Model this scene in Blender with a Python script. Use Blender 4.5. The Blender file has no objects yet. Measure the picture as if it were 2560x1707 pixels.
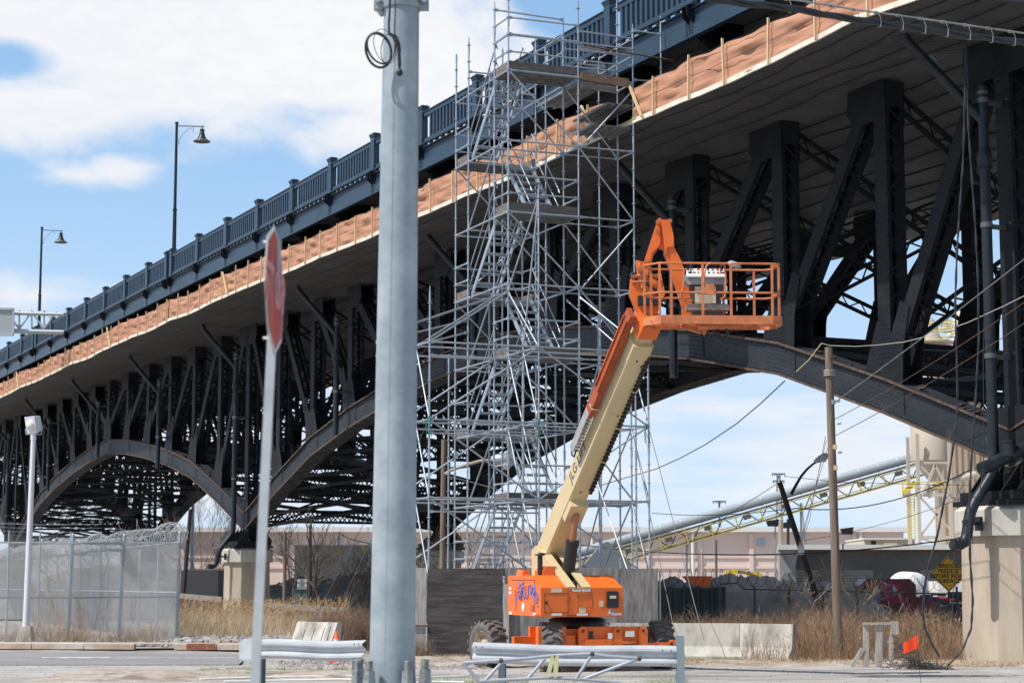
import bpy, math, random
import numpy as np
from mathutils import Vector, Matrix
R = math.radians
random.seed(7)
rnd = random.random
def ru(a, b): return a + (b - a) * rnd()
SC = bpy.context.scene
COL = SC.collection

# ------------------------------------------------------------------ camera
FPX, HOR, HC = 4850.0, 1461.0, 1.8
PITCH = math.atan((HOR - 853.5) / FPX)
cd = bpy.data.cameras.new('camera'); cam = bpy.data.objects.new('camera', cd); COL.objects.link(cam)
cam.location = (0, 0, HC); cam.rotation_euler = (R(90) + PITCH, 0, 0)
cd.sensor_width = 36; cd.lens = 36 * FPX / 2560; cd.clip_start = 0.5; cd.clip_end = 20000
cd.dof.use_dof = True; cd.dof.focus_distance = 50; cd.dof.aperture_fstop = 2.8
SC.camera = cam

# ------------------------------------------------------------------ light
SUN_EL, TRAV = 54.5, Vector((0.895, 0.446, 0)).normalized()       # horizontal travel of the light
sdir = Vector((TRAV.x * math.cos(R(SUN_EL)), TRAV.y * math.cos(R(SUN_EL)), -math.sin(R(SUN_EL))))
sd = bpy.data.lights.new('sun', 'SUN'); sun = bpy.data.objects.new('sun', sd); COL.objects.link(sun)
sd.energy = 4.3; sd.angle = R(0.55); sd.color = (1.0, 0.955, 0.89)
sun.rotation_euler = sdir.to_track_quat('-Z', 'Y').to_euler(); sun.location = (0, 0, 60)

W_ = bpy.data.worlds.new('World'); SC.world = W_; W_.use_nodes = True
SKY_S = 0.085; CLOUD = .80
def world_nodes():
    nt = W_.node_tree; N = nt.nodes; L = nt.links; N.clear()
    out = N.new('ShaderNodeOutputWorld'); bg = N.new('ShaderNodeBackground'); L.new(bg.outputs[0], out.inputs[0])
    sky = N.new('ShaderNodeTexSky'); sky.sky_type = 'NISHITA'; sky.sun_disc = False
    sky.sun_elevation = R(SUN_EL); sky.sun_rotation = math.atan2(-TRAV.x, -TRAV.y)
    sky.altitude = 0; sky.air_density = 1.0; sky.dust_density = 1.6; sky.ozone_density = 1.5
    tc = N.new('ShaderNodeTexCoord'); sp = N.new('ShaderNodeSeparateXYZ'); L.new(tc.outputs['Generated'], sp.inputs[0])
    def M(op, a, b=None, c=None):
        n = N.new('ShaderNodeMath'); n.operation = op
        for i, v in enumerate((a, b, c)):
            if v is None: continue
            if isinstance(v, (int, float)): n.inputs[i].default_value = v
            else: L.new(v, n.inputs[i])
        return n.outputs[0]
    az = M('ARCTAN2', sp.outputs[0], sp.outputs[1]); el = M('ARCSINE', sp.outputs[2])
    cv = N.new('ShaderNodeCombineXYZ'); L.new(M('MULTIPLY', az, 7.0), cv.inputs[0]); L.new(M('MULTIPLY', el, 13.0), cv.inputs[1])
    def noise(scale, detail, rough=.5, dist=0.0):
        n = N.new('ShaderNodeTexNoise'); n.inputs['Scale'].default_value = scale; n.inputs['Detail'].default_value = detail
        n.inputs['Roughness'].default_value = rough; n.inputs['Distortion'].default_value = dist
        L.new(cv.outputs[0], n.inputs['Vector']); return n.outputs['Fac']
    n1 = noise(2.3, 6, .55, .3); n2 = noise(.9, 3); n3 = noise(9, 4, .6)
    def blob(px, py, rx, ry, w=1.0):       # a cumulus bank: centre and size in the sky's azimuth and elevation
        a0, e0 = (px - 1280) / 4888, (HOR - py) / 4888
        dx = M('DIVIDE', M('SUBTRACT', az, a0), rx / 4888); dy = M('DIVIDE', M('SUBTRACT', el, e0), ry / 4888)
        d = M('SQRT', M('ADD', M('MULTIPLY', dx, dx), M('MULTIPLY', dy, dy)))
        return M('MULTIPLY', M('SUBTRACT', 1.0, d), w)
    bl = None
    for b in [(430, 120, 720, 270, 1.35), (950, 130, 520, 290, 1.35), (120, 300, 400, 120, 1.0), (870, 320, 210, 110, .9),
              (150, 60, 400, 200, 1.0), (190, 462, 130, 46, .55), (285, 440, 105, 56, .66), (90, 760, 260, 70, .5), (1250, 60, 300, 130, .6)]:
        v = blob(*b)
        bl = v if bl is None else M('MAXIMUM', bl, v)
    hole = M('ADD', M('MAXIMUM', blob(-20, 185, 170, 60, .62), 0.0), M('MAXIMUM', blob(1460, 10, 210, 120, 1.0), 0.0))
    d = M('ADD', M('MULTIPLY', bl, 1.0), M('MULTIPLY', M('SUBTRACT', n1, .5), 1.35))
    d = M('ADD', d, M('MULTIPLY', M('SUBTRACT', n3, .5), .22))
    d = M('SUBTRACT', d, M('MULTIPLY', hole, 1.5))
    def ramp(x, a, b):
        n = N.new('ShaderNodeMapRange'); n.interpolation_type = 'SMOOTHSTEP'
        L.new(x, n.inputs[0]); n.inputs[1].default_value = a; n.inputs[2].default_value = b; return n.outputs[0]
    big = ramp(d, -0.08, .62)
    # thin streaks low in the sky and a broken field everywhere else
    cv2 = N.new('ShaderNodeCombineXYZ'); L.new(M('MULTIPLY', az, 5.0), cv2.inputs[0]); L.new(M('MULTIPLY', el, 30.0), cv2.inputs[1])
    ns = N.new('ShaderNodeTexNoise'); ns.inputs['Scale'].default_value = 1.6; ns.inputs['Detail'].default_value = 6; ns.inputs['Roughness'].default_value = .55; L.new(cv2.outputs[0], ns.inputs['Vector'])
    low = M('MULTIPLY', ramp(M('ADD', ns.outputs['Fac'], M('MULTIPLY', n2, .35)), .50, .82), ramp(el, .125, .08))
    rest = M('MULTIPLY', ramp(M('ADD', n1, M('MULTIPLY', n2, .3)), .62, .85), ramp(M('ABSOLUTE', az), .4, .7))
    m = M('MAXIMUM', M('MAXIMUM', big, M('MULTIPLY', low, .8)), rest)
    shade = M('MULTIPLY', ramp(n3, .35, .75), .12)
    shade = M('ADD', shade, M('MULTIPLY', ramp(n2, .4, .68), .16))
    cc = N.new('ShaderNodeMix'); cc.data_type = 'RGBA'
    L.new(shade, cc.inputs[0]); cc.inputs[6].default_value = (CLOUD, CLOUD * 1.01, CLOUD * 1.03, 1); cc.inputs[7].default_value = (.46, .52, .68, 1)
    sk = N.new('ShaderNodeMix'); sk.data_type = 'RGBA'; sk.blend_type = 'MULTIPLY'; sk.inputs[0].default_value = 1
    L.new(sky.outputs[0], sk.inputs[6]); sk.inputs[7].default_value = (SKY_S, SKY_S, SKY_S, 1)
    # airlight lifts the blue, more towards the horizon
    hz = N.new('ShaderNodeMix'); hz.data_type = 'RGBA'; L.new(ramp(el, .0, .30), hz.inputs[0]); hz.inputs[6].default_value = (.55, .70, .87, 1); hz.inputs[7].default_value = (.29, .52, .83, 1)
    sk2 = N.new('ShaderNodeMix'); sk2.data_type = 'RGBA'; L.new(ramp(el, .9, .0), sk2.inputs[0])
    L.new(sk.outputs[2], sk2.inputs[6]); L.new(hz.outputs[2], sk2.inputs[7])
    mx = N.new('ShaderNodeMix'); mx.data_type = 'RGBA'; L.new(m, mx.inputs[0])
    L.new(sk2.outputs[2], mx.inputs[6]); L.new(cc.outputs[2], mx.inputs[7])
    L.new(mx.outputs[2], bg.inputs[0]); bg.inputs[1].default_value = 1.0
world_nodes()
SC.view_settings.view_transform = 'Standard'; SC.view_settings.look = 'None'
SC.view_settings.exposure = 0.25; SC.view_settings.gamma = 1
SC.cycles.max_bounces = 5; SC.cycles.transparent_max_bounces = 16

# ------------------------------------------------------------------ frames
_fw = Vector((0, math.cos(PITCH), math.sin(PITCH))); _up = Vector((0, -math.sin(PITCH), math.cos(PITCH)))
def ray(x, y): return _fw * FPX + _up * (853.5 - y) + Vector((1, 0, 0)) * (x - 1280)
def P(x, y, Y):
    d = ray(x, y); return Vector((0, 0, HC)) + d * (Y / d.y)
def G(x, y, z=0.0):
    d = ray(x, y); return Vector((0, 0, HC)) + d * ((z - HC) / d.z)
TH = math.atan(2325 / math.hypot(FPX, HOR - 853.5))
U = Vector((-math.sin(TH), math.cos(TH), 0)); V = Vector((math.cos(TH), math.sin(TH), 0)); Z = Vector((0, 0, 1)); X = Vector((1, 0, 0)); Yv = Vector((0, 1, 0))
R0 = Vector((11.782, 45.931, 0))
def B(u, v, z): return R0 + U * u + V * v + Z * z

# ------------------------------------------------------------------ materials
def mat(name, col, rough=.7, metal=0.0, col2=None, scale=3.0, detail=5, lo=.4, hi=.62, bump=0.0, bscale=None, stretch=(1, 1, 1), col3=None, scale3=.4, lo3=.5, hi3=.65, emit=None, alpha=None, spec=None):
    m = bpy.data.materials.new(name); m.use_nodes = True; nt = m.node_tree; N = nt.nodes; L = nt.links
    b = N['Principled BSDF']; b.inputs['Roughness'].default_value = rough; b.inputs['Metallic'].default_value = metal
    if spec is not None: b.inputs['Specular IOR Level'].default_value = spec
    b.inputs['Base Color'].default_value = (*col, 1)
    tc = N.new('ShaderNodeTexCoord'); mp = N.new('ShaderNodeMapping'); mp.inputs['Scale'].default_value = stretch
    L.new(tc.outputs['Object'], mp.inputs[0])
    def nz(sc, det, a, bb):
        n = N.new('ShaderNodeTexNoise'); n.inputs['Scale'].default_value = sc; n.inputs['Detail'].default_value = det; n.inputs['Roughness'].default_value = .6
        L.new(mp.outputs[0], n.inputs['Vector'])
        r = N.new('ShaderNodeMapRange'); r.inputs[1].default_value = a; r.inputs[2].default_value = bb; L.new(n.outputs['Fac'], r.inputs[0]); return n, r
    src = None
    if col2:
        n, r = nz(scale, detail, lo, hi)
        mx = N.new('ShaderNodeMix'); mx.data_type = 'RGBA'; L.new(r.outputs[0], mx.inputs[0])
        mx.inputs[6].default_value = (*col, 1); mx.inputs[7].default_value = (*col2, 1); src = mx.outputs[2]
    if col3:
        n3, r3 = nz(scale3, 4, lo3, hi3)
        mx3 = N.new('ShaderNodeMix'); mx3.data_type = 'RGBA'; L.new(r3.outputs[0], mx3.inputs[0])
        if src: L.new(src, mx3.inputs[6])
        else: mx3.inputs[6].default_value = (*col, 1)
        mx3.inputs[7].default_value = (*col3, 1); src = mx3.outputs[2]
    if src: L.new(src, b.inputs['Base Color'])
    if bump:
        nb, rb = nz(bscale or scale * 3, 6, 0, 1); bp = N.new('ShaderNodeBump'); bp.inputs['Strength'].default_value = bump; bp.inputs['Distance'].default_value = .03
        L.new(nb.outputs['Fac'], bp.inputs['Height']); L.new(bp.outputs[0], b.inputs['Normal'])
    if emit: b.inputs['Emission Color'].default_value = (*emit, 1); b.inputs['Emission Strength'].default_value = 1
    return m
STEEL = mat('black bridge steel', (.009, .011, .015), .6, 0, (.016, .018, .022), 1.5, 7, bump=.2, bscale=14, spec=.2, col3=(.035, .027, .022), scale3=2.8, lo3=.66, hi3=.76)
CHORD = mat('weathered arch steel', (.020, .0245, .032), .55, 0, (.034, .037, .043), 1.2, 6, .45, .7, bump=.2, bscale=12, spec=.3, col3=(.075, .055, .045), scale3=2.2, lo3=.66, hi3=.74)
RUST = mat('rusty flange edge', (.13, .075, .045), .85, 0, (.055, .045, .042), 5, 6, .42, .6, bump=.3, bscale=20)
BLUE = mat('blue grey fascia paint', (.018, .040, .070), .42, 0, (.023, .049, .083), .8, 5, .35, .7, col3=(.014, .031, .055), scale3=.5, lo3=.5, hi3=.8)
PIPE = mat('dark drain pipe', (.012, .019, .026), .42, 0, (.024, .032, .040), 3, 5, .5, .75, bump=.1, bscale=10, spec=.35)
SOFFIT = mat('corrugated platform steel', (.115, .116, .122), .5, .2, (.085, .086, .090), .6, 5, .4, .65, col3=(.13, .128, .13), scale3=1.3, lo3=.55, hi3=.8)
CREAMW = mat('cream edge board', (.75, .70, .60), .8, 0, (.62, .56, .46), 2, 4)
STAKE = mat('raw lumber', (.62, .44, .24), .8, 0, (.72, .56, .34), 6, 4, stretch=(1, 1, .2))
BLACK = mat('black rubber', (.012, .013, .015), .6, 0)
CABLE = mat('black cable', (.015, .017, .022), .5, 0)
GALV = mat('galvanised tube', (.44, .49, .54), .42, .55, (.34, .40, .46), 2.5, 5, .4, .65)
GALVD = mat('galvanised deck', (.30, .31, .32), .55, .5, (.20, .21, .22), 4, 5)
CONC = mat('light concrete', (.50, .475, .415), .9, 0, (.40, .38, .33), 2.0, 9, .42, .66, bump=.4, bscale=14, stretch=(1, 1, .4), col3=(.26, .24, .21), scale3=1.6, lo3=.56, hi3=.76)
CONCB = mat('tan pier concrete', (.46, .39, .31), .9, 0, (.37, .31, .24), 2.2, 9, .42, .66, bump=.4, bscale=14, stretch=(1, 1, .22), col3=(.27, .23, .185), scale3=1.5, lo3=.54, hi3=.76)
ORANGE = mat('orange lift paint', (.78, .155, .016), .42, 0, (.62, .115, .014), 2.0, 6, .45, .8, bump=.06, bscale=6, col3=(.36, .08, .02), scale3=3.0, lo3=.66, hi3=.76)
ORANGEW = mat('worn orange paint', (.62, .20, .075), .6, 0, (.42, .13, .05), 5, 6, .42, .66, bump=.1, bscale=20, col3=(.60, .42, .34), scale3=9, lo3=.66, hi3=.74)
CREAM = mat('cream boom paint', (.60, .48, .27), .42, 0, (.52, .41, .23), 1.5, 5, .45, .8, col3=(.40, .31, .18), scale3=3.5, lo3=.64, hi3=.74)
TYRE = mat('dusty tyre rubber', (.11, .103, .097), .9, 0, (.17, .155, .14), 6, 5, .4, .7, bump=.2, bscale=30)
WHITE = mat('white paint', (.72, .72, .70), .6)
BLK = mat('black plastic', (.014, .015, .017), .45)
GREYP = mat('grey plastic', (.25, .26, .27), .6, 0, (.36, .36, .36), 6, 5)
WOODG = mat('weathered dark plywood', (.040, .037, .038), .9, 0, (.085, .078, .076), 1.3, 12, .42, .60, bump=.4, bscale=9, stretch=(.8, 1, 7), col3=(.13, .12, .11), scale3=.9, lo3=.58, hi3=.72)
WOODV = mat('weathered grey plywood', (.13, .125, .125), .9, 0, (.26, .25, .245), 3.0, 8, .38, .64, bump=.3, bscale=14, stretch=(5, 5, .6))
WOODL = mat('pale weathered board', (.40, .38, .36), .9, 0, (.24, .23, .22), 4, 7, .42, .64, stretch=(6, 6, .5))
TOE = mat('grey toe board', (.17, .155, .145), .85, 0, (.10, .09, .085), 3, 7, .4, .62, stretch=(1, 1, 6))
POLEW = mat('brown utility pole wood', (.13, .095, .075), .9, 0, (.22, .17, .135), 4, 8, .38, .64, bump=.5, bscale=12, stretch=(3, 3, .18))
POLED = mat('tarred pole wood', (.018, .016, .015), .8, 0, (.035, .03, .028), 4, 5, stretch=(3, 3, .3))
STEELP = mat('painted steel pole', (.28, .335, .37), .42, .1, (.25, .30, .33), 9, 8, .42, .66, col3=(.40, .45, .47), scale3=1.7, lo3=.45, hi3=.7, bump=.05, bscale=40)
def wf(name, col, k=1.0): return mat(name, col, .8)

# ------------------------------------------------------------------ mesh builder
class MB:
    def __init__(s): s.v = []; s.f = []; s.sm = []; s.mi = []; s.m = 0
    def add(s, vs, fs, smooth=False):
        o = len(s.v); s.v.extend([tuple(p) for p in vs])
        for f in fs: s.f.append(tuple(i + o for i in f)); s.sm.append(smooth); s.mi.append(s.m)
    def box(s, c, hx, hy, hz):              # centre and three half-extent vectors
        c = Vector(c); vs = [c + hx * a + hy * b + hz * d for a in (-1, 1) for b in (-1, 1) for d in (-1, 1)]
        s.add(vs, [(0, 1, 3, 2), (4, 6, 7, 5), (0, 4, 5, 1), (2, 3, 7, 6), (0, 2, 6, 4), (1, 5, 7, 3)])
    def abox(s, x0, x1, y0, y1, z0, z1):
        s.box(((x0 + x1) / 2, (y0 + y1) / 2, (z0 + z1) / 2), X * ((x1 - x0) / 2), Yv * ((y1 - y0) / 2), Z * ((z1 - z0) / 2))
    def beam(s, a, b, w, h, up=None):       # rectangular bar from a to b, w sideways, h along up
        a = Vector(a); b = Vector(b); d = b - a; L = d.length
        if L < 1e-6: return
        d /= L; up = Vector(up) if up is not None else (Z if abs(d.z) < .95 else X)
        sx = d.cross(up).normalized(); uy = sx.cross(d).normalized()
        s.box((a + b) / 2, d * (L / 2), sx * (w / 2), uy * (h / 2))
    def tube(s, a, b, r, n=6, r2=None, caps=True, smooth=True):
        a = Vector(a); b = Vector(b); d = b - a
        if d.length < 1e-6: return
        d.normalize(); r2 = r if r2 is None else r2
        x = d.cross(Z if abs(d.z) < .9 else X).normalized(); y = d.cross(x)
        vs = []
        for p, q in ((a, r), (b, r2)):
            for i in range(n):
                t = 2 * math.pi * i / n; vs.append(p + (x * math.cos(t) + y * math.sin(t)) * q)
        s.add(vs, [(i, (i + 1) % n, n + (i + 1) % n, n + i) for i in range(n)], smooth)
        if caps: s.add(vs, [tuple(range(n - 1, -1, -1)), tuple(range(n, 2 * n))])
    def path(s, pts, r, n=5, smooth=True, rs=None):
        pts = [Vector(p) for p in pts]; K = len(pts); vs = []; x = None
        for k, p in enumerate(pts):
            d = (pts[min(k + 1, K - 1)] - pts[max(k - 1, 0)])
            if d.length < 1e-9: d = Vector((0, 0, 1))
            d.normalize()
            if x is None: x = d.cross(Z if abs(d.z) < .9 else X).normalized()
            else:
                x = x - d * x.dot(d)
                x = x.normalized() if x.length > 1e-6 else d.cross(Z if abs(d.z) < .9 else X).normalized()
            y = d.cross(x); rr = rs[k] if rs else r
            for i in range(n):
                t = 2 * math.pi * i / n; vs.append(p + (x * math.cos(t) + y * math.sin(t)) * rr)
        fs = [(k * n + i, k * n + (i + 1) % n, (k + 1) * n + (i + 1) % n, (k + 1) * n + i) for k in range(K - 1) for i in range(n)]
        s.add(vs, fs, smooth); s.add(vs, [tuple(range(n - 1, -1, -1)), tuple(range((K - 1) * n, K * n))])
    def lathe(s, prof, o, n=16, ax=Z, smooth=True, caps=True):       # profile (radius, height)
        o = Vector(o); ax = Vector(ax).normalized(); x = ax.cross(X if abs(ax.x) < .9 else Yv).normalized(); y = ax.cross(x); vs = []
        for r, h in prof:
            for i in range(n):
                t = 2 * math.pi * i / n; vs.append(o + ax * h + (x * math.cos(t) + y * math.sin(t)) * r)
        K = len(prof)
        s.add(vs, [(k * n + i, k * n + (i + 1) % n, (k + 1) * n + (i + 1) % n, (k + 1) * n + i) for k in range(K - 1) for i in range(n)], smooth)
        if caps: s.add(vs, [tuple(range(n - 1, -1, -1)), tuple(range((K - 1) * n, K * n))])
    def prism(s, pts, off):                 # polygon of 3-D points swept by the vector off
        pts = [Vector(p) for p in pts]; off = Vector(off); n = len(pts)
        s.add(pts + [p + off for p in pts], [tuple(range(n - 1, -1, -1)), tuple(range(n, 2 * n))] + [(i, (i + 1) % n, n + (i + 1) % n, n + i) for i in range(n)])
    def loft(s, rings, smooth=False):
        n = len(rings[0]); vs = [p for r in rings for p in r]; K = len(rings)
        s.add(vs, [(k * n + i, k * n + (i + 1) % n, (k + 1) * n + (i + 1) % n, (k + 1) * n + i) for k in range(K - 1) for i in range(n)], smooth)
        s.add(vs, [tuple(range(n - 1, -1, -1)), tuple(range((K - 1) * n, K * n))])
    def rivet(s, p, nrm, r=.022):
        r *= 1.45; nrm = Vector(nrm).normalized(); x = nrm.cross(Z if abs(nrm.z) < .9 else X).normalized(); y = nrm.cross(x)
        vs = [p + (x * math.cos(t) + y * math.sin(t)) * r for t in (0, 1.57, 3.14, 4.71)] + [p + nrm * r * 1.0]
        s.add(vs, [(0, 1, 4), (1, 2, 4), (2, 3, 4), (3, 0, 4)])
    def lace(s, a, b, side, w, pitch, bw=.06, th=.012, dbl=False):   # zigzag of flat bars between two edges w apart
        a = Vector(a); b = Vector(b); d = b - a; L = d.length; n = max(2, int(round(L / pitch))); side = Vector(side).normalized(); nrm = d.normalized().cross(side)
        for k in range(n):
            p = a + d * (k / n); q = a + d * ((k + 1) / n); sg = 1 if k % 2 == 0 else -1
            for g in ((sg, -sg) if dbl else (sg,)):
                s.beam(p - side * (w / 2 * g), q + side * (w / 2 * g), bw, th, nrm)
    def build(s, name, m, parent=None, loc=None):
        me = bpy.data.meshes.new(name)
        o0 = Vector(loc) if loc is not None else (Vector(parent['_o']) if parent is not None and '_o' in parent else Vector((0, 0, 0)))
        if parent is not None and loc is None: base = o0
        else: base = o0
        arr = np.array(s.v, dtype=float).reshape(-1, 3) - np.array(base)
        me.from_pydata(arr.tolist(), [], s.f); me.polygons.foreach_set('use_smooth', s.sm)
        for mm in (m if isinstance(m, (list, tuple)) else [m]): me.materials.append(mm)
        if isinstance(m, (list, tuple)): me.polygons.foreach_set('material_index', s.mi)
        me.update(); o = bpy.data.objects.new(name, me); COL.objects.link(o)
        if parent is not None:
            o.parent = parent; o['_o'] = tuple(base)
        else: o.location = base; o['_o'] = tuple(base)
        return o
def tag(o, label=None, cat=None, group=None, kind=None):
    if label: o['label'] = label
    if cat: o['category'] = cat
    if group: o['group'] = group
    if kind: o['kind'] = kind
    return o
def empty(name, loc, label, cat, group=None):
    o = bpy.data.objects.new(name, None); COL.objects.link(o); o.location = loc; o['_o'] = tuple(loc); o.empty_display_size = .3
    return tag(o, label, cat, group)
_fontc = {}
def text_mb(mb, txt, o, ex, ey, size, depth=.004, align='CENTER', bold=0.0):
    """letters laid in the plane ex, ey at o"""
    c = bpy.data.curves.new('t', 'FONT'); c.body = txt; c.size = 1; c.align_x = align; c.align_y = 'CENTER'; c.extrude = 0; c.offset = bold; c.resolution_u = 3
    ob = bpy.data.objects.new('t', c); COL.objects.link(ob); bpy.context.view_layer.update()
    me = bpy.data.meshes.new_from_object(ob)
    ex = Vector(ex).normalized(); ey = Vector(ey).normalized(); n = ex.cross(ey); o = Vector(o)
    mb.add([o + ex * (v.co.x * size) + ey * (v.co.y * size) + n * depth for v in me.vertices], [tuple(p.vertices) for p in me.polygons])
    bpy.data.objects.remove(ob); bpy.data.curves.remove(c); bpy.data.meshes.remove(me)
#@@
# ================================================================== GROUND
DIRT = mat('pale gravelly dirt', (.29, .26, .225), .95, 0, (.38, .355, .325), 1.1, 8, .40, .62, bump=.6, bscale=9, col3=(.19, .155, .125), scale3=.35, lo3=.52, hi3=.66)
LOT = mat('dusty gravel road', (.30, .285, .27), .95, 0, (.45, .44, .425), 1.6, 10, .42, .60, bump=.8, bscale=16, col3=(.20, .185, .17), scale3=.25, lo3=.5, hi3=.66, stretch=(.5, 1.6, 1))
ASPH = mat('worn grey asphalt', (.215, .215, .22), .9, 0, (.26, .26, .265), .7, 8, .4, .62, bump=.3, bscale=30, col3=(.30, .29, .28), scale3=.22, lo3=.52, hi3=.68, stretch=(.4, 1.4, 1))
def sheet(name, poly, z, m, kind='structure', h=None):
    mb = MB(); mb.add([(x, y, z) for x, y in poly], [tuple(range(len(poly)))]); return tag(mb.build(name, m), kind=kind)
def ground():
    mb = MB(); xs = [-4000, -400, -120] + [(-60 + i * 3) for i in range(41)] + [120, 400, 4000]; ys = [-200, -20, 0] + [i * 2.0 for i in range(6, 50)] + [110, 160, 300, 1000, 6000]
    vs = []
    for y in ys:
        for x in xs:
            h = 0
            if 34 < y < 100 and abs(x) < 60: h = .03 * math.sin(x * .9 + y * .3) + .03 * math.sin(y * 1.3 - x * .37)
            if 44 < y < 100 and -60 < x < 60: h += 0.02
            vs.append((x, y, h - .06))
    nx = len(xs)
    mb.add(vs, [(j * nx + i, j * nx + i + 1, (j + 1) * nx + i + 1, (j + 1) * nx + i) for j in range(len(ys) - 1) for i in range(nx - 1)], True)
    tag(mb.build('ground', DIRT), kind='structure')
    # asphalt road in front of the kerb, left
    a = [G(-900, 1627), G(620, 1630)]
    sheet('road', [(-60, 44), (-6.2, 44.5), (-6.6, 49), (-7.6, 52.6), (-60, 57.5)], .006, ASPH)
    sheet('gravel_road', [(-70, -10), (70, -10), (70, 44.0), (24, 44.6), (8.5, 44.8), (3, 46.5), (-2, 45.5), (-5.5, 44.3), (-70, 43.9)], .002, LOT)
    # kerb stones
    K0, K1 = Vector((-34, 58.6, 0)), Vector((-7.2, 54.6, 0)); d = (K1 - K0).normalized(); n = d.cross(Z)
    kb = MB(); L = (K1 - K0).length; t = 0
    while t < L:
        w = ru(1.1, 1.8); a_, b_ = K0 + d * (t + .012), K0 + d * min(L, t + w - .012)
        if not (((a_ + b_) / 2).x * 4850 / ((a_ + b_) / 2).y + 1280 > 365 and ((a_ + b_) / 2).x * 4850 / ((a_ + b_) / 2).y + 1280 < 435):
            j = ru(-.008, .008); kb.prism([a_ + n * (.0 + j), a_ + n * (.02 + j) + Z * .15, a_ - n * .17 + Z * .16, a_ - n * .17], b_ - a_)
        t += w
    tag(kb.build('kerb', mat('sandy kerb stone', (.60, .47, .36), .9, 0, (.42, .34, .27), 2, 6, col3=(.66, .60, .54), scale3=1.2)), kind='structure')
    s_ = MB(); s_.add([K0 - n * .17 + Z * .155, K1 - n * .17 + Z * .155, K1 - n * 2.2 + Z * .13, K0 - n * 2.2 + Z * .13], [(0, 1, 2, 3)])
    tag(s_.build('pavement', mat('gravel verge', (.44, .42, .38), .95, 0, (.30, .29, .27), 6, 8, bump=.6, bscale=20)), kind='structure')
    # worn road paint
    pm = mat('faded white road paint', (.62, .62, .62), .8, 0, (.3, .3, .3), 2.5, 6, .45, .6)
    q = MB()
    for x0, x1, yy, w in [(105, 275, 1641.5, 2.6), (290, 590, 1643, 1.2), (0, 90, 1648, 1.0)]:
        A, Bq, C_, D_ = G(x0, yy, .012), G(x1, yy, .012), G(x1, yy + w, .012), G(x0, yy + w, .012); q.add([A, Bq, C_, D_], [(3, 2, 1, 0)])
    tag(q.build('road_marking', pm), kind='structure')
    return K0, d, n
KERB = ground()

# ================================================================== BRIDGE
SP, U0, WB = 4.89, -.50, 10.6                 # panel length, first panel point, rib spacing
def uk(k): return U0 + SP * k
KMIN, KMAX = -2, 34
_d = [0, 1, 2.5, 4.89, 7.5, 9.78, 14.67, 19.56, 24.5, 29.4]; _zz = [4.95, 5.28, 5.8, 6.62, 7.4, 8.1, 9.05, 9.75, 10.3, 10.6]
def zc(u):                                     # centre line of the arch chord
    w = (u - U0) % (12 * SP); d = min(w, 12 * SP - w); return float(np.interp(d, _d, _zz))
ZT = 14.9
BR = empty('arch_bridge', R0, 'black riveted steel deck arch bridge with blue grey parapet crossing the whole picture', 'bridge')
CH = .44                                       # half depth of the chord
HB = .275                                       # half width of the members across the bridge
def chord(v, k0, k1, near):
    mb = MB(); ks = list(range(k0, k1 + 1)); pts = [(uk(k), zc(uk(k))) for k in ks]
    e = .0
    for sgn in (-1, 1):                        # two webs
        rings = [[B(u, v + sgn * .25 - .02, z - CH), B(u, v + sgn * .25 + .02, z - CH), B(u, v + sgn * .25 + .02, z + CH), B(u, v + sgn * .25 - .02, z + CH)] for u, z in pts]
        mb.loft(rings)
    for zz, hw in ((CH, .37), (-CH, .36)):     # flange plates
        rings = [[B(u, v - hw, z + zz - .025), B(u, v + hw, z + zz - .025), B(u, v + hw, z + zz + .03), B(u, v - hw, z + zz + .03)] for u, z in pts]
        mb.loft(rings)
        for sgn in (-1, 1):                    # angle legs
            q = zz - math.copysign(.09, zz)
            rings = [[B(u, v + sgn * .285 - .012, z + q - .07), B(u, v + sgn * .285 + .012, z + q - .07), B(u, v + sgn * .285 + .012, z + q + .07), B(u, v + sgn * .285 - .012, z + q + .07)] for u, z in pts]
            mb.loft(rings)
    # edge strips of the flanges, rusted
    mb.m = 1
    for zz in (CH, -CH):
        rings = [[B(u, v - .385, z + zz - .03), B(u, v - .371, z + zz - .03), B(u, v - .371, z + zz + .035), B(u, v - .385, z + zz + .035)] for u, z in pts]
        mb.loft(rings)
    mb.m = 0
    # splice plates at the panel points, rivets on the camera side
    for i, k in enumerate(ks):
        u, z = pts[i]
        if near and -2 < k < 26:
            for (du0, du1) in ((-.75, .75),):
                ring = [B(u + q, v - .272, zc(u + q) + s * .33) for q, s in ((du0, -1), (0, -1), (du1, -1), (du1, 1), (0, 1), (du0, 1))]
                mb.prism(ring, V * -.02)
            if k < 14:
                st = .12
                q = -.7
                while q < .7:
                    for s in (-.26, -.13, 0, .13, .26): mb.rivet(B(u + q, v - .293, zc(u + q) + s), -V, .02)
                    q += .145
    if near:
        u = uk(k0)
        while u < min(uk(k1), 66):
            for zz in (CH - .09, -CH + .09): mb.rivet(B(u, v - .297, zc(u) + zz), -V, .019)
            for zz in (-.2, 0, .2):
                if (int(u * 6) % 3) == 0: mb.rivet(B(u, v - .271, zc(u) + zz), -V, .018)
            u += .16
    # bottom lacing of the box
    for i in range(len(pts) - 1):
        mb.lace(B(pts[i][0], v, pts[i][1] - CH - .04), B(pts[i + 1][0], v, pts[i + 1][1] - CH - .04), V, .6, .55)
    # loose flakes of rust and grit on the top flange
    mb.m = 1
    if near:
        for _ in range(int((pts[-1][0] - pts[0][0]) * 2)):
            u = ru(pts[0][0] + .2, pts[-1][0] - .2)
            mb.box(B(u, v + ru(-.25, .25), zc(u) + CH + .04), U * ru(.05, .4), V * ru(.03, .1), Z * .012 + U * ru(-.01, .01))
    mb.build('arch_chord', [CHORD, RUST], BR)
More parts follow.
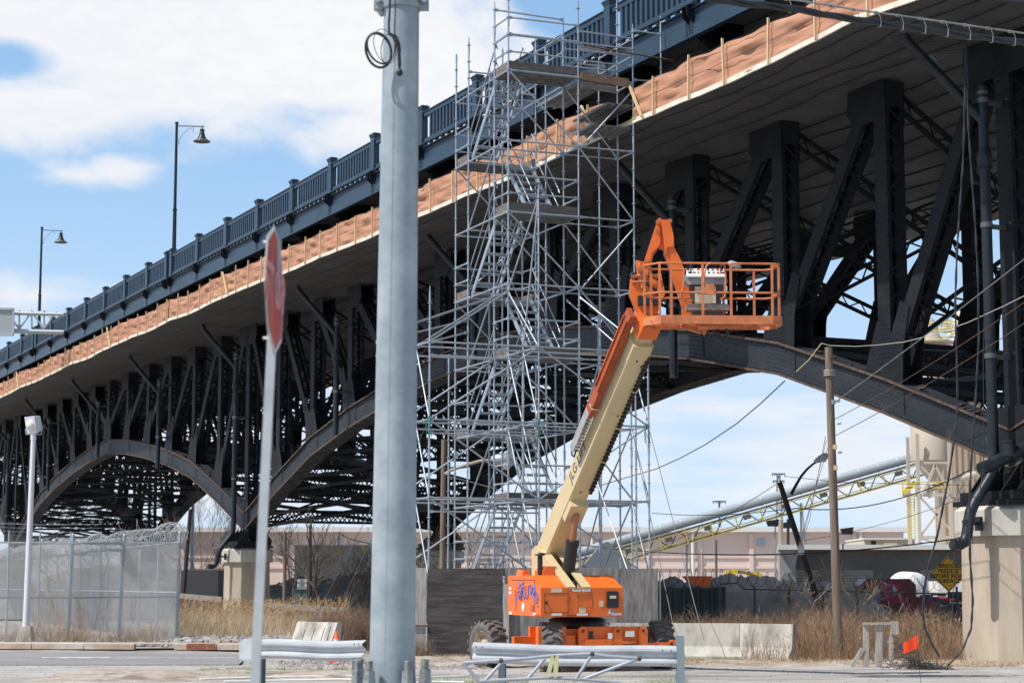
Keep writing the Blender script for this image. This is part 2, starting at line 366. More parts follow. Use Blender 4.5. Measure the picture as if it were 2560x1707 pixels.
def member(mb, a, b, half_u, v, lace_p=.42, near=True):
    """built-up member between points a and b (u, z): two side plates with angles, laced on the other two faces"""
    A = B(a[0], v, a[1]); C = B(b[0], v, b[1]); d = (C - A).normalized(); s = d.cross(V).normalized()   # s lies in the rib plane
    for sg in (-1, 1):
        mb.box((A + C) / 2 + V * (sg * HB), d * ((C - A).length / 2), s * half_u, V * .012)
        for t in (-1, 1):
            mb.box((A + C) / 2 + V * (sg * (HB - .05)) + s * (t * (half_u - .008)), d * ((C - A).length / 2), s * .008, V * .05)
    for t in (-1, 1):
        o = s * (t * (half_u + .006)); mb.lace(A + o, C + o, V, HB * 1.7, lace_p, .055, .012, dbl=False)
def post(v, k, near):
    u = uk(k); z0 = zc(u) + CH; mb = MB(); w = k % 12; end = (w == 0); hu = .265
    lace = .36 if near else .5
    member(mb, (u, z0 - .1), (u, ZT), hu, v, lace)
    # batten plates
    for sg in (-1, 1):
        mb.box(B(u + sg * (hu + .012), v, ZT - .35), U * .012, V * HB, Z * .35)
        mb.box(B(u + sg * (hu + .012), v, z0 + .5), U * .012, V * HB, Z * .5)
    dirs = []
    if end: dirs = [1, -1]                     # diagonals leave its top on both sides
    elif w < 6: dirs = [1]
    elif w > 6: dirs = [-1]
    for sg in (-1, 1):                         # gusset plates on both faces
        f = v + sg * (HB + .024)
        for dr in dirs:
            mb.prism([B(u - dr * .28, f, ZT), B(u + dr * 1.35, f, ZT), B(u + dr * 1.42, f, ZT - .62), B(u + dr * 1.05, f, ZT - 1.0), B(u + dr * .30, f, ZT - 1.0), B(u - dr * .28, f, ZT - 1.15)], V * (sg * .016))
        if not end:
            dr = -1 if w < 6 else 1
            zl = lambda q: zc(u + q) + CH + .01
            both = (w == 6)
            if both:
                pl = [(-1.0, zl(-1.0)), (-.95, z0 + .8), (-.6, z0 + 1.5), (.6, z0 + 1.5), (.95, z0 + .8), (1.0, zl(1.0))]
            else:
                pl = [(dr * -.85, zl(dr * -.85)), (dr * -.275, z0 + 1.55), (dr * .33, z0 + 1.15), (dr * .72, z0 + 1.95), (dr * 1.10, z0 + 1.75), (dr * .80, z0 + .7), (dr * .75, zl(dr * .75))]
            mb.prism([B(u + q, f, zz) for q, zz in pl], V * (sg * .016))
            if near and sg == -1 and k < 15:
                g = f - .017
                for i in range(4):
                    for j in range(11): mb.rivet(B(u - .24 + i * .15 - (.08 * dr if j < 4 else 0), g, z0 + .18 + j * .125), -V, .021)
                if not both:
                    for i in range(3):
                        for j in range(7): mb.rivet(B(u + dr * (.50 + i * .13 + j * .045), g, z0 + .85 + j * .15 - i * .05), -V, .021)
    if near and k < 13:                        # rivets down both edges of the visible plate
        zz = z0 + 1.7
        while zz < ZT - 1.1:
            for q in (-.2, .2): mb.rivet(B(u + q, v - HB - .013, zz), -V, .018)
            zz += .22
    if end:                                    # shoe and pedestal on the pier
        zt = zc(u) + .5
        for sg in (-1, 1):
            mb.prism([B(u - .95, v + sg * .33, 3.95), B(u + .95, v + sg * .33, 3.95), B(u + .55, v + sg * .3, 4.5), B(u + .5, v + sg * .3, zt + .5), B(u - .5, v + sg * .3, zt + .5), B(u - .55, v + sg * .3, 4.5)], V * (sg * .05))
        mb.box(B(u + .3, v, 3.86), U * .95, V * .9, Z * .10); mb.box(B(u + .4, v, 3.69), U * 1.0, V * 1.0, Z * .06)
        mb.box(B(u, v, 4.4), U * .28, V * .3, Z * .6)
        for q in (-1, -.35, .35, 1):
            for sg in (-1, 1): mb.prism([B(u + q * .85, v + sg * .9, 3.96), B(u + q * .85, v + sg * .36, 3.96), B(u + q * .85, v + sg * .36, 4.6)], U * .05)
        mb.tube(B(u, v - .5, 4.25), B(u, v + .5, 4.25), .14, 10)
    mb.build('truss_post', [STEEL], BR)
def diag(v, ka, kb, near):                     # top of ka to foot of kb
    mb = MB(); a = (uk(ka) + (.85 if kb > ka else -.85) , ZT - .75); c = (uk(kb) + (-.62 if kb > ka else .62), zc(uk(kb)) + CH + 1.0)
    member(mb, a, c, .22, v, .36 if near else .5)
    if near and ka < 13:
        A = B(a[0], v - HB - .013, a[1]); C = B(c[0], v - HB - .013, c[1]); d = (C - A); s = d.normalized().cross(V).normalized(); n = int(d.length / .24)
        for i in range(2, n - 4):
            for q in (-.18, .18): mb.rivet(A + d * (i / n) + s * q, -V, .018)
    mb.build('truss_diagonal', [STEEL], BR)
def laced_bar(mb, a, b, w, up, pitch=.5, fl=.09, dbl=False, bw=.05):
    """light latticed strut: two angle flanges w apart joined by lacing"""
    a = Vector(a); b = Vector(b); up = Vector(up); d = (b - a).normalized(); s = (up - d * up.dot(d)).normalized(); n = d.cross(s)
    for sg in (-1, 1):
        mb.beam(a + s * (sg * w / 2), b + s * (sg * w / 2), fl * 1.6, fl, s)
    mb.lace(a, b, s, w, pitch, bw, .012, dbl=dbl)
for v, near in ((0, True), (WB, False)):
    for k0 in (-12, 0, 12, 24):
        a, b = max(k0, KMIN), min(k0 + 12, KMAX)
        if b > a: chord(v, a, b, near)
    for k in range(KMIN, KMAX + 1):
        post(v, k, near); w = k % 12
        if w < 6: diag(v, k, k + 1, near)
        if w > 6 or w == 0: diag(v, k, k - 1, near)
    # floor stringer hidden above the platform edge
for k in range(KMIN, KMAX + 1):
    u = uk(k); z0 = zc(u); w = k % 12
    # cross strut between the ribs at chord level, box of two latticed faces
    mb = MB()
    if w == 0:
        for zz, hh in ((5.25, .55), (6.6, .5)):
            for q in (-.3, .3): laced_bar(mb, B(u + q, .3, zz), B(u + q, WB - .3, zz), hh, Z, .5, .10, True, .06)
        laced_bar(mb, B(u, .3, 4.7), B(u, WB / 2, 6.5), .3, Z, .4); laced_bar(mb, B(u, WB - .3, 4.7), B(u, WB / 2, 6.5), .3, Z, .4)
    else:
        for q in (-.28, .28): laced_bar(mb, B(u + q, .3, z0), B(u + q, WB - .3, z0), .78, Z, .62, .10, True, .06)
    mb.build('cross_strut', STEEL, BR)
    mb = MB(); zb = z0 + CH + (1.0 if w else 3.4)
    h = ZT - zb
    # sway bracing: one X, or two above one another where the post is tall
    tiers = 1
    for t in range(tiers):
        za, zb2 = zb + h * t / tiers, zb + h * (t + 1) / tiers
        laced_bar(mb, B(u, .25, za), B(u, WB - .25, zb2 - .3), .34, Z, .42); laced_bar(mb, B(u + .1, .25, zb2 - .3), B(u + .1, WB - .25, za), .34, Z, .42)
    mb.prism([B(u - .02, WB / 2 - .6, (za + zb2) / 2 - .15), B(u - .02, WB / 2 + .6, (za + zb2) / 2 - .15), B(u - .02, WB / 2 + .5, (za + zb2) / 2 - .55), B(u - .02, WB / 2 - .5, (za + zb2) / 2 - .55)], U * .03)
    mb.build('sway_brace', STEEL, BR)
    # lateral bracing between the chords
    if k < KMAX:
        mb = MB(); u2 = uk(k + 1); z2 = zc(u2)
        for (va, vb) in ((.3, WB - .3), (WB - .3, .3)):
            for dz in (-.28, .28): laced_bar(mb, B(u, va, z0 + dz), B(u2, vb, z2 + dz), .34, U, .45)
        mb.prism([B((u + u2) / 2 - .7, WB / 2 - .8, (z0 + z2) / 2 - .42), B((u + u2) / 2 + .7, WB / 2 - .8, (z0 + z2) / 2 - .42), B((u + u2) / 2 + .7, WB / 2 + .8, (z0 + z2) / 2 - .42), B((u + u2) / 2 - .7, WB / 2 + .8, (z0 + z2) / 2 - .42)], Z * .02)
        mb.build('lateral_brace', CHORD, BR)
# floor system
VF = -3.0
for k in range(KMIN, KMAX + 1):
    u = uk(k); mb = MB()
    mb.prism([B(u, VF + .15, 17.0), B(u, -.3, 15.5), B(u, WB + .3, 15.5), B(u, WB - VF - .15, 17.0), B(u, WB - VF - .15, 17.6), B(u, VF + .15, 17.6)], U * .04)
    for vv in (0, WB): mb.box(B(u, vv, 15.6), U * .35, V * .25, Z * .6)
    # cantilever bracket strut below the fascia
    mb.beam(B(u, VF + .3, 16.95), B(u, -.3, 15.2), .3, .2)
    mb.build('floor_beam', STEEL, BR)
mb = MB(); ua, ub = uk(KMIN) - .5, uk(KMAX) + .5
mb.prism([B(ua, VF + .1, 17.6), B(ua, WB - VF - .1, 17.6), B(ua, WB - VF - .1, 17.85), B(ua, VF + .1, 17.85)], U * (ub - ua))
for vv in (-1.2, .8, 3.2, 5.3, 7.4, 9.8, 11.8): mb.box(B((ua + ub) / 2, vv, 17.2), U * ((ub - ua) / 2), V * .12, Z * .35)
mb.build('deck', mat('road deck concrete', (.12, .12, .12), .9), BR)
# fascia girder, ledge and parapet on both sides
def parapet(v, sg, near):
    """sg: outward sign along V"""
    for k in range(KMIN, KMAX):
        u0, u1 = uk(k) + .02, uk(k + 1) - .02; mb = MB(); uc = (u0 + u1) / 2; hl = (u1 - u0) / 2
        mb.box(B(uc, v, 17.42), U * hl, V * .02, Z * .42)
        mb.box(B(uc, v + sg * .06, 17.01), U * hl, V * .10, Z * .015); mb.box(B(uc, v + sg * .05, 17.83), U * hl, V * .10, Z * .015)
        mb.box(B(uc, v + sg * .02 + sg * .008, 17.07), U * hl, V * .01, Z * .05); mb.box(B(uc, v + sg * .028, 17.77), U * hl, V * .01, Z * .05)
        for uu in (uk(k) + .17, uk(k) + .33):
            mb.box(B(uu, v + sg * .03, 17.42), U * .05, V * .012, Z * .38)
            if near:
                for j in range(9): mb.rivet(B(uu, v + sg * .044, 17.12 + j * .08), V * sg, .02)
        if near:
            for j in range(4): mb.rivet(B(uk(k) + 2.6, v + sg * .022, 17.08 + j * .08), V * sg, .014)
        mb.build('fascia_girder', BLUE, BR)
        mb = MB()
        # conduit with clamps and spacer blocks along the ledge
        mb.tube(B(u0, v + sg * .2, 17.93), B(u1, v + sg * .2, 17.93), .028, 6)
        for j in range(9):
            uu = u0 + (j + .5) * (u1 - u0) / 9; mb.box(B(uu, v + sg * .02, 17.96), U * .07, V * .06, Z * .05)
        mb.build('conduit', PIPE, BR)
        dbl = (k - 2) % 7 == 4                    # expansion joint: second post close by
        a = uk(k) + .26 + (.95 if dbl else 0); b = uk(k + 1) - .26; mb = MB(); um = (a + b) / 2; h2 = (b - a) / 2
        mb.box(B(um, v, 19.09), U * h2, V * .07, Z * .085); mb.box(B(um, v + sg * .01, 19.185), U * h2, V * .10, Z * .014)
        mb.box(B(um, v, 18.10), U * h2, V * .06, Z * .075); mb.box(B(um, v + sg * .02, 18.03), U * h2, V * .09, Z * .012)
        n = 13 if not dbl else 10; p = (b - a - .45) / n
        for j in range(n):
            uu = a + .05 + (j + .5) * p; mb.box(B(uu, v, 18.59), U * .070, V * .055, Z * .42)
        mb.build('railing_panel', BLUE, BR)
        for up in ([uk(k)] + ([uk(k) + .95] if dbl else [])):
            mb = MB(); mb.box(B(up, v, 18.62), U * .19, V * .12, Z * .76)
            mb.box(B(up, v, 19.42), U * .245, V * .17, Z * .028); mb.box(B(up, v, 19.36), U * .215, V * .145, Z * .035)
            mb.box(B(up, v, 19.46), U * .20, V * .13, Z * .02)
            if near:
                for q in (-.1, .1):
                    mb.rivet(B(up + q, v + sg * .12, 18.2), V * sg, .025); mb.rivet(B(up + q, v + sg * .12, 19.2), V * sg, .025)
            mb.build('railing_post', BLUE, BR)
            mb = MB()
            for q in (-.13, .13):
                mb.prism([B(up + q, v + sg * .03, 17.92), B(up + q, v + sg * .27, 17.92), B(up + q, v + sg * .27, 17.62), B(up + q, v + sg * .03, 17.42)], U * .03)
            mb.box(B(up, v + sg * .14, 17.90), U * .2, V * .14, Z * .02)
            mb.build('post_bracket', STEEL, BR)
parapet(VF, -1, True)
mb = MB(); vv = WB - VF
mb.box(B((ua + ub) / 2, vv, 17.42), U * ((ub - ua) / 2), V * .02, Z * .42); mb.box(B((ua + ub) / 2, vv, 19.1), U * ((ub - ua) / 2), V * .07, Z * .09); mb.box(B((ua + ub) / 2, vv, 18.1), U * ((ub - ua) / 2), V * .06, Z * .07)
u = ua
while u < ub:
    mb.box(B(u, vv, 18.59), U * .07, V * .04, Z * .42); u += .31
mb.build('far_parapet', BLUE, BR)

# ---------------------------------------------------------------- work platform hung below the deck
ZE_U = [-25, -10, -2, 0, 4.3, 7, 10.6, 14.3, 17.5, 22, 26.9, 31.1, 34.4, 39, 44.4, 48.1, 55.6, 59.6, 63.5, 71, 77, 83, 90, 98, 105, 113, 128, 145, 170]
ZE_Z = [14.8, 14.8, 14.80, 14.91, 14.81, 14.75, 14.83, 14.77, 14.76, 14.80, 14.84, 14.83, 14.90, 14.92, 14.98, 15.08, 15.02, 15.10, 15.06, 15.15, 15.05, 15.16, 15.05, 15.12, 15.0, 15.1, 15.05, 15.05, 15.05]
def ze(u):
    z = float(np.interp(u, ZE_U, ZE_Z))
    return z - .05 * abs(math.sin(math.pi * (u - .4) / 7.4))
def zs(u, v):                                   # underside of the platform anywhere
    t = min(1.0, max(0.0, (v + 4) / 4.0)); t2 = min(1, max(0, (WB + 4 - v) / 4)); t = min(t, t2)
    return ze(u) * (1 - t) + (14.93 + .05 * math.sin(u * .42 + v)) * t - .05 * math.sin(math.pi * min(1, t)) * (1 + math.sin(u * .85)) * .5
PLAT = empty('work_platform', B(0, -4, 14.9), 'corrugated steel work platform slung under the bridge with orange brown netting along its edge', 'work platform')
def platform():
    ve = -4.0; ve2 = WB + 4
    vs_ = [ve, -3.2, -2.4, -1.6, -.8, 0, 1.3, 2.65, 4, 5.3, 6.6, 8, 9.3, WB, 11.6, 12.6, 13.6, ve2]
    nu = []; u = uk(KMIN) - 4; p = .155
    while u < uk(KMAX) + 2:
        nu += [(u, 0), (u + p * .38, 0), (u + p * .5, .04), (u + p * .88, .04)]; u += p
    mb = MB(); n = len(vs_)
    vs = [B(a, v, zs(a, v) + h) for a, h in nu for v in vs_]
    mb.add(vs, [(i * n + j, i * n + j + 1, (i + 1) * n + j + 1, (i + 1) * n + j) for i in range(len(nu) - 1) for j in range(n - 1)])
    mb.build('platform_sheet', SOFFIT, PLAT)
    for v in [-3.55, -2.75, -1.9, -.95, .9, 2.0, 3.4, 4.8, 6.2, 7.6, 9.0, 10.2, 11.6, 13.0]:
        mb = MB(); pts = []; u = uk(KMIN) - 4; ph = ru(0, 9)
        while u < uk(KMAX):
            pts.append(B(u, v + .10 * math.sin(u * .9 + ph) + .05 * math.sin(u * 2.7 + ph), zs(u, v) - .018)); u += .6
        mb.path(pts, .022, 4); mb.build('support_cable', CABLE, PLAT)
    # edge board
    mb = MB(); pts = []; u = uk(KMIN) - 4; rings = []
    while u < uk(KMAX) + 2:
        z = zs(u, ve) + .042 + .006 * math.sin(u * 3.1); rings.append([B(u, ve - .05, z), B(u, ve + .06, z), B(u, ve + .06, z + .13), B(u, ve - .05, z + .13)]); u += .5
    mb.loft(rings); mb.build('edge_board', CREAMW, PLAT)
    # netting, sagging between its stakes
    NET = mat('orange brown debris netting', (.52, .26, .16), .85, 0, (.58, .31, .20), 1.6, 7, .38, .7, bump=.16, bscale=9, stretch=(.35, .35, 3), col3=(.56, .37, .28), scale3=.8, lo3=.62, hi3=.8)
    nt = NET.node_tree; b = nt.nodes['Principled BSDF']; o = nt.nodes['Material Output']
    tr = nt.nodes.new('ShaderNodeBsdfTranslucent'); tr.inputs[0].default_value = (.50, .20, .11, 1)
    t2 = nt.nodes.new('ShaderNodeBsdfTransparent'); m1 = nt.nodes.new('ShaderNodeMixShader'); m1.inputs[0].default_value = .12
    m2 = nt.nodes.new('ShaderNodeMixShader'); m2.inputs[0].default_value = .07
    nt.links.new(b.outputs[0], m1.inputs[1]); nt.links.new(tr.outputs[0], m1.inputs[2]); nt.links.new(m1.outputs[0], m2.inputs[1]); nt.links.new(t2.outputs[0], m2.inputs[2]); nt.links.new(m2.outputs[0], o.inputs[0])
    stakes = []; u = -8.0
    while u < 165: stakes.append(u); u += ru(1.75, 2.15)
    rows = 13
    def net(u0, u1):
        mb = MB(); us = np.arange(u0, u1, .16); H = 1.02
        sa = np.array(stakes)
        vs = []
        for u in us:
            ds = float(np.min(np.abs(sa - u))); g = min(ds, 1.0)
            for r in range(rows):
                t = r / (rows - 1)
                bulge = .09 * math.sin(math.pi * min(1, 2 * t if t < .5 else 2 * (1 - t)) ** 1) * (.4 + .6 * math.sin(u * .9 + 1.3) ** 2) * g
                wr = .030 * math.sin(u * 1.3 + t * 8 + 2 * math.sin(u * .8)) + .020 * math.sin(u * 2.9 - t * 16 + 3 * math.sin(u * .5)) + .022 * math.sin(t * 26 + u * .9 + math.sin(u * 1.7)) + .012 * math.sin(u * 9 + t * 5 * math.sin(u * .4))
                sag = (.07 * g + .05 * math.sin(u * .7)) * t
                vs.append(B(u, -4.02 + .03 - bulge + wr * (.4 + g), zs(u, -4) + .12 + H * t - sag))
        mb.add(vs, [(i * rows + j, (i + 1) * rows + j, (i + 1) * rows + j + 1, i * rows + j + 1) for i in range(len(us) - 1) for j in range(rows - 1)], True)
        mb.build('debris_netting', NET, PLAT)
        for t in (.5, .97):
            mb = MB(); mb.path([B(u, -4.09, zs(u, -4) + .12 + H * t - (.06 * min(1, float(np.min(np.abs(sa - u)))) + .05 * math.sin(u * .7)) * t) for u in us[::3]], .008, 4)
            mb.build('net_rope', CABLE, PLAT)
    net(-12, 10.9); net(12.5, 60); net(60, 160)
    for i, u in enumerate(stakes):
        if 11.2 < u < 12.3: continue
        mb = MB(); h = ru(1.1, 1.3); ln = ru(-.04, .04)
        mb.beam(B(u, -4.12, zs(u, -4) + .02), B(u + ln, -4.12 + ru(-.03, .03), zs(u, -4) + h), .04, .058, V); mb.build('netting_stake', STAKE, PLAT)
    for u in (11.0, 13.9, 50.2, 72.5, 98.2):
        mb = MB(); mb.beam(B(u, -4.14, zs(u, -4) + 1.25), B(u - .75, -4.14, zs(u, -4) + .1), .045, .075, V); mb.build('netting_brace', STAKE, PLAT)
    mb = MB()
    rings = []
    for u in np.arange(10.7, 13.0, .3): z = zs(u, -4) + .15; rings.append([B(u, -4.07, z), B(u, -3.98, z), B(u, -3.98, z + .035), B(u, -4.07, z + .035)])
    mb.loft(rings); mb.build('yellow_batten', mat('faded yellow batten', (.60, .45, .12), .8), PLAT)
platform()

# ---------------------------------------------------------------- piers
def pier(u, v, label, ucorr=.5):
    O = B(u + ucorr, v, 0); root = empty('bridge_pier', O, label, 'bridge pier', 'octagonal concrete piers under the arches')
    def oc(hu, hv, c, z): return [O + U * a + V * b + Z * z for a, b in ((-hu, -hv + c), (-hu + c, -hv), (hu - c, -hv), (hu, -hv + c), (hu, hv - c), (hu - c, hv), (-hu + c, hv), (-hu, hv - c))]
    mb = MB(); mb.loft([oc(1.04, 1.04, .40, -.3), oc(1.0, 1.0, .39, 2.93)]); mb.build('pier_shaft', CONCB, root)
    mb = MB(); mb.loft([oc(1.13, 1.13, .44, 2.925), oc(1.13, 1.13, .44, 3.52), oc(.97, .97, .36, 3.64)]); mb.build('pier_cap', CONC, root)
    mb = MB(); mb.loft([oc(1.4, 1.4, .5, -.3), oc(1.4, 1.4, .5, .02)]); mb.build('pier_footing', CONC, root)
pier(uk(0), 0, 'tall tan octagonal concrete pier at the right edge, nearest the camera')
pier(uk(12), 0, 'octagonal concrete pier standing in dry reeds behind the stop sign post')
pier(uk(12), WB, 'octagonal concrete pier of the far rib, seen through the foot of the scaffold')
pier(uk(24), 0, 'octagonal concrete pier far left behind the chain link fences, under the near rib')
pier(uk(24), WB, 'octagonal concrete pier far left behind the chain link fences, under the far rib')

# ---------------------------------------------------------------- drain pipes
CLAMP = mat('galvanised clamp', (.10, .12, .13), .4, .3)
def pipe_run(k, low, label, shoe=False):
    u = uk(k) - .05; vp = -.92; r = .125
    root = empty('drain_pipe', B(u, vp, low), label, 'drain pipe', 'drain pipes clamped to the truss posts')
    mb = MB(); mb.tube(B(u, vp, 13.55), B(u, vp, 11.85), r, 14); mb.lathe([(r, 0), (r + .05, .02), (r + .06, .3), (r + .005, .5)], B(u, vp, 11.55), 14)
    zb = low if not shoe else 5.0
    mb.tube(B(u, vp, 11.6), B(u, vp, zb), r, 14)
    mb.build('down_pipe', PIPE, root)
    mb = MB(); mb.path([B(u + .95, -2.45, 14.95), B(u + .93, -2.4, 14.75), B(u + .85, -2.25, 14.55), B(u + .03, vp - .02, 12.75), B(u, vp, 12.55)], .115, 12); mb.build('branch_pipe', PIPE, root)
    mb = MB(); mb.beam(B(u + .6, -1.85, 14.13), B(u + .68, -1.98, 14.28), .32, .04, V); mb.build('pipe_strap', CLAMP, root)
    mb = MB(); mb.lathe([(r + .012, 0), (r + .012, .07)], B(u, vp, 13.35), 14); mb.build('pipe_collar', CLAMP, root)
    for zz in (13.2, 10.2, 7.1):
        if zz < low + .4: continue
        mb = MB(); mb.lathe([(r + .02, 0), (r + .02, .12)], B(u, vp, zz - .06), 14)
        mb.box(B(u + .1, -.55, zz), U * .05, V * .30, Z * .05); mb.box(B(u + .02, -.26, zz), U * .16, V * .02, Z * .16)
        for q in (-.1, .1): mb.rivet(B(u + .02 + q, -.285, zz + .1), -V, .03)
        mb.build('pipe_clamp', CLAMP, root)
    if shoe:
        mb = MB(); s = 1.0
        mb.path([B(u, vp, 5.05), B(u, vp, 4.62), B(u, vp - .04, 4.42), B(u, vp - .16, 4.22), B(u, vp - .58, 3.70), B(u, vp - .72, 3.46), B(u, vp - .80, 3.15), B(u, vp - .84, 2.92), B(u, vp - .93, 2.76), B(u, vp - 1.08, 2.69), B(u, vp - 1.26, 2.72)], .13, 14)
        mb.lathe([(.15, 0), (.15, .07)], B(u, vp - .78, 3.2), 14)
        mb.build('outlet_elbow', PIPE, root)
        mb = MB(); mb.tube(B(u, vp - 1.262, 2.721), B(u, vp - 1.275, 2.723), .112, 14, caps=True); mb.build('pipe_mouth', BLACK, root)
        mb = MB(); mb.beam(B(u + .05, vp - .8, 3.2), B(u + .2, vp - .30, 3.2), .06, .08); mb.box(B(u + .2, vp - .33, 3.2), U * .10, V * .04, Z * .16); mb.build('wall_bracket', BLK, root)
        return root
pipe_run(0, 4.9, 'large dark drain pipe with a curved outlet at the right hand pier', True)
r_ = pipe_run(12, 4.9, 'dark drain pipe ending in a curved outlet at the pier in the reeds', True)
for k, low, lb in ((3, 8.0, 'dark drain pipe hanging behind the lift basket, cut off below the arch'), (6, 9.6, 'dark drain pipe behind the scaffold near the crown of the arch'), (9, 8.3, 'dark drain pipe just left of the big steel pole, ending on the arch'),
                   (15, 8.4, 'dark drain pipe ending just below the right haunch of the far left arch'), (18, 9.9, 'dark drain pipe at the crown of the far left arch'), (21, 8.4, 'dark drain pipe on the left haunch of the far left arch'), (24, 5.0, 'dark drain pipe at the left picture edge beside the floodlight pole')):
    pipe_run(k, low, lb)
def side_pipe():
    o = B(.1, -.9, 4.6); root = empty('horizontal_pipe', o, 'thick dark horizontal pipe with a stub, joining the outlet pipe at the right', 'drain pipe')
    mb = MB(); mb.path([P(2452, 1172, 44.4), P(2470, 1165, 44.5), P(2560, 1120, 44.8), P(2700, 1050, 45.3)], .15, 14); mb.lathe([(.165, 0), (.165, .1)], P(2522, 1140, 44.65), 14, ax=(P(2560, 1120, 44.8) - P(2470, 1165, 44.5))); mb.build('pipe_run', PIPE, root)
    mb = MB(); mb.tube(P(2523, 1140, 44.6), P(2521, 1103, 44.6), .15, 14); mb.lathe([(.165, 0), (.165, .05)], P(2521, 1106, 44.6), 14); mb.build('pipe_stub', PIPE, root)
side_pipe()

# ---------------------------------------------------------------- lamps on the parapet
def street_lamp(u, label):
    v = -2.75; o = B(u, v, 17.9); root = empty('street_lamp', o, label, 'street lamp', 'black street lamps on the bridge')
    mb = MB(); mb.tube(o, B(u, v, 21.7), .12, 10, .10); mb.tube(B(u, v, 21.7), B(u, v, 26.45), .085, 10, .07); mb.lathe([(.125, 0), (.125, .08)], B(u, v, 21.66), 10)
    mb.lathe([(.1, 0), (.11, .04), (.08, .1)], B(u, v, 26.42), 10); mb.build('lamp_post', PIPE, root)
    e = (V * 1.0 - U * .35).normalized(); e = Vector((.96, -.28, 0))
    mb = MB(); mb.tube(B(u, v, 26.3), B(u, v, 26.16) + e * 1.62, .03, 6)
    pts = []
    for i in range(14):
        a = i / 13; t = math.pi * (.95 - .5 * a); pts.append(B(u, v, 25.5) + e * (.12 + .8 * a) + Z * (.62 * math.sin(a * math.pi * .52)))
    pts += [pts[-1] + e * .1 - Z * .08, pts[-1] + e * .02 - Z * .2]
    mb.path([pts[0] - Z * .12 + e * .12, pts[0] - Z * .2, *pts], .012, 4); mb.build('lamp_arm', PIPE, root)
    h = B(u, v, 26.16) + e * 1.5
    mb = MB(); mb.lathe([(.03, .02), (.03, -.12), (.12, -.14), (.13, -.2), (.1, -.26), (.13, -.3), (.145, -.42), (.20, -.58), (.28, -.68), (.30, -.74)], h, 14); mb.build('lamp_bell', PIPE, root)
    mb = MB(); mb.lathe([(.30, -.71), (.46, -.80), (.46, -.825), (.3, -.76), (.1, -.80)], h, 18); mb.build('lamp_shade', mat('lamp shade rim', (.16, .16, .16), .4, .4), root)
street_lamp(63.7, 'taller looking black street lamp standing on the parapet nearer the steel pole')
street_lamp(97.9, 'smaller looking black street lamp on the parapet, further left beside the sign gantry')
#@@
# ================================================================== SCAFFOLD
TA = R(22.5); AD = Vector((-math.sin(TA), math.cos(TA), 0)); BD = Vector((math.cos(TA), math.sin(TA), 0)); SO = Vector((-.10, 52.6, 0))
def S(a, b, z): return SO + AD * a + BD * b + Z * z
SCF = empty('scaffold_tower', SO, 'tall galvanised scaffold stair tower with wide lower bays reaching up to the bridge parapet', 'scaffold')
_cnt = {}; _rest = {}
def sc_part(name, mb, m, lim=90):
    _cnt[name] = _cnt.get(name, 0) + 1
    if _cnt[name] <= lim: mb.build(name, m, SCF)
    else:
        r = _rest.setdefault(name, (MB(), m))[0]; o = len(r.v); r.v += mb.v; r.f += [tuple(i + o for i in f) for f in mb.f]; r.sm += mb.sm; r.mi += mb.mi
TR = .0245
def std(a, b, z0, z1, dz=.5):
    mb = MB(); mb.tube(S(a, b, z0), S(a, b, z1), TR, 8)
    z = z0 + .25 - (z0 % .5) + .25
    while z < z1:
        mb.lathe([(.024, -.006), (.062, -.006), (.062, .006), (.024, .006)], S(a, b, z), 8, smooth=False)
        z += dz
    z = z0 + 2.15
    while z < z1: mb.lathe([(.031, 0), (.031, .22)], S(a, b, z), 8); z += 3.0
    if z1 > z0 + 1: mb.tube(S(a, b, z1), S(a, b, z1 + .14), .017, 6)
    sc_part('standard', mb, GALV)
def bar(name, p, q, r=TR, m=None, off=.05, wedge=True):
    p = Vector(p); q = Vector(q); d = (q - p).normalized(); mb = MB(); mb.tube(p + d * off, q - d * off, r, 7)
    if wedge:
        for e, s in ((p, 1), (q, -1)): mb.box(e + d * (s * .06), d * .05, d.cross(Z).normalized() * .018 if abs(d.z) < .9 else X * .018, Z * .04)
    sc_part(name, mb, m or GALV)
for a, b, z in [(0, 0, 18.4), (1.03, 0, 18.1), (3.05, 0, 17.6), (4.07, 0, 17.35), (0, 2.13, 18.2), (1.03, 2.13, 17.9), (3.05, 2.13, 17.8), (4.07, 2.13, 16.9), (3.05, 1.07, 17.4), (4.07, 1.07, 17.1),
                (0, 3.85, 17.6), (1.03, 3.85, 18.6), (2.3, 3.85, 17.1), (2.3, 2.13, 17.3)]:
    std(a, b, .1, z)
for a, b, z in [(-2.1, -3.05, 9.3), (-1.05, -3.05, 9.0), (1.03, -3.05, 8.6), (-2.1, 0, 12.2), (-1.05, 0, 8.4), (-2.1, 3.2, 9.2), (-1.05, 3.2, 8.6), (1.03, 3.2, 9.3), (2.4, 3.2, 8.6), (4.6, 0, 8.4), (4.07, 3.2, 8.4)]:
    std(a, b, .1, z)
for lv in range(2, 17, 2):                       # tower ledgers
    for (p, q) in (((0, 0), (0, 2.13)), ((1.03, 0), (1.03, 2.13)), ((3.05, 0), (3.05, 2.13)), ((4.07, 0), (4.07, 2.13)), ((0, 0), (1.03, 0)), ((1.03, 0), (3.05, 0)), ((3.05, 0), (4.07, 0)), ((0, 2.13), (1.03, 2.13)), ((1.03, 2.13), (3.05, 2.13)), ((3.05, 2.13), (4.07, 2.13))):
        bar('ledger', S(*p, lv), S(*q, lv))
    for (p, q) in (((0, 2.13), (0, 3.85)), ((1.03, 2.13), (1.03, 3.85)), ((0, 3.85), (1.03, 3.85))):
        if lv % 4 == 0 or lv > 9: bar('ledger', S(*p, lv), S(*q, lv))
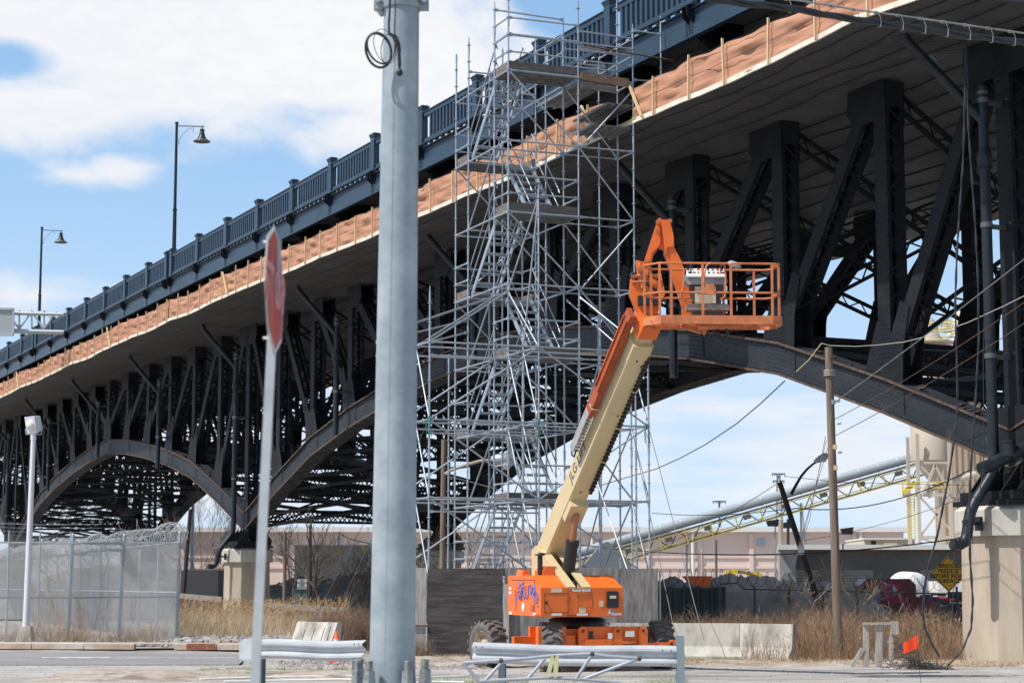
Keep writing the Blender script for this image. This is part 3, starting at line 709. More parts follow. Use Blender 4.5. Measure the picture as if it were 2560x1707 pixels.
for lv in (4, 6, 8):                             # base bays
    zz = lv
    for aa in (-2.1, -1.05):
        for b0, b1 in ((-3.05, 0), (0, 3.2)): bar('base_ledger', S(aa, b0, zz), S(aa, b1, zz))
    for bb in (-3.05, 0, 3.2):
        bar('base_ledger', S(-2.1, bb, zz), S(-1.05, bb, zz))
    bar('base_ledger', S(-1.05, -3.05, zz), S(1.03, -3.05, zz)); bar('base_ledger', S(-1.05, 3.2, zz), S(1.03, 3.2, zz))
    bar('base_ledger', S(1.03, 3.2, zz), S(2.4, 3.2, zz)); bar('base_ledger', S(1.03, -3.05, zz), S(1.03, 0, zz)); bar('base_ledger', S(-1.05, 0, zz), S(0, 0, zz))
    bar('base_ledger', S(-2.1, -3.05, zz - .35), S(-2.1, 0, zz - .35), off=.02)
# braces: tower faces
for i, lv in enumerate(range(2, 17, 2)):
    if i % 2 == 1: bar('brace', S(0, 0, lv), S(0, 2.13, lv - 2)); bar('brace', S(1.03, .05, lv), S(1.03, 2.13, lv - 2))
    else: bar('brace', S(0, 2.13, lv), S(0, 3.85, lv - 2))
    if lv > 8:
        if i % 2: bar('brace', S(0, 3.85, lv - .2), S(0, 2.13, lv - 2.1)); bar('brace', S(1.03, 2.13, lv), S(1.03, 3.85, lv - 2))
        bar('brace', S(4.07, 0, lv - 2), S(4.07, 2.13, lv)) if i % 2 else bar('brace', S(4.07, 2.13, lv - 2), S(4.07, 0, lv))
    bar('brace', S(3.05, 0, lv - 2), S(1.03, 0, lv), off=.08) if i % 2 == 0 and lv < 15 else None
for lv in (2, 4, 6, 8):
    for bb in (-3.05, 0, 3.2):
        bar('brace', S(-1.05, bb, lv), S(-2.1, bb, lv - 2)); 
    bar('brace', S(-2.1, -3.05, lv), S(-2.1, 0, lv - 2)) if lv in (6, 4) else bar('brace', S(-2.1, 0, lv), S(-2.1, -3.05, lv - 2))
    bar('brace', S(-2.1, 0, lv), S(-2.1, 3.2, lv - 2)) if lv in (8, 4) else bar('brace', S(-2.1, 3.2, lv), S(-2.1, 0, lv - 2))
    bar('brace', S(0, 0, lv), S(-1.05, 0, lv - 2)); bar('brace', S(1.03, -3.05, lv - 2), S(1.03, 0, lv)); bar('brace', S(-1.05, -3.05, lv), S(1.03, -3.05, lv - 2)); bar('brace', S(1.03, 3.2, lv), S(2.4, 3.2, lv - 2))
    bar('brace', S(-1.05, 3.2, lv), S(1.03, 3.2, lv - 2))
bar('brace', S(-2.1, 0, 12), S(0, 0, 9.8)); bar('brace', S(-2.1, 0, 12), S(-1.05, 0, 8.1)); 
for da in (0, .9):                               # rakers down to the left wing
    bar('raker', S(da, -.03, 9.75), S(-2.1 + da, -3.05, 8.0)); bar('raker', S(da, -.03, 9.75), S(-2.1 + da, -3.05 - 1.1, 8.2)); bar('raker', S(3.05, -.03, 9.0 + da * .4), S(.6, -3.6, 7.9 + da * .4))
bar('raker', S(0, 2.13, 9.75), S(-2.1, 3.2, 8.0)); bar('raker', S(0, 2.13, 10), S(.2, 3.9, 8.3)); bar('raker', S(0, 0, 9.75), S(-2.1, 0, 8.0)); bar('raker', S(1.03, 2.2, 9.8), S(-1.05, 3.2, 8.0))
# landings
def landing(a0, a1, b0, b1, z, toes='abAB', th=.055, along='b'):
    mb = MB()
    if along == 'b':
        n = max(2, int(round((a1 - a0) / .25))); w = (a1 - a0) / n
        for i in range(n):
            c = a0 + (i + .5) * w; mb.box(S(c, (b0 + b1) / 2, z), AD * (w / 2 - .008), BD * ((b1 - b0) / 2), Z * .008)
            for e in (-1, 1): mb.box(S(c + e * (w / 2 - .02), (b0 + b1) / 2, z - .035), AD * .008, BD * ((b1 - b0) / 2), Z * .035)
            for q in np.arange(b0 + .1, b1, .12): mb.box(S(c, q, z - .012), AD * (w / 2 - .05), BD * .02, Z * .006)
    else:
        n = max(2, int(round((b1 - b0) / .25))); w = (b1 - b0) / n
        for i in range(n):
            c = b0 + (i + .5) * w; mb.box(S((a0 + a1) / 2, c, z), AD * ((a1 - a0) / 2), BD * (w / 2 - .008), Z * .008)
            for e in (-1, 1): mb.box(S((a0 + a1) / 2, c + e * (w / 2 - .02), z - .035), AD * ((a1 - a0) / 2), BD * .008, Z * .035)
            for q in np.arange(a0 + .1, a1, .12): mb.box(S(q, c, z - .012), AD * .02, BD * (w / 2 - .05), Z * .006)
    sc_part('landing', mb, GALVD)
    for t in toes:
        p, q = {'a': ((a0, b0), (a0, b1)), 'A': ((a1, b0), (a1, b1)), 'b': ((a0, b0), (a1, b0)), 'B': ((a0, b1), (a1, b1))}[t]
        o = {'a': AD * .04, 'A': -AD * .04, 'b': BD * .04, 'B': -BD * .04}[t]
        mb = MB(); mb.beam(S(*p, z + .13) + o, S(*q, z + .13) + o, .035, .23, Z); sc_part('toe_board', mb, TOE)
    # guardrails
    for h in (.5, 1.0):
        for t in toes:
            p, q = {'a': ((a0, b0), (a0, b1)), 'A': ((a1, b0), (a1, b1)), 'b': ((a0, b0), (a1, b0)), 'B': ((a0, b1), (a1, b1))}[t]
            bar('guardrail', S(*p, z + h), S(*q, z + h))
for z in (4, 8, 12, 16): landing(0, 1.03, 0, 2.13, z + .03, 'abB' if z < 16 else 'ab')
for z in (2, 6, 10, 14): landing(3.05, 4.07, 0, 2.13, z + .03, 'AbB')
for q in (17.0, 17.5):
    bar('guardrail', S(0, 0, q), S(0, 2.13, q)); bar('guardrail', S(0, 0, q), S(1.03, 0, q)); bar('guardrail', S(3.05, 0, q - .8), S(3.05, 2.13, q - .8))
bar('guardrail', S(1.03, 0, 18), S(1.03, 2.13, 17.95)); bar('guardrail', S(1.03, 2.13, 17.5), S(3.05, 2.13, 17.5)); bar('guardrail', S(1.03, 2.13, 17.0), S(3.05, 2.13, 17.0))
for z in (16.5, 17.0): bar('guardrail', S(3.05, 1.07, z), S(4.07, 1.07, z)); bar('guardrail', S(2.3, 2.13, z), S(4.07, 2.13, z)); bar('guardrail', S(0, 2.13, z), S(0, 3.85, z)); bar('guardrail', S(0, 2.13, z + .35), S(0, 3.85, z + .3)); bar('guardrail', S(0, 3.85, z + .3), S(2.3, 3.85, z + .3)); bar('guardrail', S(1.03, 2.13, z + .1), S(1.03, 3.85, z + .1))
landing(0, 3.05, 2.15, 3.0, 15.9, 'a', along='a'); landing(0, 2.3, 3.0, 3.9, 15.35, '', along='a'); landing(.2, 1.6, 2.6, 3.85, 14.75, '', along='a')
mb = MB(); mb.beam(S(-.03, 2.2, 16.05), S(-.03, 3.7, 15.98), .035, .25, Z); mb.build('toe_board', mat('brown plank', (.16, .11, .085), .85, 0, (.26, .18, .13), 5, 6, stretch=(1, 1, 5)), SCF)
mb = MB(); mb.beam(S(-.03, 2.2, 15.78), S(-.03, 3.3, 15.74), .035, .2, Z); sc_part('toe_board', mb, TOE)
std(-.1, 4.7, 15.4, 17.9); bar('guardrail', S(0, 3.85, 17.55), S(-.1, 4.7, 17.5)); bar('guardrail', S(0, 3.85, 16.1), S(-.1, 4.7, 16.1))
bar('rusty_tube', S(0, 2.3, 16.95), S(-.15, 5.1, 16.75), TR, RUST)
# stair flights
def flight(atop, abot, b0, b1, zt, zb):
    mb = MB(); n = 8
    for b in (b0, b1): mb.beam(S(atop, b, zt), S(abot, b, zb + .08), .03, .15, Z)
    for i in range(n):
        t = (i + .5) / n; a = atop + (abot - atop) * t; z = zt + (zb - zt) * t + .02
        mb.box(S(a, (b0 + b1) / 2, z), AD * .105, BD * ((b1 - b0) / 2), Z * .012); mb.box(S(a + .105 * (1 if atop < abot else -1), (b0 + b1) / 2, z - .02), AD * .006, BD * ((b1 - b0) / 2), Z * .028)
        mb.box(S(a - .105 * (1 if atop < abot else -1), (b0 + b1) / 2, z - .02), AD * .006, BD * ((b1 - b0) / 2), Z * .028)
    sc_part('stair_flight', mb, GALV)
    s = 1 if atop < abot else -1
    for b in (b0 - .03, b1 + .03):
        for h in (.5, 1.0):
            mb = MB(); mb.path([S(atop - s * .1, b, zt + h - .15), S(atop, b, zt + h), S(abot, b, zb + h), S(abot + s * .1, b, zb + h - .15)], .021, 6); sc_part('stair_handrail', mb, GALV)
for z in (4, 8, 12, 16):
    flight(1.08, 3.0, .1, .86, z, z - 2)
    if z > 2: flight(3.0, 1.08, 1.15, 1.95, z - 2, z - 4) if z > 4 else None
flight(3.0, 1.08, 1.15, 1.95, 2, 0.05)
for nme, (r, m) in _rest.items(): r.build(nme, m, SCF)['kind'] = 'stuff'
# green ties and guy wires of the scaffold
def wire(name, pts, r, m, label, cat='cable', group=None, n=4):
    mb = MB(); mb.path(pts, r, n); o = mb.build(name, m, loc=pts[0]); return tag(o, label, cat, group)
def sag(a, b, s, n=14):
    a = Vector(a); b = Vector(b); return [a + (b - a) * (i / n) - Z * (4 * s * (i / n) * (1 - i / n)) for i in range(n + 1)]
WIREM = mat('grey wire rope', (.16, .16, .16), .5, .4); GREENR = mat('green rope', (.02, .20, .15), .8)
for i, (p, q, lb) in enumerate([(S(-2.1, 3.2, 6), P(1760, 1600, 47), 'guy wire running down to the right from the right corner of the scaffold'),
                 (S(-1.05, 3.2, 6.1), P(1695, 1620, 48), 'guy wire left of another one, from the right side of the scaffold to the ground'),
                 (S(-2.1, -3.05, 6), P(818, 1578, 52.5), 'guy wire running down left from the scaffold behind the steel pole to the barrier'),
                 (S(-1.05, -3.05, 6), P(775, 1570, 53.5), 'leftmost guy wire running down from the scaffold behind the steel pole'),
                 (S(0, 2.13, 6), P(1640, 1632, 48.6), 'white taped guy line hanging in front of the right plywood panel')]):
    wire('guy_wire', [p, q], .011 if i < 4 else .018, WIREM if i < 4 else WHITE, lb, 'guy wire')
for a, b, z in ((-2.1, -3.05, 6), (-1.05, -3.05, 6), (-2.1, 0, 6.05), (-2.1, 3.2, 6)):
    mb = MB(); o = S(a, b, z)
    for j in range(4): mb.path([o + Vector((ru(-.05, .05), -.05, .08)), o + Vector((ru(-.12, .05), -.06, -.15)), o + Vector((ru(-.1, .1), -.05, -.45))], .009, 4)
    mb.build('green_tie', GREENR, SCF)

# plywood hoarding in front of the scaffold
HO = empty('plywood_hoarding', P(1340, 1461, 49.0) - Z * 1.8, 'weathered dark plywood hoarding behind the orange boom lift', 'hoarding')
def panel(x0, x1, y0, z0, m, Y=49.0, nm='plywood_panel', dy=0.0):
    a = P(x0, 1461, Y); b = P(x1, 1461, Y); z1 = 1.8 + (1461 - y0) * Y / 4888; mb = MB()
    mb.box(((a.x + b.x) / 2, Y + dy, (z1 + z0) / 2), X * ((b.x - a.x) / 2 - .006), Yv * .012, Z * ((z1 - z0) / 2)); mb.build(nm, m, HO)
panel(1030, 1067, 1419, -.1, WOODL); panel(1068, 1257, 1421, .93, WOODG); panel(1068, 1257, 1533, -.1, WOODG, dy=-.006); panel(1262, 1440, 1419, -.1, WOODV, dy=.05); panel(1441, 1548, 1418, -.1, WOODV); panel(1549, 1645, 1421, -.1, WOODV, dy=-.03); panel(1647, 1652, 1421, -.1, WOODL)
panel(1258, 1273, 1459, -.1, WOODL, nm='batten', dy=-.05); panel(1275, 1281, 1459, -.1, WOODG, nm='batten', dy=-.05)
mb = MB(); mb.box((P(1048, 1561, 49).x, 48.95, .78), X * .2, Yv * .02, Z * .02); mb.build('batten', RUST, HO)
#@@
# ================================================================== BOOM LIFT
def boom_lift():
    al = R(16); f = Vector((math.sin(al), -math.cos(al), 0)); bk = -f; rt = Vector((math.cos(al), math.sin(al), 0))
    FC = Vector((1.465, 40.85, 0))
    def T(a, b, c): return FC + rt * a + bk * b + Z * c
    root = empty('boom_lift', Vector((1.35, 42.85, 0)), 'orange boom lift with cream telescopic boom raised and basket held up under the bridge', 'boom lift')
    # ---- chassis
    ca = R(14); cx = Vector((math.cos(ca), math.sin(ca), 0)); cy = Vector((-math.sin(ca), math.cos(ca), 0)); CC = Vector((1.42, 42.6, 0))
    def Cc(a, b, c): return CC + cx * a + cy * b + Z * c
    mb = MB()
    mb.box(Cc(0, 0, .62), cx * .62, cy * 1.25, Z * .22)
    for sg in (-1, 1):
        mb.prism([Cc(-.75, sg * 1.2, .42), Cc(.75, sg * 1.2, .42), Cc(.75, sg * 1.2, .88), Cc(-.75, sg * 1.2, .88)], cy * (sg * .16))
        mb.box(Cc(0, sg * 1.28, .50), cx * 1.12, cy * .13, Z * .16)
    mb.build('chassis_frame', ORANGE, root)
    FB = CC + cy * -1.42
    def Cf(a, b, c): return FB + cx * a + cy * b + Z * c
    mb = MB(); mb.prism([Cf(-.30, -.12, .93), Cf(1.02, -.12, .93), Cf(1.02, -.12, .30), Cf(-.30, -.12, .30)], cy * .07)
    for a in (-.34, .42, .98):                    # lugs with rounded tops
        pts = [Cf(a - .09, -.2, .32), Cf(a + .09, -.2, .32), Cf(a + .1, -.2, .8)] + [Cf(a + .1 * math.cos(t), -.2, .84 + .1 * math.sin(t)) for t in (0, .8, 1.57, 2.3, 3.14)] + [Cf(a - .1, -.2, .8)]
        mb.prism(pts, cy * .09)
    mb.box(Cf(.2, -.18, .60), cx * .62, cy * .03, Z * .03); mb.box(Cf(.0, -.22, .50), cx * .28, cy * .04, Z * .17)
    mb.build('front_crossmember', ORANGE, root)
    mb = MB()
    for a in (.42, .98, -.34): mb.lathe([(.035, 0), (.035, .006)], Cf(a, -.206, .84), 10, ax=-cy)
    mb.box(Cf(.55, -.13, .5), cx * .3, cy * .015, Z * .1); mb.build('pin_hole', mat('dark brownish red', (.14, .03, .015), .6), root)  # dark discs for the pin holes and a dark panel face
    mb = MB(); mb.box(Cf(-.98, .0, .66), cx * .30, cy * .1, Z * .27); mb.box(Cf(-.62, .02, .5), cx * .14, cy * .12, Z * .25); mb.box(Cf(-1.1, .05, .42), cx * .4, cy * .06, Z * .12)
    mb.build('axle', ORANGE, root); mb = MB(); mb.box(Cf(1.38, .0, .44), cx * .38, cy * .07, Z * .15); mb.box(Cf(1.70, .04, .42), cx * .04, cy * .1, Z * .22); mb.build('axle', ORANGE, root)
    mb = MB(); mb.box(Cf(1.64, -.08, .46), cx * .02, cy * .03, Z * .14); mb.box(Cf(-.80, -.12, .62), cx * .015, cy * .01, Z * .02); mb.box(Cf(-.16, -.2, .74), cx * .035, cy * .01, Z * .10); mb.build('axle_fitting', BLK, root)
    for (a, z, w, h) in ((-1.05, .72, .05, .07), (.24, .74, .05, .06), (.62, .78, .05, .06), (.72, .78, .05, .06)):
        mb = MB(); mb.box(Cf(a, -.24 if a > 0 else -.11, z), cx * w, cy * .003, Z * h); mb.build('decal', WHITE, root)
    # ---- wheels
    def wheel(c, ang):
        ax = Vector((math.cos(ang), math.sin(ang), 0)); c = Vector(c); r, w = .515, .20; fr = Vector((-ax.y, ax.x, 0))
        hub = MB(); hub.lathe([(.28, -w * .55), (.30, -w * .9), (.27, -w * .85), (.24, -w * .2), (.1, -w * .15), (.1, -w * .6), (.07, -w * .75), (.001, -w * .75)], c, 20, ax=ax, caps=False)
        hub.lathe([(.001, .0), (.27, w * .3), (.30, w * .9)], c, 20, ax=ax, caps=False)
        wo = hub.build('wheel', mat('dusty rim paint', (.50, .42, .28), .7, 0, (.20, .15, .10), 8), root); tag(wo)
        ty = MB(); ty.lathe([(.29, -w * .9), (.34, -w * 1.02), (.44, -w * 1.04), (.475, -w * .93), (.478, 0), (.475, w * .93), (.44, w * 1.04), (.34, w * 1.02), (.29, w * .9)], c, 40, ax=ax, caps=False)
        nl = 17
        for i in range(nl):                       # chevron lugs
            for sg, ph in ((1, 0), (-1, .5)):
                t0 = 2 * math.pi * (i + ph) / nl; rr = r - .02
                def q(t, y, rad): return c + ax * y + (fr * math.cos(t) + Z * math.sin(t)) * rad
                for (ya, yb, ta, tb) in ((.0, .11, 0, .02), (.11, .215, .02, .20)):
                    vs = []
                    for rad, sh in ((.465, .0), (r, .012)):
                        for (y, t) in ((ya, ta), (yb, tb), (yb, tb + .14), (ya, ta + .14)): vs.append(q(t0 + t + (sh if t in (ta, tb) else -sh), sg * y, rad))
                    ty.add(vs, [(0, 1, 2, 3), (7, 6, 5, 4), (0, 4, 5, 1), (1, 5, 6, 2), (2, 6, 7, 3), (3, 7, 4, 0)])
        ty.build('tyre', TYRE, wo)
    wheel((-.53, 43.1, .515), R(33)); wheel((.80, 41.1, .515), R(5)); wheel((3.22, 42.6, .515), R(9)); wheel((1.95, 44.7, .515), R(14))
    # ---- turntable
    mb = MB(); mb.lathe([(.55, .80), (.62, .84), (.62, 1.06), (.5, 1.10)], CC, 24); mb.build('slew_ring', BLK, root)
    def hood(a0, a1, nm, top=2.0):
        mb = MB(); prof = [(0, 1.15), (0, 1.74), (.78, top), (2.5, top), (2.5, 1.15)]
        mb.prism([T(a0, b, c) for b, c in prof], rt * (a1 - a0)); return mb.build(nm, ORANGE, root)
    hl = hood(-.9, -.34, 'engine_hood'); hr = hood(.2, .9, 'tank_hood')
    mb = MB(); mb.box(T(-.07, .06, 1.44), rt * .27, bk * .05, Z * .29); mb.box(T(-.07, 1.3, 1.2), rt * .27, bk * 1.2, Z * .05); mb.box(T(-.07, .03, 1.16), rt * .97, bk * .02, Z * .02); mb.build('turntable_deck', ORANGE, root)
    mb = MB(); mb.prism([T(-.60, .85, 1.99), T(-.34, .85, 1.99), T(-.34, .85, 2.19), T(-.52, .85, 2.19), T(-.60, .85, 2.10)], bk * .6); mb.build('hood_box', ORANGE, root); mb = MB(); mb.prism([T(-.86, 1.5, 1.99), T(-.70, 1.5, 1.99), T(-.70, 1.5, 2.10), T(-.84, 1.5, 2.12)], bk * .5); mb.build('hood_box', ORANGE, root)
    mb = MB(); mb.tube(T(-.63, .95, 1.95), T(-.63, .95, 2.42), .055, 12); mb.lathe([(.11, 0), (.11, .03)], T(-.63, .95, 2.42), 12); mb.beam(T(-.66, .95, 2.47), T(-.45, .95, 2.45), .1, .02); mb.build('exhaust_stack', BLK, root)
    # doors, seams, decals on the front and the left side
    dark = mat('panel gap', (.10, .02, .005), .8); F = -.006
    def fr(a0, a1, c0, c1, w=.006, nm='panel_door'):
        mb = MB()
        for (x0, x1, z0, z1) in ((a0, a1, c0, c0 + w), (a0, a1, c1 - w, c1), (a0, a0 + w, c0 + w, c1 - w), (a1 - w, a1, c0 + w, c1 - w)):
            mb.box(T((x0 + x1) / 2, F * .4, (z0 + z1) / 2), rt * ((x1 - x0) / 2), bk * .004, Z * ((z1 - z0) / 2))
        mb.build(nm, dark, root)
    fr(-.83, -.28, 1.23, 1.62); fr(-.08, .22, 1.33, 1.60, .004)
    mb = MB(); mb.box(T(-.785, -.02, 1.43), rt * .022, bk * .015, Z * .03); mb.build('door_handle', BLK, root)
    mb = MB(); mb.box(T(.66, -.025, 1.49), rt * .125, bk * .03, Z * .165); mb.box(T(.66, -.025, 1.655), rt * .09, bk * .028, Z * .012); o = mb.build('control_box', BLK, root)
    def decal(a, c, w, h, col=None, nm='decal'):
        mb = MB(); mb.box(T(a, -.008, c), rt * w, bk * .003, Z * h); mb.build(nm, col or WHITE, root)
    CRL = mat('cream sticker', (.68, .55, .38), .6)
    decal(-.56, 1.685, .12, .042, CRL); decal(-.12, 1.69, .09, .03, WHITE); decal(.09, 1.69, .09, .03, WHITE); decal(.42, 1.41, .045, .062, CRL); decal(0, 1.28, .07, .062, CRL); decal(.63, 1.245, .052, .045, WHITE)
    decal(.66, 1.545, .07, .032, CRL); decal(-.56, 1.19, .11, .024, WHITE); decal(0, 1.185, .12, .024, WHITE); decal(.75, 1.19, .11, .024, WHITE)
    mb = MB(); mb.m = 0; mb.box(T(.66, -.058, 1.545), rt * .07, bk * .002, Z * .03); mb.build('control_label', CRL, root)
    REDM = mat('red ink', (.5, .02, .03), .6); NAVY = mat('navy ink', (.055, .065, .13), .6)
    mb = MB(); mb.box(T(.645, -.014, 1.257), rt * .022, bk * .002, Z * .02); mb.build('decal_print', NAVY, root)
    for j in range(3):
        mb = MB(); mb.box(T(-.12 + .21 * (j % 2), -.014, 1.71 - .0 * j), rt * .07, bk * .002, Z * .005); mb.build('decal_print', REDM, root)
    mb = MB(); mb.box(T(0, -.014, 1.33), rt * .065, bk * .002, Z * .006); mb.build('decal_print', mat('green ink', (.03, .25, .08), .6), root)
    # left side: seam, vents, oval, digits, graffiti
    def Lp(b, c): return T(-.905, b, c)
    mb = MB()
    for (b0, b1, c0, c1) in ((.3, 2.2, 1.90, 1.906), (1.85, 1.862, 1.25, 1.70), (.45, .46, 1.2, 1.9)): mb.box(Lp((b0 + b1) / 2, (c0 + c1) / 2), rt * .004, bk * ((b1 - b0) / 2), Z * ((c1 - c0) / 2))
    mb.build('side_seam', dark, root)
    pts = [Lp(1.3 + .10 * math.cos(t), 1.33 + .095 * math.sin(t)) for t in np.linspace(0, 2 * math.pi, 16, endpoint=False)]
    mb = MB(); mb.prism(pts, -rt * .004); mb.build('decal', WHITE, root)
    for (b, c, w, h) in ((2.3, 1.72, .09, .03), (2.3, 1.63, .09, .03), (2.28, 1.19, .1, .03), (.45, 1.19, .1, .03)):
        mb = MB(); mb.box(Lp(b, c), rt * .004, bk * w, Z * h); mb.build('decal', WHITE, root)
    mb = MB(); text_mb(mb, '120', Lp(.62, 1.31), -bk, Z, .18, .006); mb.build('number', mat('rust red number', (.30, .05, .015), .7), root)
    GR = mat('blue marker graffiti', (.05, .16, .55), .6); GP = mat('violet graffiti', (.35, .16, .55), .6)
    def stroke(pts, m, r=.011):
        mb = MB(); mb.path([Lp(b, c) - rt * .004 for b, c in pts], r, 5); mb.build('graffiti', m, root)
    def sp(cx_, cz, rb, rc, t0, t1, n=16): return [(cx_ + rb * math.cos(t), cz + rc * math.sin(t)) for t in np.linspace(t0, t1, n)]
    stroke(sp(1.55, 1.60, .16, .07, .4, 2 * math.pi), GR); stroke([(1.70, 1.86), (1.55, 1.75), (1.35, 1.70), (1.5, 1.62), (1.62, 1.50), (1.4, 1.48), (1.32, 1.72)], GR)
    stroke([(1.30, 1.83), (1.26, 1.6), (1.2, 1.5), (1.12, 1.55), (1.10, 1.72)], GR); stroke([(1.22, 1.76), (1.42, 1.73)], GR); stroke([(1.10, 1.76), (1.06, 1.55), (.96, 1.5), (.9, 1.6), (.9, 1.78)], GR)
    stroke(sp(.72, 1.70, .09, .09, .5, 5.6), GR); stroke([(.80, 1.80), (.72, 1.6), (.62, 1.52)], GR); stroke(sp(.52, 1.67, .08, .07, 0, 6.3), GR); stroke([(.45, 1.82), (.35, 1.60), (.28, 1.50)], GR); stroke(sp(.30, 1.53, .12, .10, 0, 6.3), GR)
    stroke([(1.78, 1.62), (1.76, 1.45), (1.72, 1.35)], GP); stroke([(1.7, 1.7), (1.5, 1.8), (1.2, 1.86)], GP, .008); stroke([(.2, 1.38), (.2, 1.33)], GR)
    # ---- upright plates and boom
    for a in (-.31, .17):
        mb = MB(); mb.prism([T(a, .02, 1.72), T(a, 1.9, 2.50), T(a, 2.25, 2.62), T(a, 2.5, 2.5), T(a, 2.5, 1.6), T(a, .5, 1.6)], rt * (.03 if a < 0 else -.03))
        s = .09 if a < 0 else -.09
        mb.beam(T(a + s * .8, .0, 1.74), T(a + s * .8, 1.95, 2.54), .19, .04, Z); mb.prism([T(a - .012, .6, 2.0), T(a - .012, 1.9, 2.5), T(a - .012, 2.3, 2.66), T(a - .012, 2.62, 2.55), T(a - .012, 2.62, 1.9)], rt * .03); mb.build('upright_plate', CREAM, root)
    b_el, b_az = R(40), R(20.5); hd = Vector((math.sin(b_az), -math.cos(b_az), 0)); bd = hd * math.cos(b_el) + Z * math.sin(b_el)
    bu = -hd * math.sin(b_el) + Z * math.cos(b_el); bs = Vector((math.cos(b_az), math.sin(b_az), 0))     # up and right of the boom
    PV = T(-.07, 2.2, 2.45)
    def Q(t, s, u): return PV + bd * t + bs * s + bu * u
    def bx(mb, t0, t1, s0, s1, u0, u1): mb.box(Q((t0 + t1) / 2, (s0 + s1) / 2, (u0 + u1) / 2), bd * ((t1 - t0) / 2), bs * ((s1 - s0) / 2), bu * ((u1 - u0) / 2))
    BL = 6.55
    mb = MB(); hw, hh = .205, .27; c = .035
    ring = lambda t, g=0: [Q(t, -hw - g + c, -hh - g), Q(t, hw + g - c, -hh - g), Q(t, hw + g, -hh - g + c), Q(t, hw + g, hh + g - c), Q(t, hw + g - c, hh + g), Q(t, -hw - g + c, hh + g), Q(t, -hw - g, hh + g - c), Q(t, -hw - g, -hh - g + c)]
    mb.loft([ring(-.25), ring(BL)]); mb.loft([ring(BL - .42, .012), ring(BL + .02, .012)]); mb.build('main_boom', CREAM, root)
    mb = MB(); bx(mb, BL, BL + .5, -.16, .16, -.2, .2); mb.build('fly_boom', CREAM, root)
    mb = MB(); bx(mb, 1.55, 2.05, -.2, .2, -.42, -.27); mb.build('cylinder_mount', CREAM, root)
    mb = MB()
    for t in np.arange(2.4, 6.2, .11): bx(mb, t, t + .05, .14, .24, -.32, -.26)
    bx(mb, 2.3, 6.3, .17, .23, -.31, -.275); mb.build('cable_chain', BLK, root)
    for t in (3.3, 4.3, 5.35):
        mb = MB(); mb.path([Q(t, .1, -.28), Q(t + .02, .2, -.36), Q(t + .12, .26, -.3)], .016, 5); mb.build('chain_guide', CREAM, root)
    for t, s, u in ((2.3, -.05, -.271), (4.6, .05, -.271), (6.0, .1, -.283), (6.15, -.05, -.283)):
        mb = MB(); bx(mb, t, t + .05, s, s + .04, u - .002, u + .002); mb.build('inspection_hole', BLK, root)
    mb = MB(); text_mb(mb, 'JLG LIFT', Q(2.95, -hw - .002, .02), bd, bu, .31, .003, bold=.012)
    # reading up the left face of the boom
    mb.build('lettering', NAVY, root)
    # lift cylinder
    c0, c1 = T(-.05, .95, 1.75), Q(1.8, 0, -.42); cdn = (c1 - c0).normalized(); Lc = (c1 - c0).length
    mb = MB(); mb.tube(c0, c0 + cdn * Lc * .62, .135, 18); mb.lathe([(.15, 0), (.15, .09)], c0 + cdn * (Lc * .62 - .06), 18, ax=cdn); mb.build('lift_cylinder', BLK, root)
    mb = MB(); mb.tube(c0 + cdn * Lc * .6, c1, .07, 12); mb.build('cylinder_rod', mat('rusty rod', (.42, .17, .09), .35, .5), root)
    # hose tray and power track on the left side of the boom
    mb = MB(); bx(mb, 4.3, BL + .55, -.40, -.30, .0, .26); bx(mb, 4.3, BL + .55, -.30, -.27, .0, .05); bx(mb, 5.0, BL + .4, -.43, -.40, .02, .06); bx(mb, 5.0, BL + .4, -.43, -.40, .20, .24); mb.build('hose_tray', mat('dull red orange paint', (.42, .085, .02), .55, 0, (.30, .06, .02), 3), root)
    mb = MB()
    for i in range(12): bx(mb, 3.25 + i * .095, 3.25 + i * .095 + .05, -.40, -.29, .02, .05); bx(mb, 3.25 + i * .095, 3.25 + i * .095 + .05, -.40, -.29, .2, .23)
    bx(mb, 3.2, 4.35, -.41, -.395, .02, .23); mb.build('power_track', GREYP, root)
    mb = MB(); mb.path([Q(3.3 + .0, -.35, .03), Q(3.12, -.35, .0), Q(3.05, -.35, .12), Q(3.15, -.35, .24), Q(3.35, -.35, .24)], .02, 6); mb.path([Q(3.5, -.37, .22), Q(4.3, -.37, .2)], .02, 5); mb.path([Q(3.4, -.33, .22), Q(4.3, -.33, .2)], .02, 5); mb.build('hose', BLK, root)
    mb = MB(); mb.path([Q(4.55, -.2, .15), Q(4.55, -.42, .1), Q(4.55, -.42, -.02), Q(4.55, -.2, -.05)], .016, 5); mb.build('tray_bracket', CREAM, root)
    # ---- boom head, jib
    YJ = 37.9
    def J(px, py, dy=0): return P(px, py, YJ + dy)
    mb = MB(); bx(mb, BL + .2, BL + .62, -.2, .2, -.26, .24); mb.prism([J(1575, 700, .2), J(1592, 690, .2), J(1650, 690, .2), J(1660, 740, .2), J(1640, 790, .2), J(1595, 795, .2), J(1572, 740, .2)], Yv * -.28)
    mb.prism([J(1590, 650), J(1612, 655), J(1640, 700), J(1600, 715)], Yv * .25); mb.build('boom_head', ORANGE, root)
    mb = MB()
    for a_, b_, r in (((1578, 690), (1615, 690), .05), ((1580, 706), (1622, 704), .035), ((1600, 655), (1606, 720), .03)): mb.tube(J(*a_, -.1), J(*b_, -.1), r, 8)
    mb.tube(J(1600, 672, -.2), J(1600, 672, .3), .06, 10); mb.build('head_pin', ORANGEW, root)
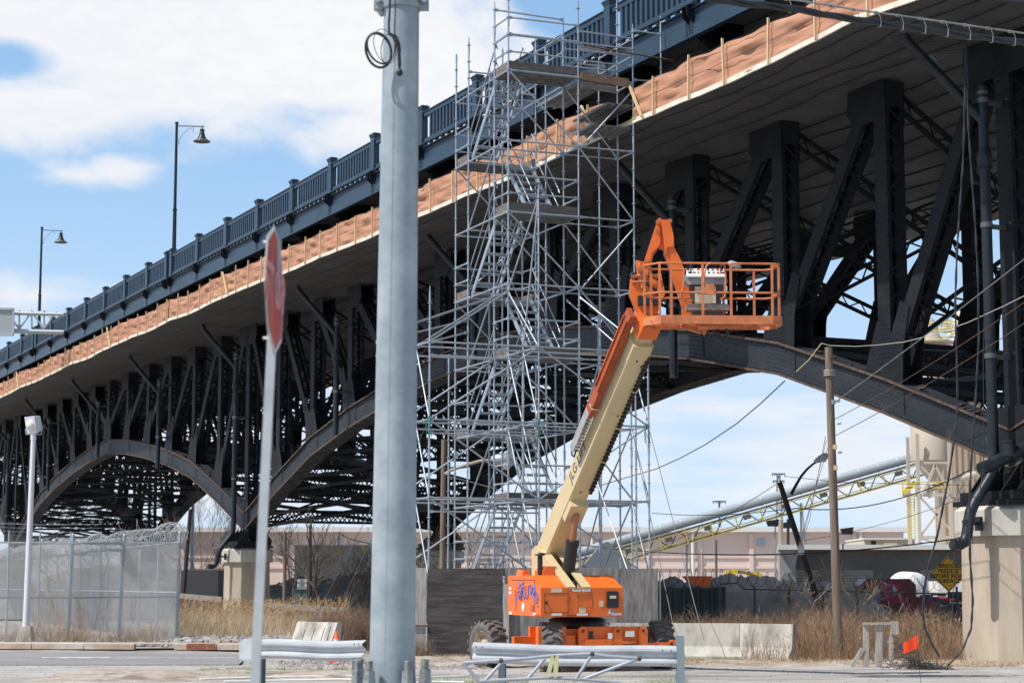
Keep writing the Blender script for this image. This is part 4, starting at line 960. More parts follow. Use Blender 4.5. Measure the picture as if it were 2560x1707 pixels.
    mb = MB(); mb.path([J(1574, 690, -.1), J(1582, 682, -.15), J(1595, 686, -.1), J(1590, 700, -.1)], .022, 6); mb.path([J(1610, 705, -.15), J(1640, 725, -.1), J(1655, 760, -.05)], .022, 6); mb.path([J(1620, 690, -.15), J(1650, 700, -.1), J(1665, 720, 0)], .016, 6); mb.box(J(1622, 752, -.1), X * .22, Yv * .1, Z * .09); mb.build('hose', BLK, root)
    def leg(pts, y0, y1, nm):
        mb = MB(); mb.prism([J(x, y, y0) for x, y in pts], Yv * (y1 - y0)); mb.build(nm, ORANGE, root)
    leg([(1645, 546), (1652, 545), (1652, 594), (1649, 613), (1630, 632), (1617, 700), (1590, 715), (1606, 665)], -.12, -.08, 'jib_side_plate')
    leg([(1645, 546), (1652, 545), (1652, 594), (1649, 613), (1630, 632), (1617, 700), (1590, 715), (1606, 665)], .24, .28, 'jib_side_plate')
    leg([(1651, 549), (1662, 549), (1664, 622), (1648, 616), (1634, 636), (1620, 702), (1606, 700), (1625, 625), (1651, 600)], -.06, .22, 'jib_knuckle')
    leg([(1668, 549), (1675, 549), (1684, 586), (1686, 618), (1703, 652), (1736, 760), (1737, 792), (1711, 790), (1706, 760), (1664, 636), (1668, 620)], -.16, .16, 'jib_arm')
    leg([(1652, 549), (1672, 549), (1684, 590), (1684, 616), (1668, 618), (1664, 636)], -.20, .20, 'jib_knuckle')
    mb = MB()
    for x, y in ((1644.5, 555), (1645.5, 577), (1616, 652), (1675, 552)): mb.tube(J(x, y, -.2), J(x, y, .32), .045, 8)
    mb.build('head_pin', ORANGEW, root)
    # ---- basket
    YB = 36.4; bz = 0
    def K(px, py, dy=0): return P(px, py, YB + dy)
    fl = K(1787, 800, .45); ang = R(3); bxr = Vector((math.cos(ang), math.sin(ang), 0)); bkk = Vector((-math.sin(ang), math.cos(ang), 0)); O = K(1787, 788, 0)
    def A(a, b, c): return O + bxr * a + bkk * b + Z * c
    hwx = 1.31; dep = .85
    def ringb(z, g=0): return [A(-hwx - g, .32, z), A(-hwx + .28, -g, z), A(hwx - .2, -g, z), A(hwx + g, .12, z), A(hwx + g, dep - .2, z), A(hwx - .2, dep + g, z), A(-hwx + .28, dep + g, z), A(-hwx - g, dep - .3, z)]
    bsk = MB(); rings = [ringb(-.165), ringb(0)]; n8 = 8
    outer = [ringb(-.165), ringb(0)]; inner = [ringb(-.165, -.03), ringb(0, -.03)]
    vs = outer[0] + outer[1] + inner[0] + inner[1]
    fs = []
    for i in range(8):
        j = (i + 1) % 8; fs += [(i, j, 8 + j, 8 + i), (16 + j, 16 + i, 24 + i, 24 + j), (8 + i, 8 + j, 24 + j, 24 + i), (j, i, 16 + i, 16 + j)]
    bsk.add(vs, fs); bo = bsk.build('basket', ORANGEW, root)
    mb = MB()
    for a in np.arange(-hwx + .12, hwx - .05, .045): mb.box(A(a, dep / 2, -.10), bxr * .004, bkk * (dep / 2 - (.02 if abs(a) < 1 else .14)), Z * .012 + bxr * .0)
    for b in np.arange(.06, dep, .1): mb.box(A(0, b, -.105), bxr * (hwx - .1 - (.15 if b < .25 or b > .6 else 0)), bkk * .004, Z * .01)
    mb.build('floor_grating', mat('rusty grating', (.62, .17, .05), .7), bo)
    mb = MB(); mb.beam(A(-.3, .2, -.22), A(1.2, .3, -.12), .07, .07); mb.beam(A(-.6, .3, -.16), A(-.2, .45, -.26), .08, .08); mb.prism([A(-.25, .3, -.16), A(-.05, .3, -.16), A(-.15, .3, -.34)], bkk * .1); mb.build('under_beam', ORANGEW, bo)
    mb = MB(); mb.path([A(.0, .3, -.2), A(.1, .3, -.42), A(.2, .32, -.5), A(.3, .3, -.3), A(.25, .3, -.2)], .03, 6); mb.path([A(.1, .35, -.2), A(.15, .3, -.4), A(.28, .3, -.38)], .025, 6); mb.build('hose', BLK, bo)
    H = 1.0
    def rail(z, r=.021, gap=None):
        mb = MB(); p = [A(-hwx + .02, .5, z), A(-hwx + .02, .34, z), A(-hwx + .26, .04, z), A(-.9, .03, z), A(-.2, .03, z), A(.28, .03, z)]
        mb.path(p, r, 7); mb.path([A(.34, .03, z), A(hwx - .2, .03, z), A(hwx - .04, .1, z), A(hwx - .04, .25, z), A(hwx - .1, .45, z)], r, 7)
        mb.path([A(-hwx + .02, .5, z), A(-hwx + .2, .78, z - .0), A(-.7, .8, z), A(-.35, .8, z)], r, 7); mb.path([A(.3, .8, z), A(hwx - .22, .8, z), A(hwx - .05, .65, z), A(hwx - .04, .25, z)], r, 7)
        mb.build('basket_rail', ORANGEW, bo)
    rail(H); rail(.44)
    for (a, b) in ((-hwx + .27, .04), (-hwx + .02, .36), (-.82, .03), (-.22, .03), (.32, .03), (hwx - .2, .03), (hwx - .04, .2), (-hwx + .2, .78), (-.5, .8), (.3, .8), (.9, .8), (-.35, .8)):
        mb = MB(); mb.box(A(a, b, H / 2), bxr * .022, bkk * .016, Z * (H / 2)); mb.build('basket_upright', ORANGEW, bo)
    mb = MB(); mb.path([A(-.20, .03, .60), A(-.19, .0, .75), A(-.15, -.02, .95), A(-.05, 0, 1.01)], .018, 6); mb.path([A(-.58, .5, .45), A(-.52, .5, .62), A(-.5, .5, .95), A(-.54, .5, 1.02)], .02, 6); mb.path([A(-.58, .5, .5), A(-.55, .5, .38), A(-.45, .5, .34), A(-.35, .5, .34)], .02, 6)
    mb.path([A(.16, .3, .35), A(.25, .3, .4), A(.27, .3, .8), A(.25, .3, 1.0), A(.15, .2, 1.02)], .02, 6); mb.build('bent_rail', ORANGEW, bo)
    # control console in the basket
    mb = MB(); mb.prism([A(-.47, .45, .85), A(.29, .45, .85), A(.33, .45, .72), A(.30, .45, .66), A(-.44, .45, .66), A(-.49, .45, .72)], bkk * .3); cs = mb.build('console', GREYP, bo)
    mb = MB(); mb.prism([A(-.48, .38, .82), A(.30, .38, .82), A(.28, .6, .99), A(-.44, .6, .99)], -Z * .03); mb.build('console_panel', WHITE, cs)
    for i in range(16):
        mb = MB(); a = -.42 + (i % 8) * .095 + ru(-.01, .01); b = .44 + .1 * (i // 8); zz = .84 + (b - .4) * .77; mb.box(A(a, b, zz + .02), bxr * ru(.012, .028), bkk * .015, Z * .014); mb.build('button', [BLK, REDM, ORANGE, GREYP][(i * 7) % 4], cs)
    for a in (-.38, .2):
        mb = MB(); mb.tube(A(a, .45, .88), A(a, .45, .99), .016, 6); mb.tube(A(a, .45, .97), A(a, .45, 1.04), .026, 8); mb.build('joystick', BLK, cs)
    mb = MB(); mb.prism([A(-.38, .5, .66), A(.24, .5, .66), A(.2, .5, .32), A(.14, .5, .28), A(-.3, .5, .28), A(-.34, .5, .34)], bkk * .2); mb.box(A(-.08, .55, .14), bxr * .28, bkk * .1, Z * .14); mb.build('console_stand', mat('dark grey plastic', (.05, .052, .055), .6), bo)
    mb = MB(); mb.box(A(-.1, .485, .46), bxr * .2, bkk * .01, Z * .16); mb.box(A(-.1, .485, .20), bxr * .2, bkk * .01, Z * .065); o = mb.build('instruction_sheet', CRL, bo)
    for j in range(11):
        mb = MB(); mb.box(A(-.1 + ru(-.01, .01), .472, .59 - j * .042 if j < 7 else .25 - (j - 7) * .03), bxr * ru(.13, .18), bkk * .001, Z * .004); mb.build('print_line', GREYP if j else REDM, o)
    mb = MB(); mb.box(A(-.1, .25, .165), bxr * .40, bkk * .16, Z * .05); mb.box(A(-.1, .26, .215), bxr * .36, bkk * .14, Z * .02); mb.build('foot_pedal_guard', mat('grey dusty step', (.30, .25, .22), .8, 0, (.2, .17, .15), 8), bo)
    mb = MB(); mb.box(A(-.09, .01, .50), bxr * .09, bkk * .015, Z * .1); mb.build('gate_latch', ORANGEW, bo)
    mb = MB(); mb.lathe([(.0, -.02), (.1, 0), (.15, .04), (.1, .09), (.0, .1)], A(.42, .3, .98), 12, ax=Vector((.3, -.4, .9))); mb.build('work_light', GREYP, bo)
boom_lift()
#@@
# ================================================================== FOREGROUND
def big_pole():
    Y = 20.0; bx_, tx_ = P(981, 1700, Y), P(992, 0, Y)
    o = Vector((P(979, 1690, Y).x, Y, 0)); root = empty('steel_pole', o, 'thick pale blue grey steel pole with anchor bolts, close in front', 'pole')
    pts = []; mb = MB(); n = 28
    def cen(z): t = z / 9.0; return Vector((o.x + .045 * t * 1.3, Y, z))
    prof = []
    for i in range(13):
        z = .76 + i * .8; prof.append((z, .240 - .0058 * z * 1.15))
    vs = []
    for z, r in prof:
        for k in range(n):
            t = 2 * math.pi * k / n; vs.append(cen(z) + Vector((math.cos(t) * r, math.sin(t) * r, 0)))
    K = len(prof); mb.add(vs, [(k * n + i, k * n + (i + 1) % n, (k + 1) * n + (i + 1) % n, (k + 1) * n + i) for k in range(K - 1) for i in range(n)], True)
    mb.build('pole_shaft', STEELP, root)
    mb = MB(); mb.beam(cen(.9) + Vector((-.06, -.2225, 0)), cen(8) + Vector((-.055, -.178, 0)), .010, .012); mb.build('weld_seam', STEELP, root)
    zt = P(1000, 26, Y).z; mb = MB(); c = cen(zt)
    mb.lathe([(.205, 0), (.215, .02), (.215, .5)], c, 28)
    for sg in (-1, 1):
        mb.box(c + Vector((sg * .245, -.02, .25)), X * .045, Yv * .05, Z * .255)
        mb.tube(c + Vector((sg * .245, -.03, .08)), c + Vector((sg * .245, -.14, .08)), .035, 10); mb.tube(c + Vector((sg * .245, -.03, .35)), c + Vector((sg * .245, -.14, .35)), .035, 10)
    mb.tube(c + Vector((-.24, .0, .02)), c + Vector((-.19, .0, -.05)), .04, 8)
    mb.build('pole_collar', STEELP, root)
    BOLT = mat('dull anchor bolt', (.36, .38, .37), .5, .5, (.22, .24, .24), 30)
    for a in (200, 235, 300, 342, 20, 62, 118, 160):
        p = Vector((o.x + .36 * math.cos(R(a)), Y + .36 * math.sin(R(a)), .76)); mb = MB()
        mb.tube(p, p + Z * .285, .036, 10)
        for j in range(9): mb.lathe([(.036, 0), (.042, .004), (.036, .008)], p + Z * (.20 + j * .009), 10)
        mb.lathe([(.068, 0), (.072, .02), (.068, .11)], p, 6, smooth=False); mb.lathe([(.062, .11), (.064, .13), (.062, .185)], p, 6, smooth=False); mb.build('anchor_bolt', BOLT, root)
    mb = MB(); mb.lathe([(.5, .70), (.5, .76)], Vector((o.x, Y, 0)), 8, smooth=False); mb.build('base_plate', STEELP, root)
    mb = MB(); mb.lathe([(.62, -.1), (.60, .68), (.57, .70)], Vector((o.x, Y, 0)), 24); mb.build('concrete_base', CONC, root)
    # coil of cable hanging on it
    Yc = 19.68; def_ = lambda x, y, dy=0: P(x, y, Yc + dy)
    r2 = empty('cable_coil', def_(973, 60), 'coil of black cable hanging on the big steel pole near the top', 'cable coil')
    mb = MB(); mb.path([def_(975, -10), def_(974, 30), def_(972, 60), def_(973, 84)], .012, 7); mb.path([def_(988, -10), def_(988, 30), def_(986, 60), def_(986, 86)], .006, 6); mb.build('cable_drop', CABLE, r2)
    def loop(cx_, cy_, rx, ry, rad, rot=0, k=0):
        mb = MB(); pts = []
        for i in range(33):
            t = 2 * math.pi * i / 32; x = rx * math.cos(t); y = ry * math.sin(t); pts.append(def_(cx_ + x * math.cos(rot) - y * math.sin(rot), cy_ + x * math.sin(rot) + y * math.cos(rot), -.02 * k))
        mb.path(pts, rad, 7); mb.build('cable_loop', CABLE, r2)
    loop(946, 126, 31, 44, .014, -.25); loop(948, 122, 27, 40, .011, -.5, 1); loop(970, 122, 17, 38, .005, .12, 2); loop(962, 116, 26, 44, .004, -.3, 2)
    mb = MB(); mb.path([def_(972, 84, -.04), def_(982, 90, -.05), def_(990, 104, -.05), def_(996, 122, -.05), def_(998, 140, -.05), def_(999, 166, -.04)], .018, 8); mb.path([def_(985, 86, -.05), def_(994, 96, -.05), def_(999, 112, -.05), def_(1001, 130, -.04)], .01, 6)
    mb.lathe([(.018, 0), (.034, .02), (.03, .06), (.018, .07)], def_(999, 190, -.04), 8); mb.tube(def_(999, 166, -.04), def_(999, 186, -.04), .014, 6); mb.build('cable_tail', CABLE, r2)
big_pole()

def stop_sign():
    Y = 11.8; top = P(686, 565, Y); k = Y / 4888
    r0 = empty('stop_sign', P(630, 1707, Y), 'reddish stop sign turned almost edge on, on a leaning pale square post', 'stop sign')
    SP_ = mat('pale galvanised sign post', (.52, .55, .56), .45, .3, (.44, .47, .48), 5)
    mb = MB(); mb.beam(P(608, 2300, Y + .05), P(692, 600, Y + .05), .055, .035, Yv); mb.build('sign_post', SP_, r0)
    a = R(88.6); ex = Vector((math.cos(a), math.sin(a), 0)); ey = Vector((-.018, 0, 1)).normalized(); n = ex.cross(ey).normalized()
    # face towards the camera
    if n.y > 0: n = -n
    C0 = P(686, 725, Y - .06); Rr = .76 / 2 / math.cos(R(22.5))
    def oc(r): return [C0 + (ex * math.cos(R(22.5 + 45 * i)) + ey * math.sin(R(22.5 + 45 * i))) * r for i in range(8)]
    # photographed edge-on: taller than wide, standing on a corner
    def o2(r): return [C0 + (ex * math.cos(R(45 * i)) + ey * math.sin(R(45 * i))) * r * 1.0 for i in range(8)]
    mb = MB(); mb.prism(o2(Rr * .97), -n * .004); mb.build('sign_plate', SP_, r0)
    mb = MB(); q = [p + n * .002 for p in o2(Rr * .965)]; mb.prism(q, n * .001); mb.build('sign_border', WHITE, r0)
    RED = mat('red sheeting with painted reflection', (.62, .10, .035), .35, 0, (.50, .05, .04), 4, 5, .4, .6, col3=(.30, .03, .07), scale3=3.5, lo3=.5, hi3=.6)  # purple patches paint a reflection into the orange red sheeting
    mb = MB(); q = [p + n * .004 for p in o2(Rr * .90)]; mb.prism(q, n * .001); mb.build('sign_face', RED, r0)
    mb = MB(); text_mb(mb, 'STOP', C0 + n * .006, ex if ex.cross(ey).dot(n) > 0 else -ex, ey, .34, .001, bold=.03); mb.build('lettering', mat('pinkish white letters', (.70, .36, .34), .5, 0, (.55, .16, .14), 9, 4), r0)
    for yy in (605, 845):
        mb = MB(); c = P(672, yy, Y); mb.tube(c, c - X * .035, .008, 6); mb.build('bolt', WHITE, r0)
stop_sign()

def guardrail(x0, x1, ytop0, ytop1, Y0, Y1, label, posts, end=True, bend=0):
    m = mat('bright galvanised rail', (.60, .62, .64), .45, .35, (.48, .51, .54), 2, 5, .4, .65)
    A, C = P(x0, ytop0, Y0), P(x1, ytop1, Y1); root = empty('guardrail', Vector((A.x, A.y, 0)), label, 'guardrail', 'steel crash rails in the foreground')
    prof = [(0, 0), (.0, -.012), (.10, -.052), (.10, -.082), (.0, -.132), (.0, -.172), (.10, -.222), (.10, -.252), (0, -.292), (0, -.305)]
    prof2 = prof + [(y + .006, z) for y, z in reversed(prof)]
    d = (C - A).normalized(); nn = Vector((d.y, -d.x, 0)).normalized(); mb = MB(); rings = []; n = 24
    for i in range(n + 1):
        t = i / n; c = A + (C - A) * t; f = 1.0; o = Vector((0, 0, .012 * math.sin(t * 7 + bend)))
        rings.append([c + o + nn * (y * f) + Z * z for y, z in prof2])
    mb.loft(rings, False)
    if end:
        c = A; mb.prism([c + nn * .0 + Z * .01, c - d * .18 + nn * .02 + Z * .012, c - d * .26 + nn * .04 - Z * .05, c - d * .25 + nn * .04 - Z * .3, c - d * .1 - Z * .38, c - Z * .31], nn * .05)
    mb.build('w_beam', m, root)
    for t in (.02, .05, .93, .97):
        for z in (-.055, -.255):
            mb = MB(); p = A + (C - A) * t + nn * .103 + Z * z; mb.lathe([(.014, 0), (.014, .006), (.006, .012)], p, 8, ax=nn); mb.build('splice_bolt', GALVD, root)
    PM = mat('weathered steel post', (.22, .28, .30), .6, .2, (.15, .20, .22), 6, stretch=(1, 1, .3))
    for t, hh in posts:
        p = A + (C - A) * t; mb = MB(); f = -nn * .02
        for s in (-1, 1): mb.box(Vector((p.x, p.y, (p.z + hh) / 2)) - nn * (.08 - s * .06), d * .05, nn * .004, Z * ((p.z + hh) / 2))
        mb.box(Vector((p.x, p.y, (p.z + hh) / 2)) - nn * .08, d * .004, nn * .06, Z * ((p.z + hh) / 2)); mb.build('rail_post', PM, root)
guardrail(640, 915, 1597, 1600, 30.5, 29.5, 'left crash rail with a flared end, reaching behind the steel pole', [(.02, -.2), (.9, -.2)], True)
guardrail(1183, 1694, 1606, 1615, 29.5, 29.0, 'right crash rail in front of the boom lift, its post at the right end', [(.14, -.3)], False, 1.5)
def end_post():
    p = P(1700, 1606, 28.95); mb = MB(); d = X
    for s in (-1, 1): mb.box(Vector((p.x, p.y + s * .05, p.z / 2 + .0)), X * .058, Yv * .004, Z * (p.z / 2 + .1))
    mb.box(Vector((p.x - .0, p.y, p.z / 2)), X * .004, Yv * .05, Z * (p.z / 2 + .1)); o = mb.build('rail_post', mat('bluish steel post', (.24, .31, .34), .55, .25), loc=(p.x, p.y, 0))
    tag(o, 'steel post at the right end of the right crash rail', 'post')
end_post()
def bent_frame():
    Y = 27.6; q = lambda x, y, dy=0: P(1000 + x / 2.217, 1000 + y / 2.217, Y + dy)
    m = mat('dull aluminium tube', (.42, .45, .50), .45, .35, (.36, .39, .44), 4)
    root = empty('tube_truss', q(850, 1540), 'bent lattice frame of grey tubes lying in the grass before the right crash rail', 'tube frame')
    def t(a, b, r=.026, nm='frame_tube'):
        mb = MB(); mb.tube(q(*a), q(*b), r, 10); mb.build(nm, m, root)
    for c in ([(350, 1455), (550, 1441), (700, 1430), (850, 1415), (1060, 1404)], [(1060, 1404), (1150, 1418), (1330, 1430)], [(440, 1556), (700, 1542), (820, 1536), (1020, 1545), (1230, 1566)]):
        mb = MB(); mb.path([q(*p) for p in c], .027, 10); mb.build('chord_tube', m, root)
    for a, b in (((350, 1455), (440, 1556)), ((575, 1441), (468, 1556)), ((812, 1420), (708, 1541)), ((1066, 1406), (975, 1541)), ((1325, 1430), (1012, 1546))): t(a, b, .024)
    for p in ((560, 1441), (1064, 1405), (1326, 1430)):
        mb = MB(); mb.lathe([(.02, -.03), (.034, -.02), (.034, .02), (.02, .03)], q(*p, -.01), 8, ax=X); mb.build('rusty_joint', RUST, root)
    st = mat('pale yellow webbing', (.62, .60, .34), .8, 0, (.5, .48, .27), 8)
    mb = MB()
    for xs in ((816, 850, 836, 826, 806), (852, 868, 866, 862, 862)):
        ys = (1410, 1412, 1460, 1500, 1532); w = .055
        rr = [[q(x, y, -.05) - X * w * .6, q(x, y, -.05) + X * w * .6, q(x, y, -.045) + X * w * .6, q(x, y, -.045) - X * w * .6] for x, y in zip(xs, ys)]
        mb.loft(rr)
    o = mb.build('webbing_strap', st, loc=q(840, 1410)); tag(o, 'pale yellow strap hanging over the bent tube frame', 'strap')
    for pts, lb in (([(500, 1697), (620, 1693), (760, 1690), (905, 1688)], 'upper of the thin white pipes lying in the left grass'), ([(560, 1703), (700, 1700), (850, 1697), (900, 1698)], 'lower of the thin white pipes lying in the left grass'),
                    ([(1010, 1694), (1080, 1692), (1170, 1688)], 'thin white pipe lying just right of the steel pole'), ([(1030, 1705), (1090, 1703), (1160, 1704)], 'lowest thin white pipe right of the steel pole')):
        mb = MB(); ps = [G(x, y, .06) for x, y in pts]; mb.path(ps, .02, 8); o = mb.build('white_pipe', WHITE, loc=ps[0]); tag(o, lb, 'pipe')
bent_frame()

def cone():
    o = G(840, 1655); o.z = 0; h = .72; r = empty('traffic_cone', o, 'orange traffic cone with a white band beyond the left crash rail', 'traffic cone')
    OC = mat('cone orange', (.85, .09, .015), .45)
    mb = MB(); mb.abox(o.x - .19, o.x + .19, o.y - .19, o.y + .19, 0, .035); mb.lathe([(.15, .03), (.145, .06), (.028, h), (.02, h)], o, 20); mb.build('cone_body', OC, r)
    mb = MB(); mb.lathe([(.084, .40), (.062, .54)], o, 20, caps=False); mb.build('reflective_band', WHITE, r)
cone()
def inlet():
    A, C = G(370, 1634), G(437, 1634); o = (A + C) / 2; o.z = 0; d = (KERB[1]); n = KERB[2]
    r = empty('storm_inlet', o, 'rusty cast iron kerb inlet with four slots in the left kerb', 'storm drain'); mb = MB(); L = .40
    m = mat('rusty cast iron', (.33, .12, .06), .8, 0, (.22, .08, .045), 8); c = KERB[0] + d * ((o - KERB[0]).dot(d))
    mb.box(c - n * .06 + Z * .135, d * L, n * .10, Z * .035); mb.box(c - n * .06 + Z * .02, d * L, n * .10, Z * .02)
    for i in range(5): mb.box(c + d * (-L + .05 + i * (2 * L - .1) / 4) - n * .06 + Z * .07, d * (.06 if i in (0, 4) else .05), n * .098, Z * .032)
    mb.build('cast_frame', m, r); mb = MB(); mb.box(c - n * .10 + Z * .07, d * (L - .02), n * .01, Z * .03); mb.build('slot_void', BLACK, r)
inlet()

# ---- jersey barriers
def jersey(x0, y0, x1, y1, h, label, Ya, Yb, tilt=0.0, holes=True):
    A = P(x0, 1461, Ya); C = P(x1, 1461, Yb); A.z = C.z = 0; d = (C - A).normalized(); n = Vector((d.y, -d.x, 0))
    up = (Z + n * tilt).normalized()
    prof = [(.30, 0), (.30, .06), (.14, .30), (.075, h), (-.075, h), (-.14, .30), (-.30, .06), (-.30, 0)]
    mb = MB(); mb.loft([[A + n * a + up * z for a, z in prof], [C + n * a + up * z for a, z in prof]])
    o = mb.build('jersey_barrier', CONC2, loc=A); tag(o, label, 'concrete barrier', 'concrete barriers'); return o
CONC2 = mat('stained barrier concrete', (.52, .50, .45), .9, 0, (.34, .32, .29), 1.9, 9, .42, .66, bump=.4, bscale=18, stretch=(1, 1, .30), col3=(.16, .15, .135), scale3=2.0, lo3=.54, hi3=.72)
jersey(1480, 0, 1848, 0, .86, 'longest pale concrete barrier, right behind the lift tyre', 49.0, 48.2)
jersey(1852, 0, 1985, 0, .86, 'short concrete barrier end among dry twigs, right of the longest one', 48.2, 47.2)
jersey(735, 0, 835, 0, .84, 'pale tilted concrete barrier with wires over it, left of the steel pole', 53.0, 51.5, -.25)
for i, x in enumerate((752, 775, 800, 815)):
    wire('tie_wire', [P(x + 12, 1572 - i * 2, 51.6), P(x, 1606, 51.6)], .008, CABLE, ['first', 'second', 'third', 'fourth'][i] + ' wire from the left over the tilted concrete barrier', 'wire')

# ---- wooden frame, flag, mesh roll
def wood_frame():
    Y = 43.3; k = Y / 4888; o = P(2190, 1461, Y); o.z = 0; r = empty('road_stand', o, 'small weathered timber stand with a diagonal brace beside the road', 'timber frame')
    m = mat('grey timber', (.44, .40, .36), .9, 0, (.30, .27, .24), 6, 6, stretch=(4, 4, .5)); gx = lambda x: (x - 1280) * k
    def st(x0, y0, x1, y1, w, nm, dy=0):
        mb = MB(); mb.beam(P(x0, y0, Y + dy), P(x1, y1, Y + dy), w, .08, Yv); mb.build(nm, m, r)
    for x, w in ((2165, .12), (2197, .14)): st(x, 1560, x, 1666, w, 'post')
    st(2228, 1558, 2228, 1666, .09, 'post'); st(2236, 1552, 2236, 1585, .17, 'post_block', -.06); st(2157, 1558, 2232, 1558, .05, 'top_rail', -.05); st(2157, 1620, 2130, 1665, .09, 'brace', -.02); st(2222, 1593, 2180, 1650, .10, 'brace', .06)
    st(2196, 1667, 2232, 1669, .06, 'sill', -.04)
wood_frame()
def flag():
    Y = 36; o = G(2262, 1700); r = empty('marker_flag', P(2258, 1640, Y), 'small orange red marker flag on a thin stake at the right', 'flag')
    mb = MB(); rings = []
    for i in range(9):
        t = i / 8; a = P(2294 - 6 * t * 0 - 36 * t, 1585 + 22 * t * (1 if t < .5 else 1) , Y + .04 * math.sin(t * 6)); b = P(2297 - 38 * t, 1618 + 16 * t, Y + .03 * math.sin(t * 6 + 1)); rings.append((a, b))
    vs = [p for ab in rings for p in ab]; mb.add(vs, [(2 * i, 2 * i + 2, 2 * i + 3, 2 * i + 1) for i in range(8)], True); mb.add([p + Yv * .004 for p in vs], [(2 * i + 1, 2 * i + 3, 2 * i + 2, 2 * i) for i in range(8)], True)
    mb.build('flag_cloth', mat('fluorescent flag', (.95, .07, .012), .7), r)
    mb = MB(); q = P(2297, 1618, Y + .02); mb.tube(P(2290, 1580, Y + .02), Vector((q.x + .02, Y + .02, 0)), .005, 5); mb.build('flag_stake', CABLE, r)
flag()
def mesh_roll():
    o = G(2290, 1672); mb = MB(); rs = random.Random(4)
    for i in range(420):
        a = Vector((o.x + rs.gauss(0, .32) + .1, o.y + rs.gauss(0, .2), 0)); h = max(.03, .55 * math.exp(-((a.x - o.x + .3) / .4) ** 2)); z = rs.random() * h; a.z = z
        d = Vector((rs.uniform(-1, 1), rs.uniform(-.6, .6), rs.uniform(-.5, .5))).normalized() * .14; mb.path([a, a + d, a + d + Vector((rs.uniform(-.1, .1), 0, rs.uniform(-.08, .08)))], .006, 3)
    tag(mb.build('fence_mesh_heap', mat('dark mesh', (.07, .065, .06), .8), loc=o), 'crumpled heap of dark wire mesh beside the timber stand', 'wire mesh')
mesh_roll()

# ================================================================== FLOODLIGHT, FENCES, LEFT SIDE
def floodlight():
    Y = 61.0; o = P(68, 1461, Y); o.z = 0; r = empty('floodlight_pole', o, 'white floodlight on a pale pole with a concrete foot, far left', 'floodlight')
    wp = mat('pale pole paint', (.66, .68, .72), .45); mb = MB(); mb.loft([[o + Vector((a * .24, b * .24, .05)) for a, b in ((-1, -1), (1, -1), (1, 1), (-1, 1))], [o + Vector((a * .17, b * .17, .52)) for a, b in ((-1, -1), (1, -1), (1, 1), (-1, 1))]]); mb.build('concrete_foot', CONC, r)
    t = P(84, 1084, Y); mb = MB(); mb.tube(o + Z * .5, t, .105, 14, .075); mb.tube(t - Z * .2, t, .09, 12); mb.build('pole_shaft', wp, r)
    mb = MB(); mb.path([t + Vector((-.26, 0, .15)), t + Vector((-.24, 0, -.02)), t, t + Vector((.24, 0, -.02)), t + Vector((.27, 0, .25))], .02, 6); mb.build('yoke', GALV, r)
    c = t + Vector((.0, 0, .30)); ax = Vector((-.45, -.85, -.25)).normalized(); sx = ax.cross(Z).normalized(); sy = sx.cross(ax)
    mb = MB(); mb.loft([[c + ax * -.16 + sx * a * .165 + sy * b * .235 for a, b in ((-1, -1), (1, -1), (1, 1), (-1, 1))], [c + ax * .16 + sx * a * .20 + sy * b * .27 for a, b in ((-1, -1), (1, -1), (1, 1), (-1, 1))]]); mb.build('lamp_housing', wp, r)
    mb = MB(); mb.lathe([(.17, .16), (.155, .21), (.1, .25), (.0, .26)], c, 14, ax=ax); mb.build('lamp_lens', mat('milky lens', (.75, .73, .66), .25), r)
floodlight()
FW = mat('chain link wire', (.42, .45, .48), .5, .4); FP = mat('galvanised fence post', (.38, .43, .47), .5, .3, (.30, .36, .40), 4)
def chain(A, C, h, cell=.07, r=.0032, z0=.03):
    A = Vector(A); C = Vector(C); d = (C - A); L = d.length; d /= L; n = int(L / cell); m = int(h / cell); mb = MB(); nn = Vector((d.y, -d.x, 0))
    w = r
    for s in (1, -1):
        for i in range(-m, n + 1):                # straight diagonal wires, woven flat
            t0, t1 = max(0, -i), min(m, n - i)
            if s == 1: a = (i + t0, t0); b = (i + t1, t1)
            else: a = (n - i - t0, t0); b = (n - i - t1, t1)
            if t1 <= t0: continue
            p = A + d * (a[0] * cell) + Z * (z0 + a[1] * cell); q = A + d * (b[0] * cell) + Z * (z0 + b[1] * cell)
            e = (q - p).normalized(); u = e.cross(nn) * w
            mb.add([p + nn * w, p - nn * w * .5 + u, p - nn * w * .5 - u, q + nn * w, q - nn * w * .5 + u, q - nn * w * .5 - u], [(0, 1, 4, 3), (1, 2, 5, 4), (2, 0, 3, 5)])
    return mb
def coil(mb, A, C, r=.30, pitch=.22, rw=.006, seed=1, z=0):
    rs = random.Random(seed); A = Vector(A); C = Vector(C); d = (C - A); L = d.length; d /= L; n = Vector((d.y, -d.x, 0)); pts = []; k = int(L / pitch * 12); ph = 0
    for i in range(k + 1):
        t = i / 12 * 2 * math.pi; rr = r * (1 + .13 * math.sin(i * .031) + .06 * math.sin(i * .17)); c = A + d * (L * i / k + .05 * math.sin(i * .05)) + Z * (z + .05 * math.sin(i * .021))
        pts.append(c + n * (rr * math.cos(t)) + Z * (rr * math.sin(t)) + d * (.07 * math.sin(t * 1.0 + .6)))
    mb.path(pts, rw, 3)
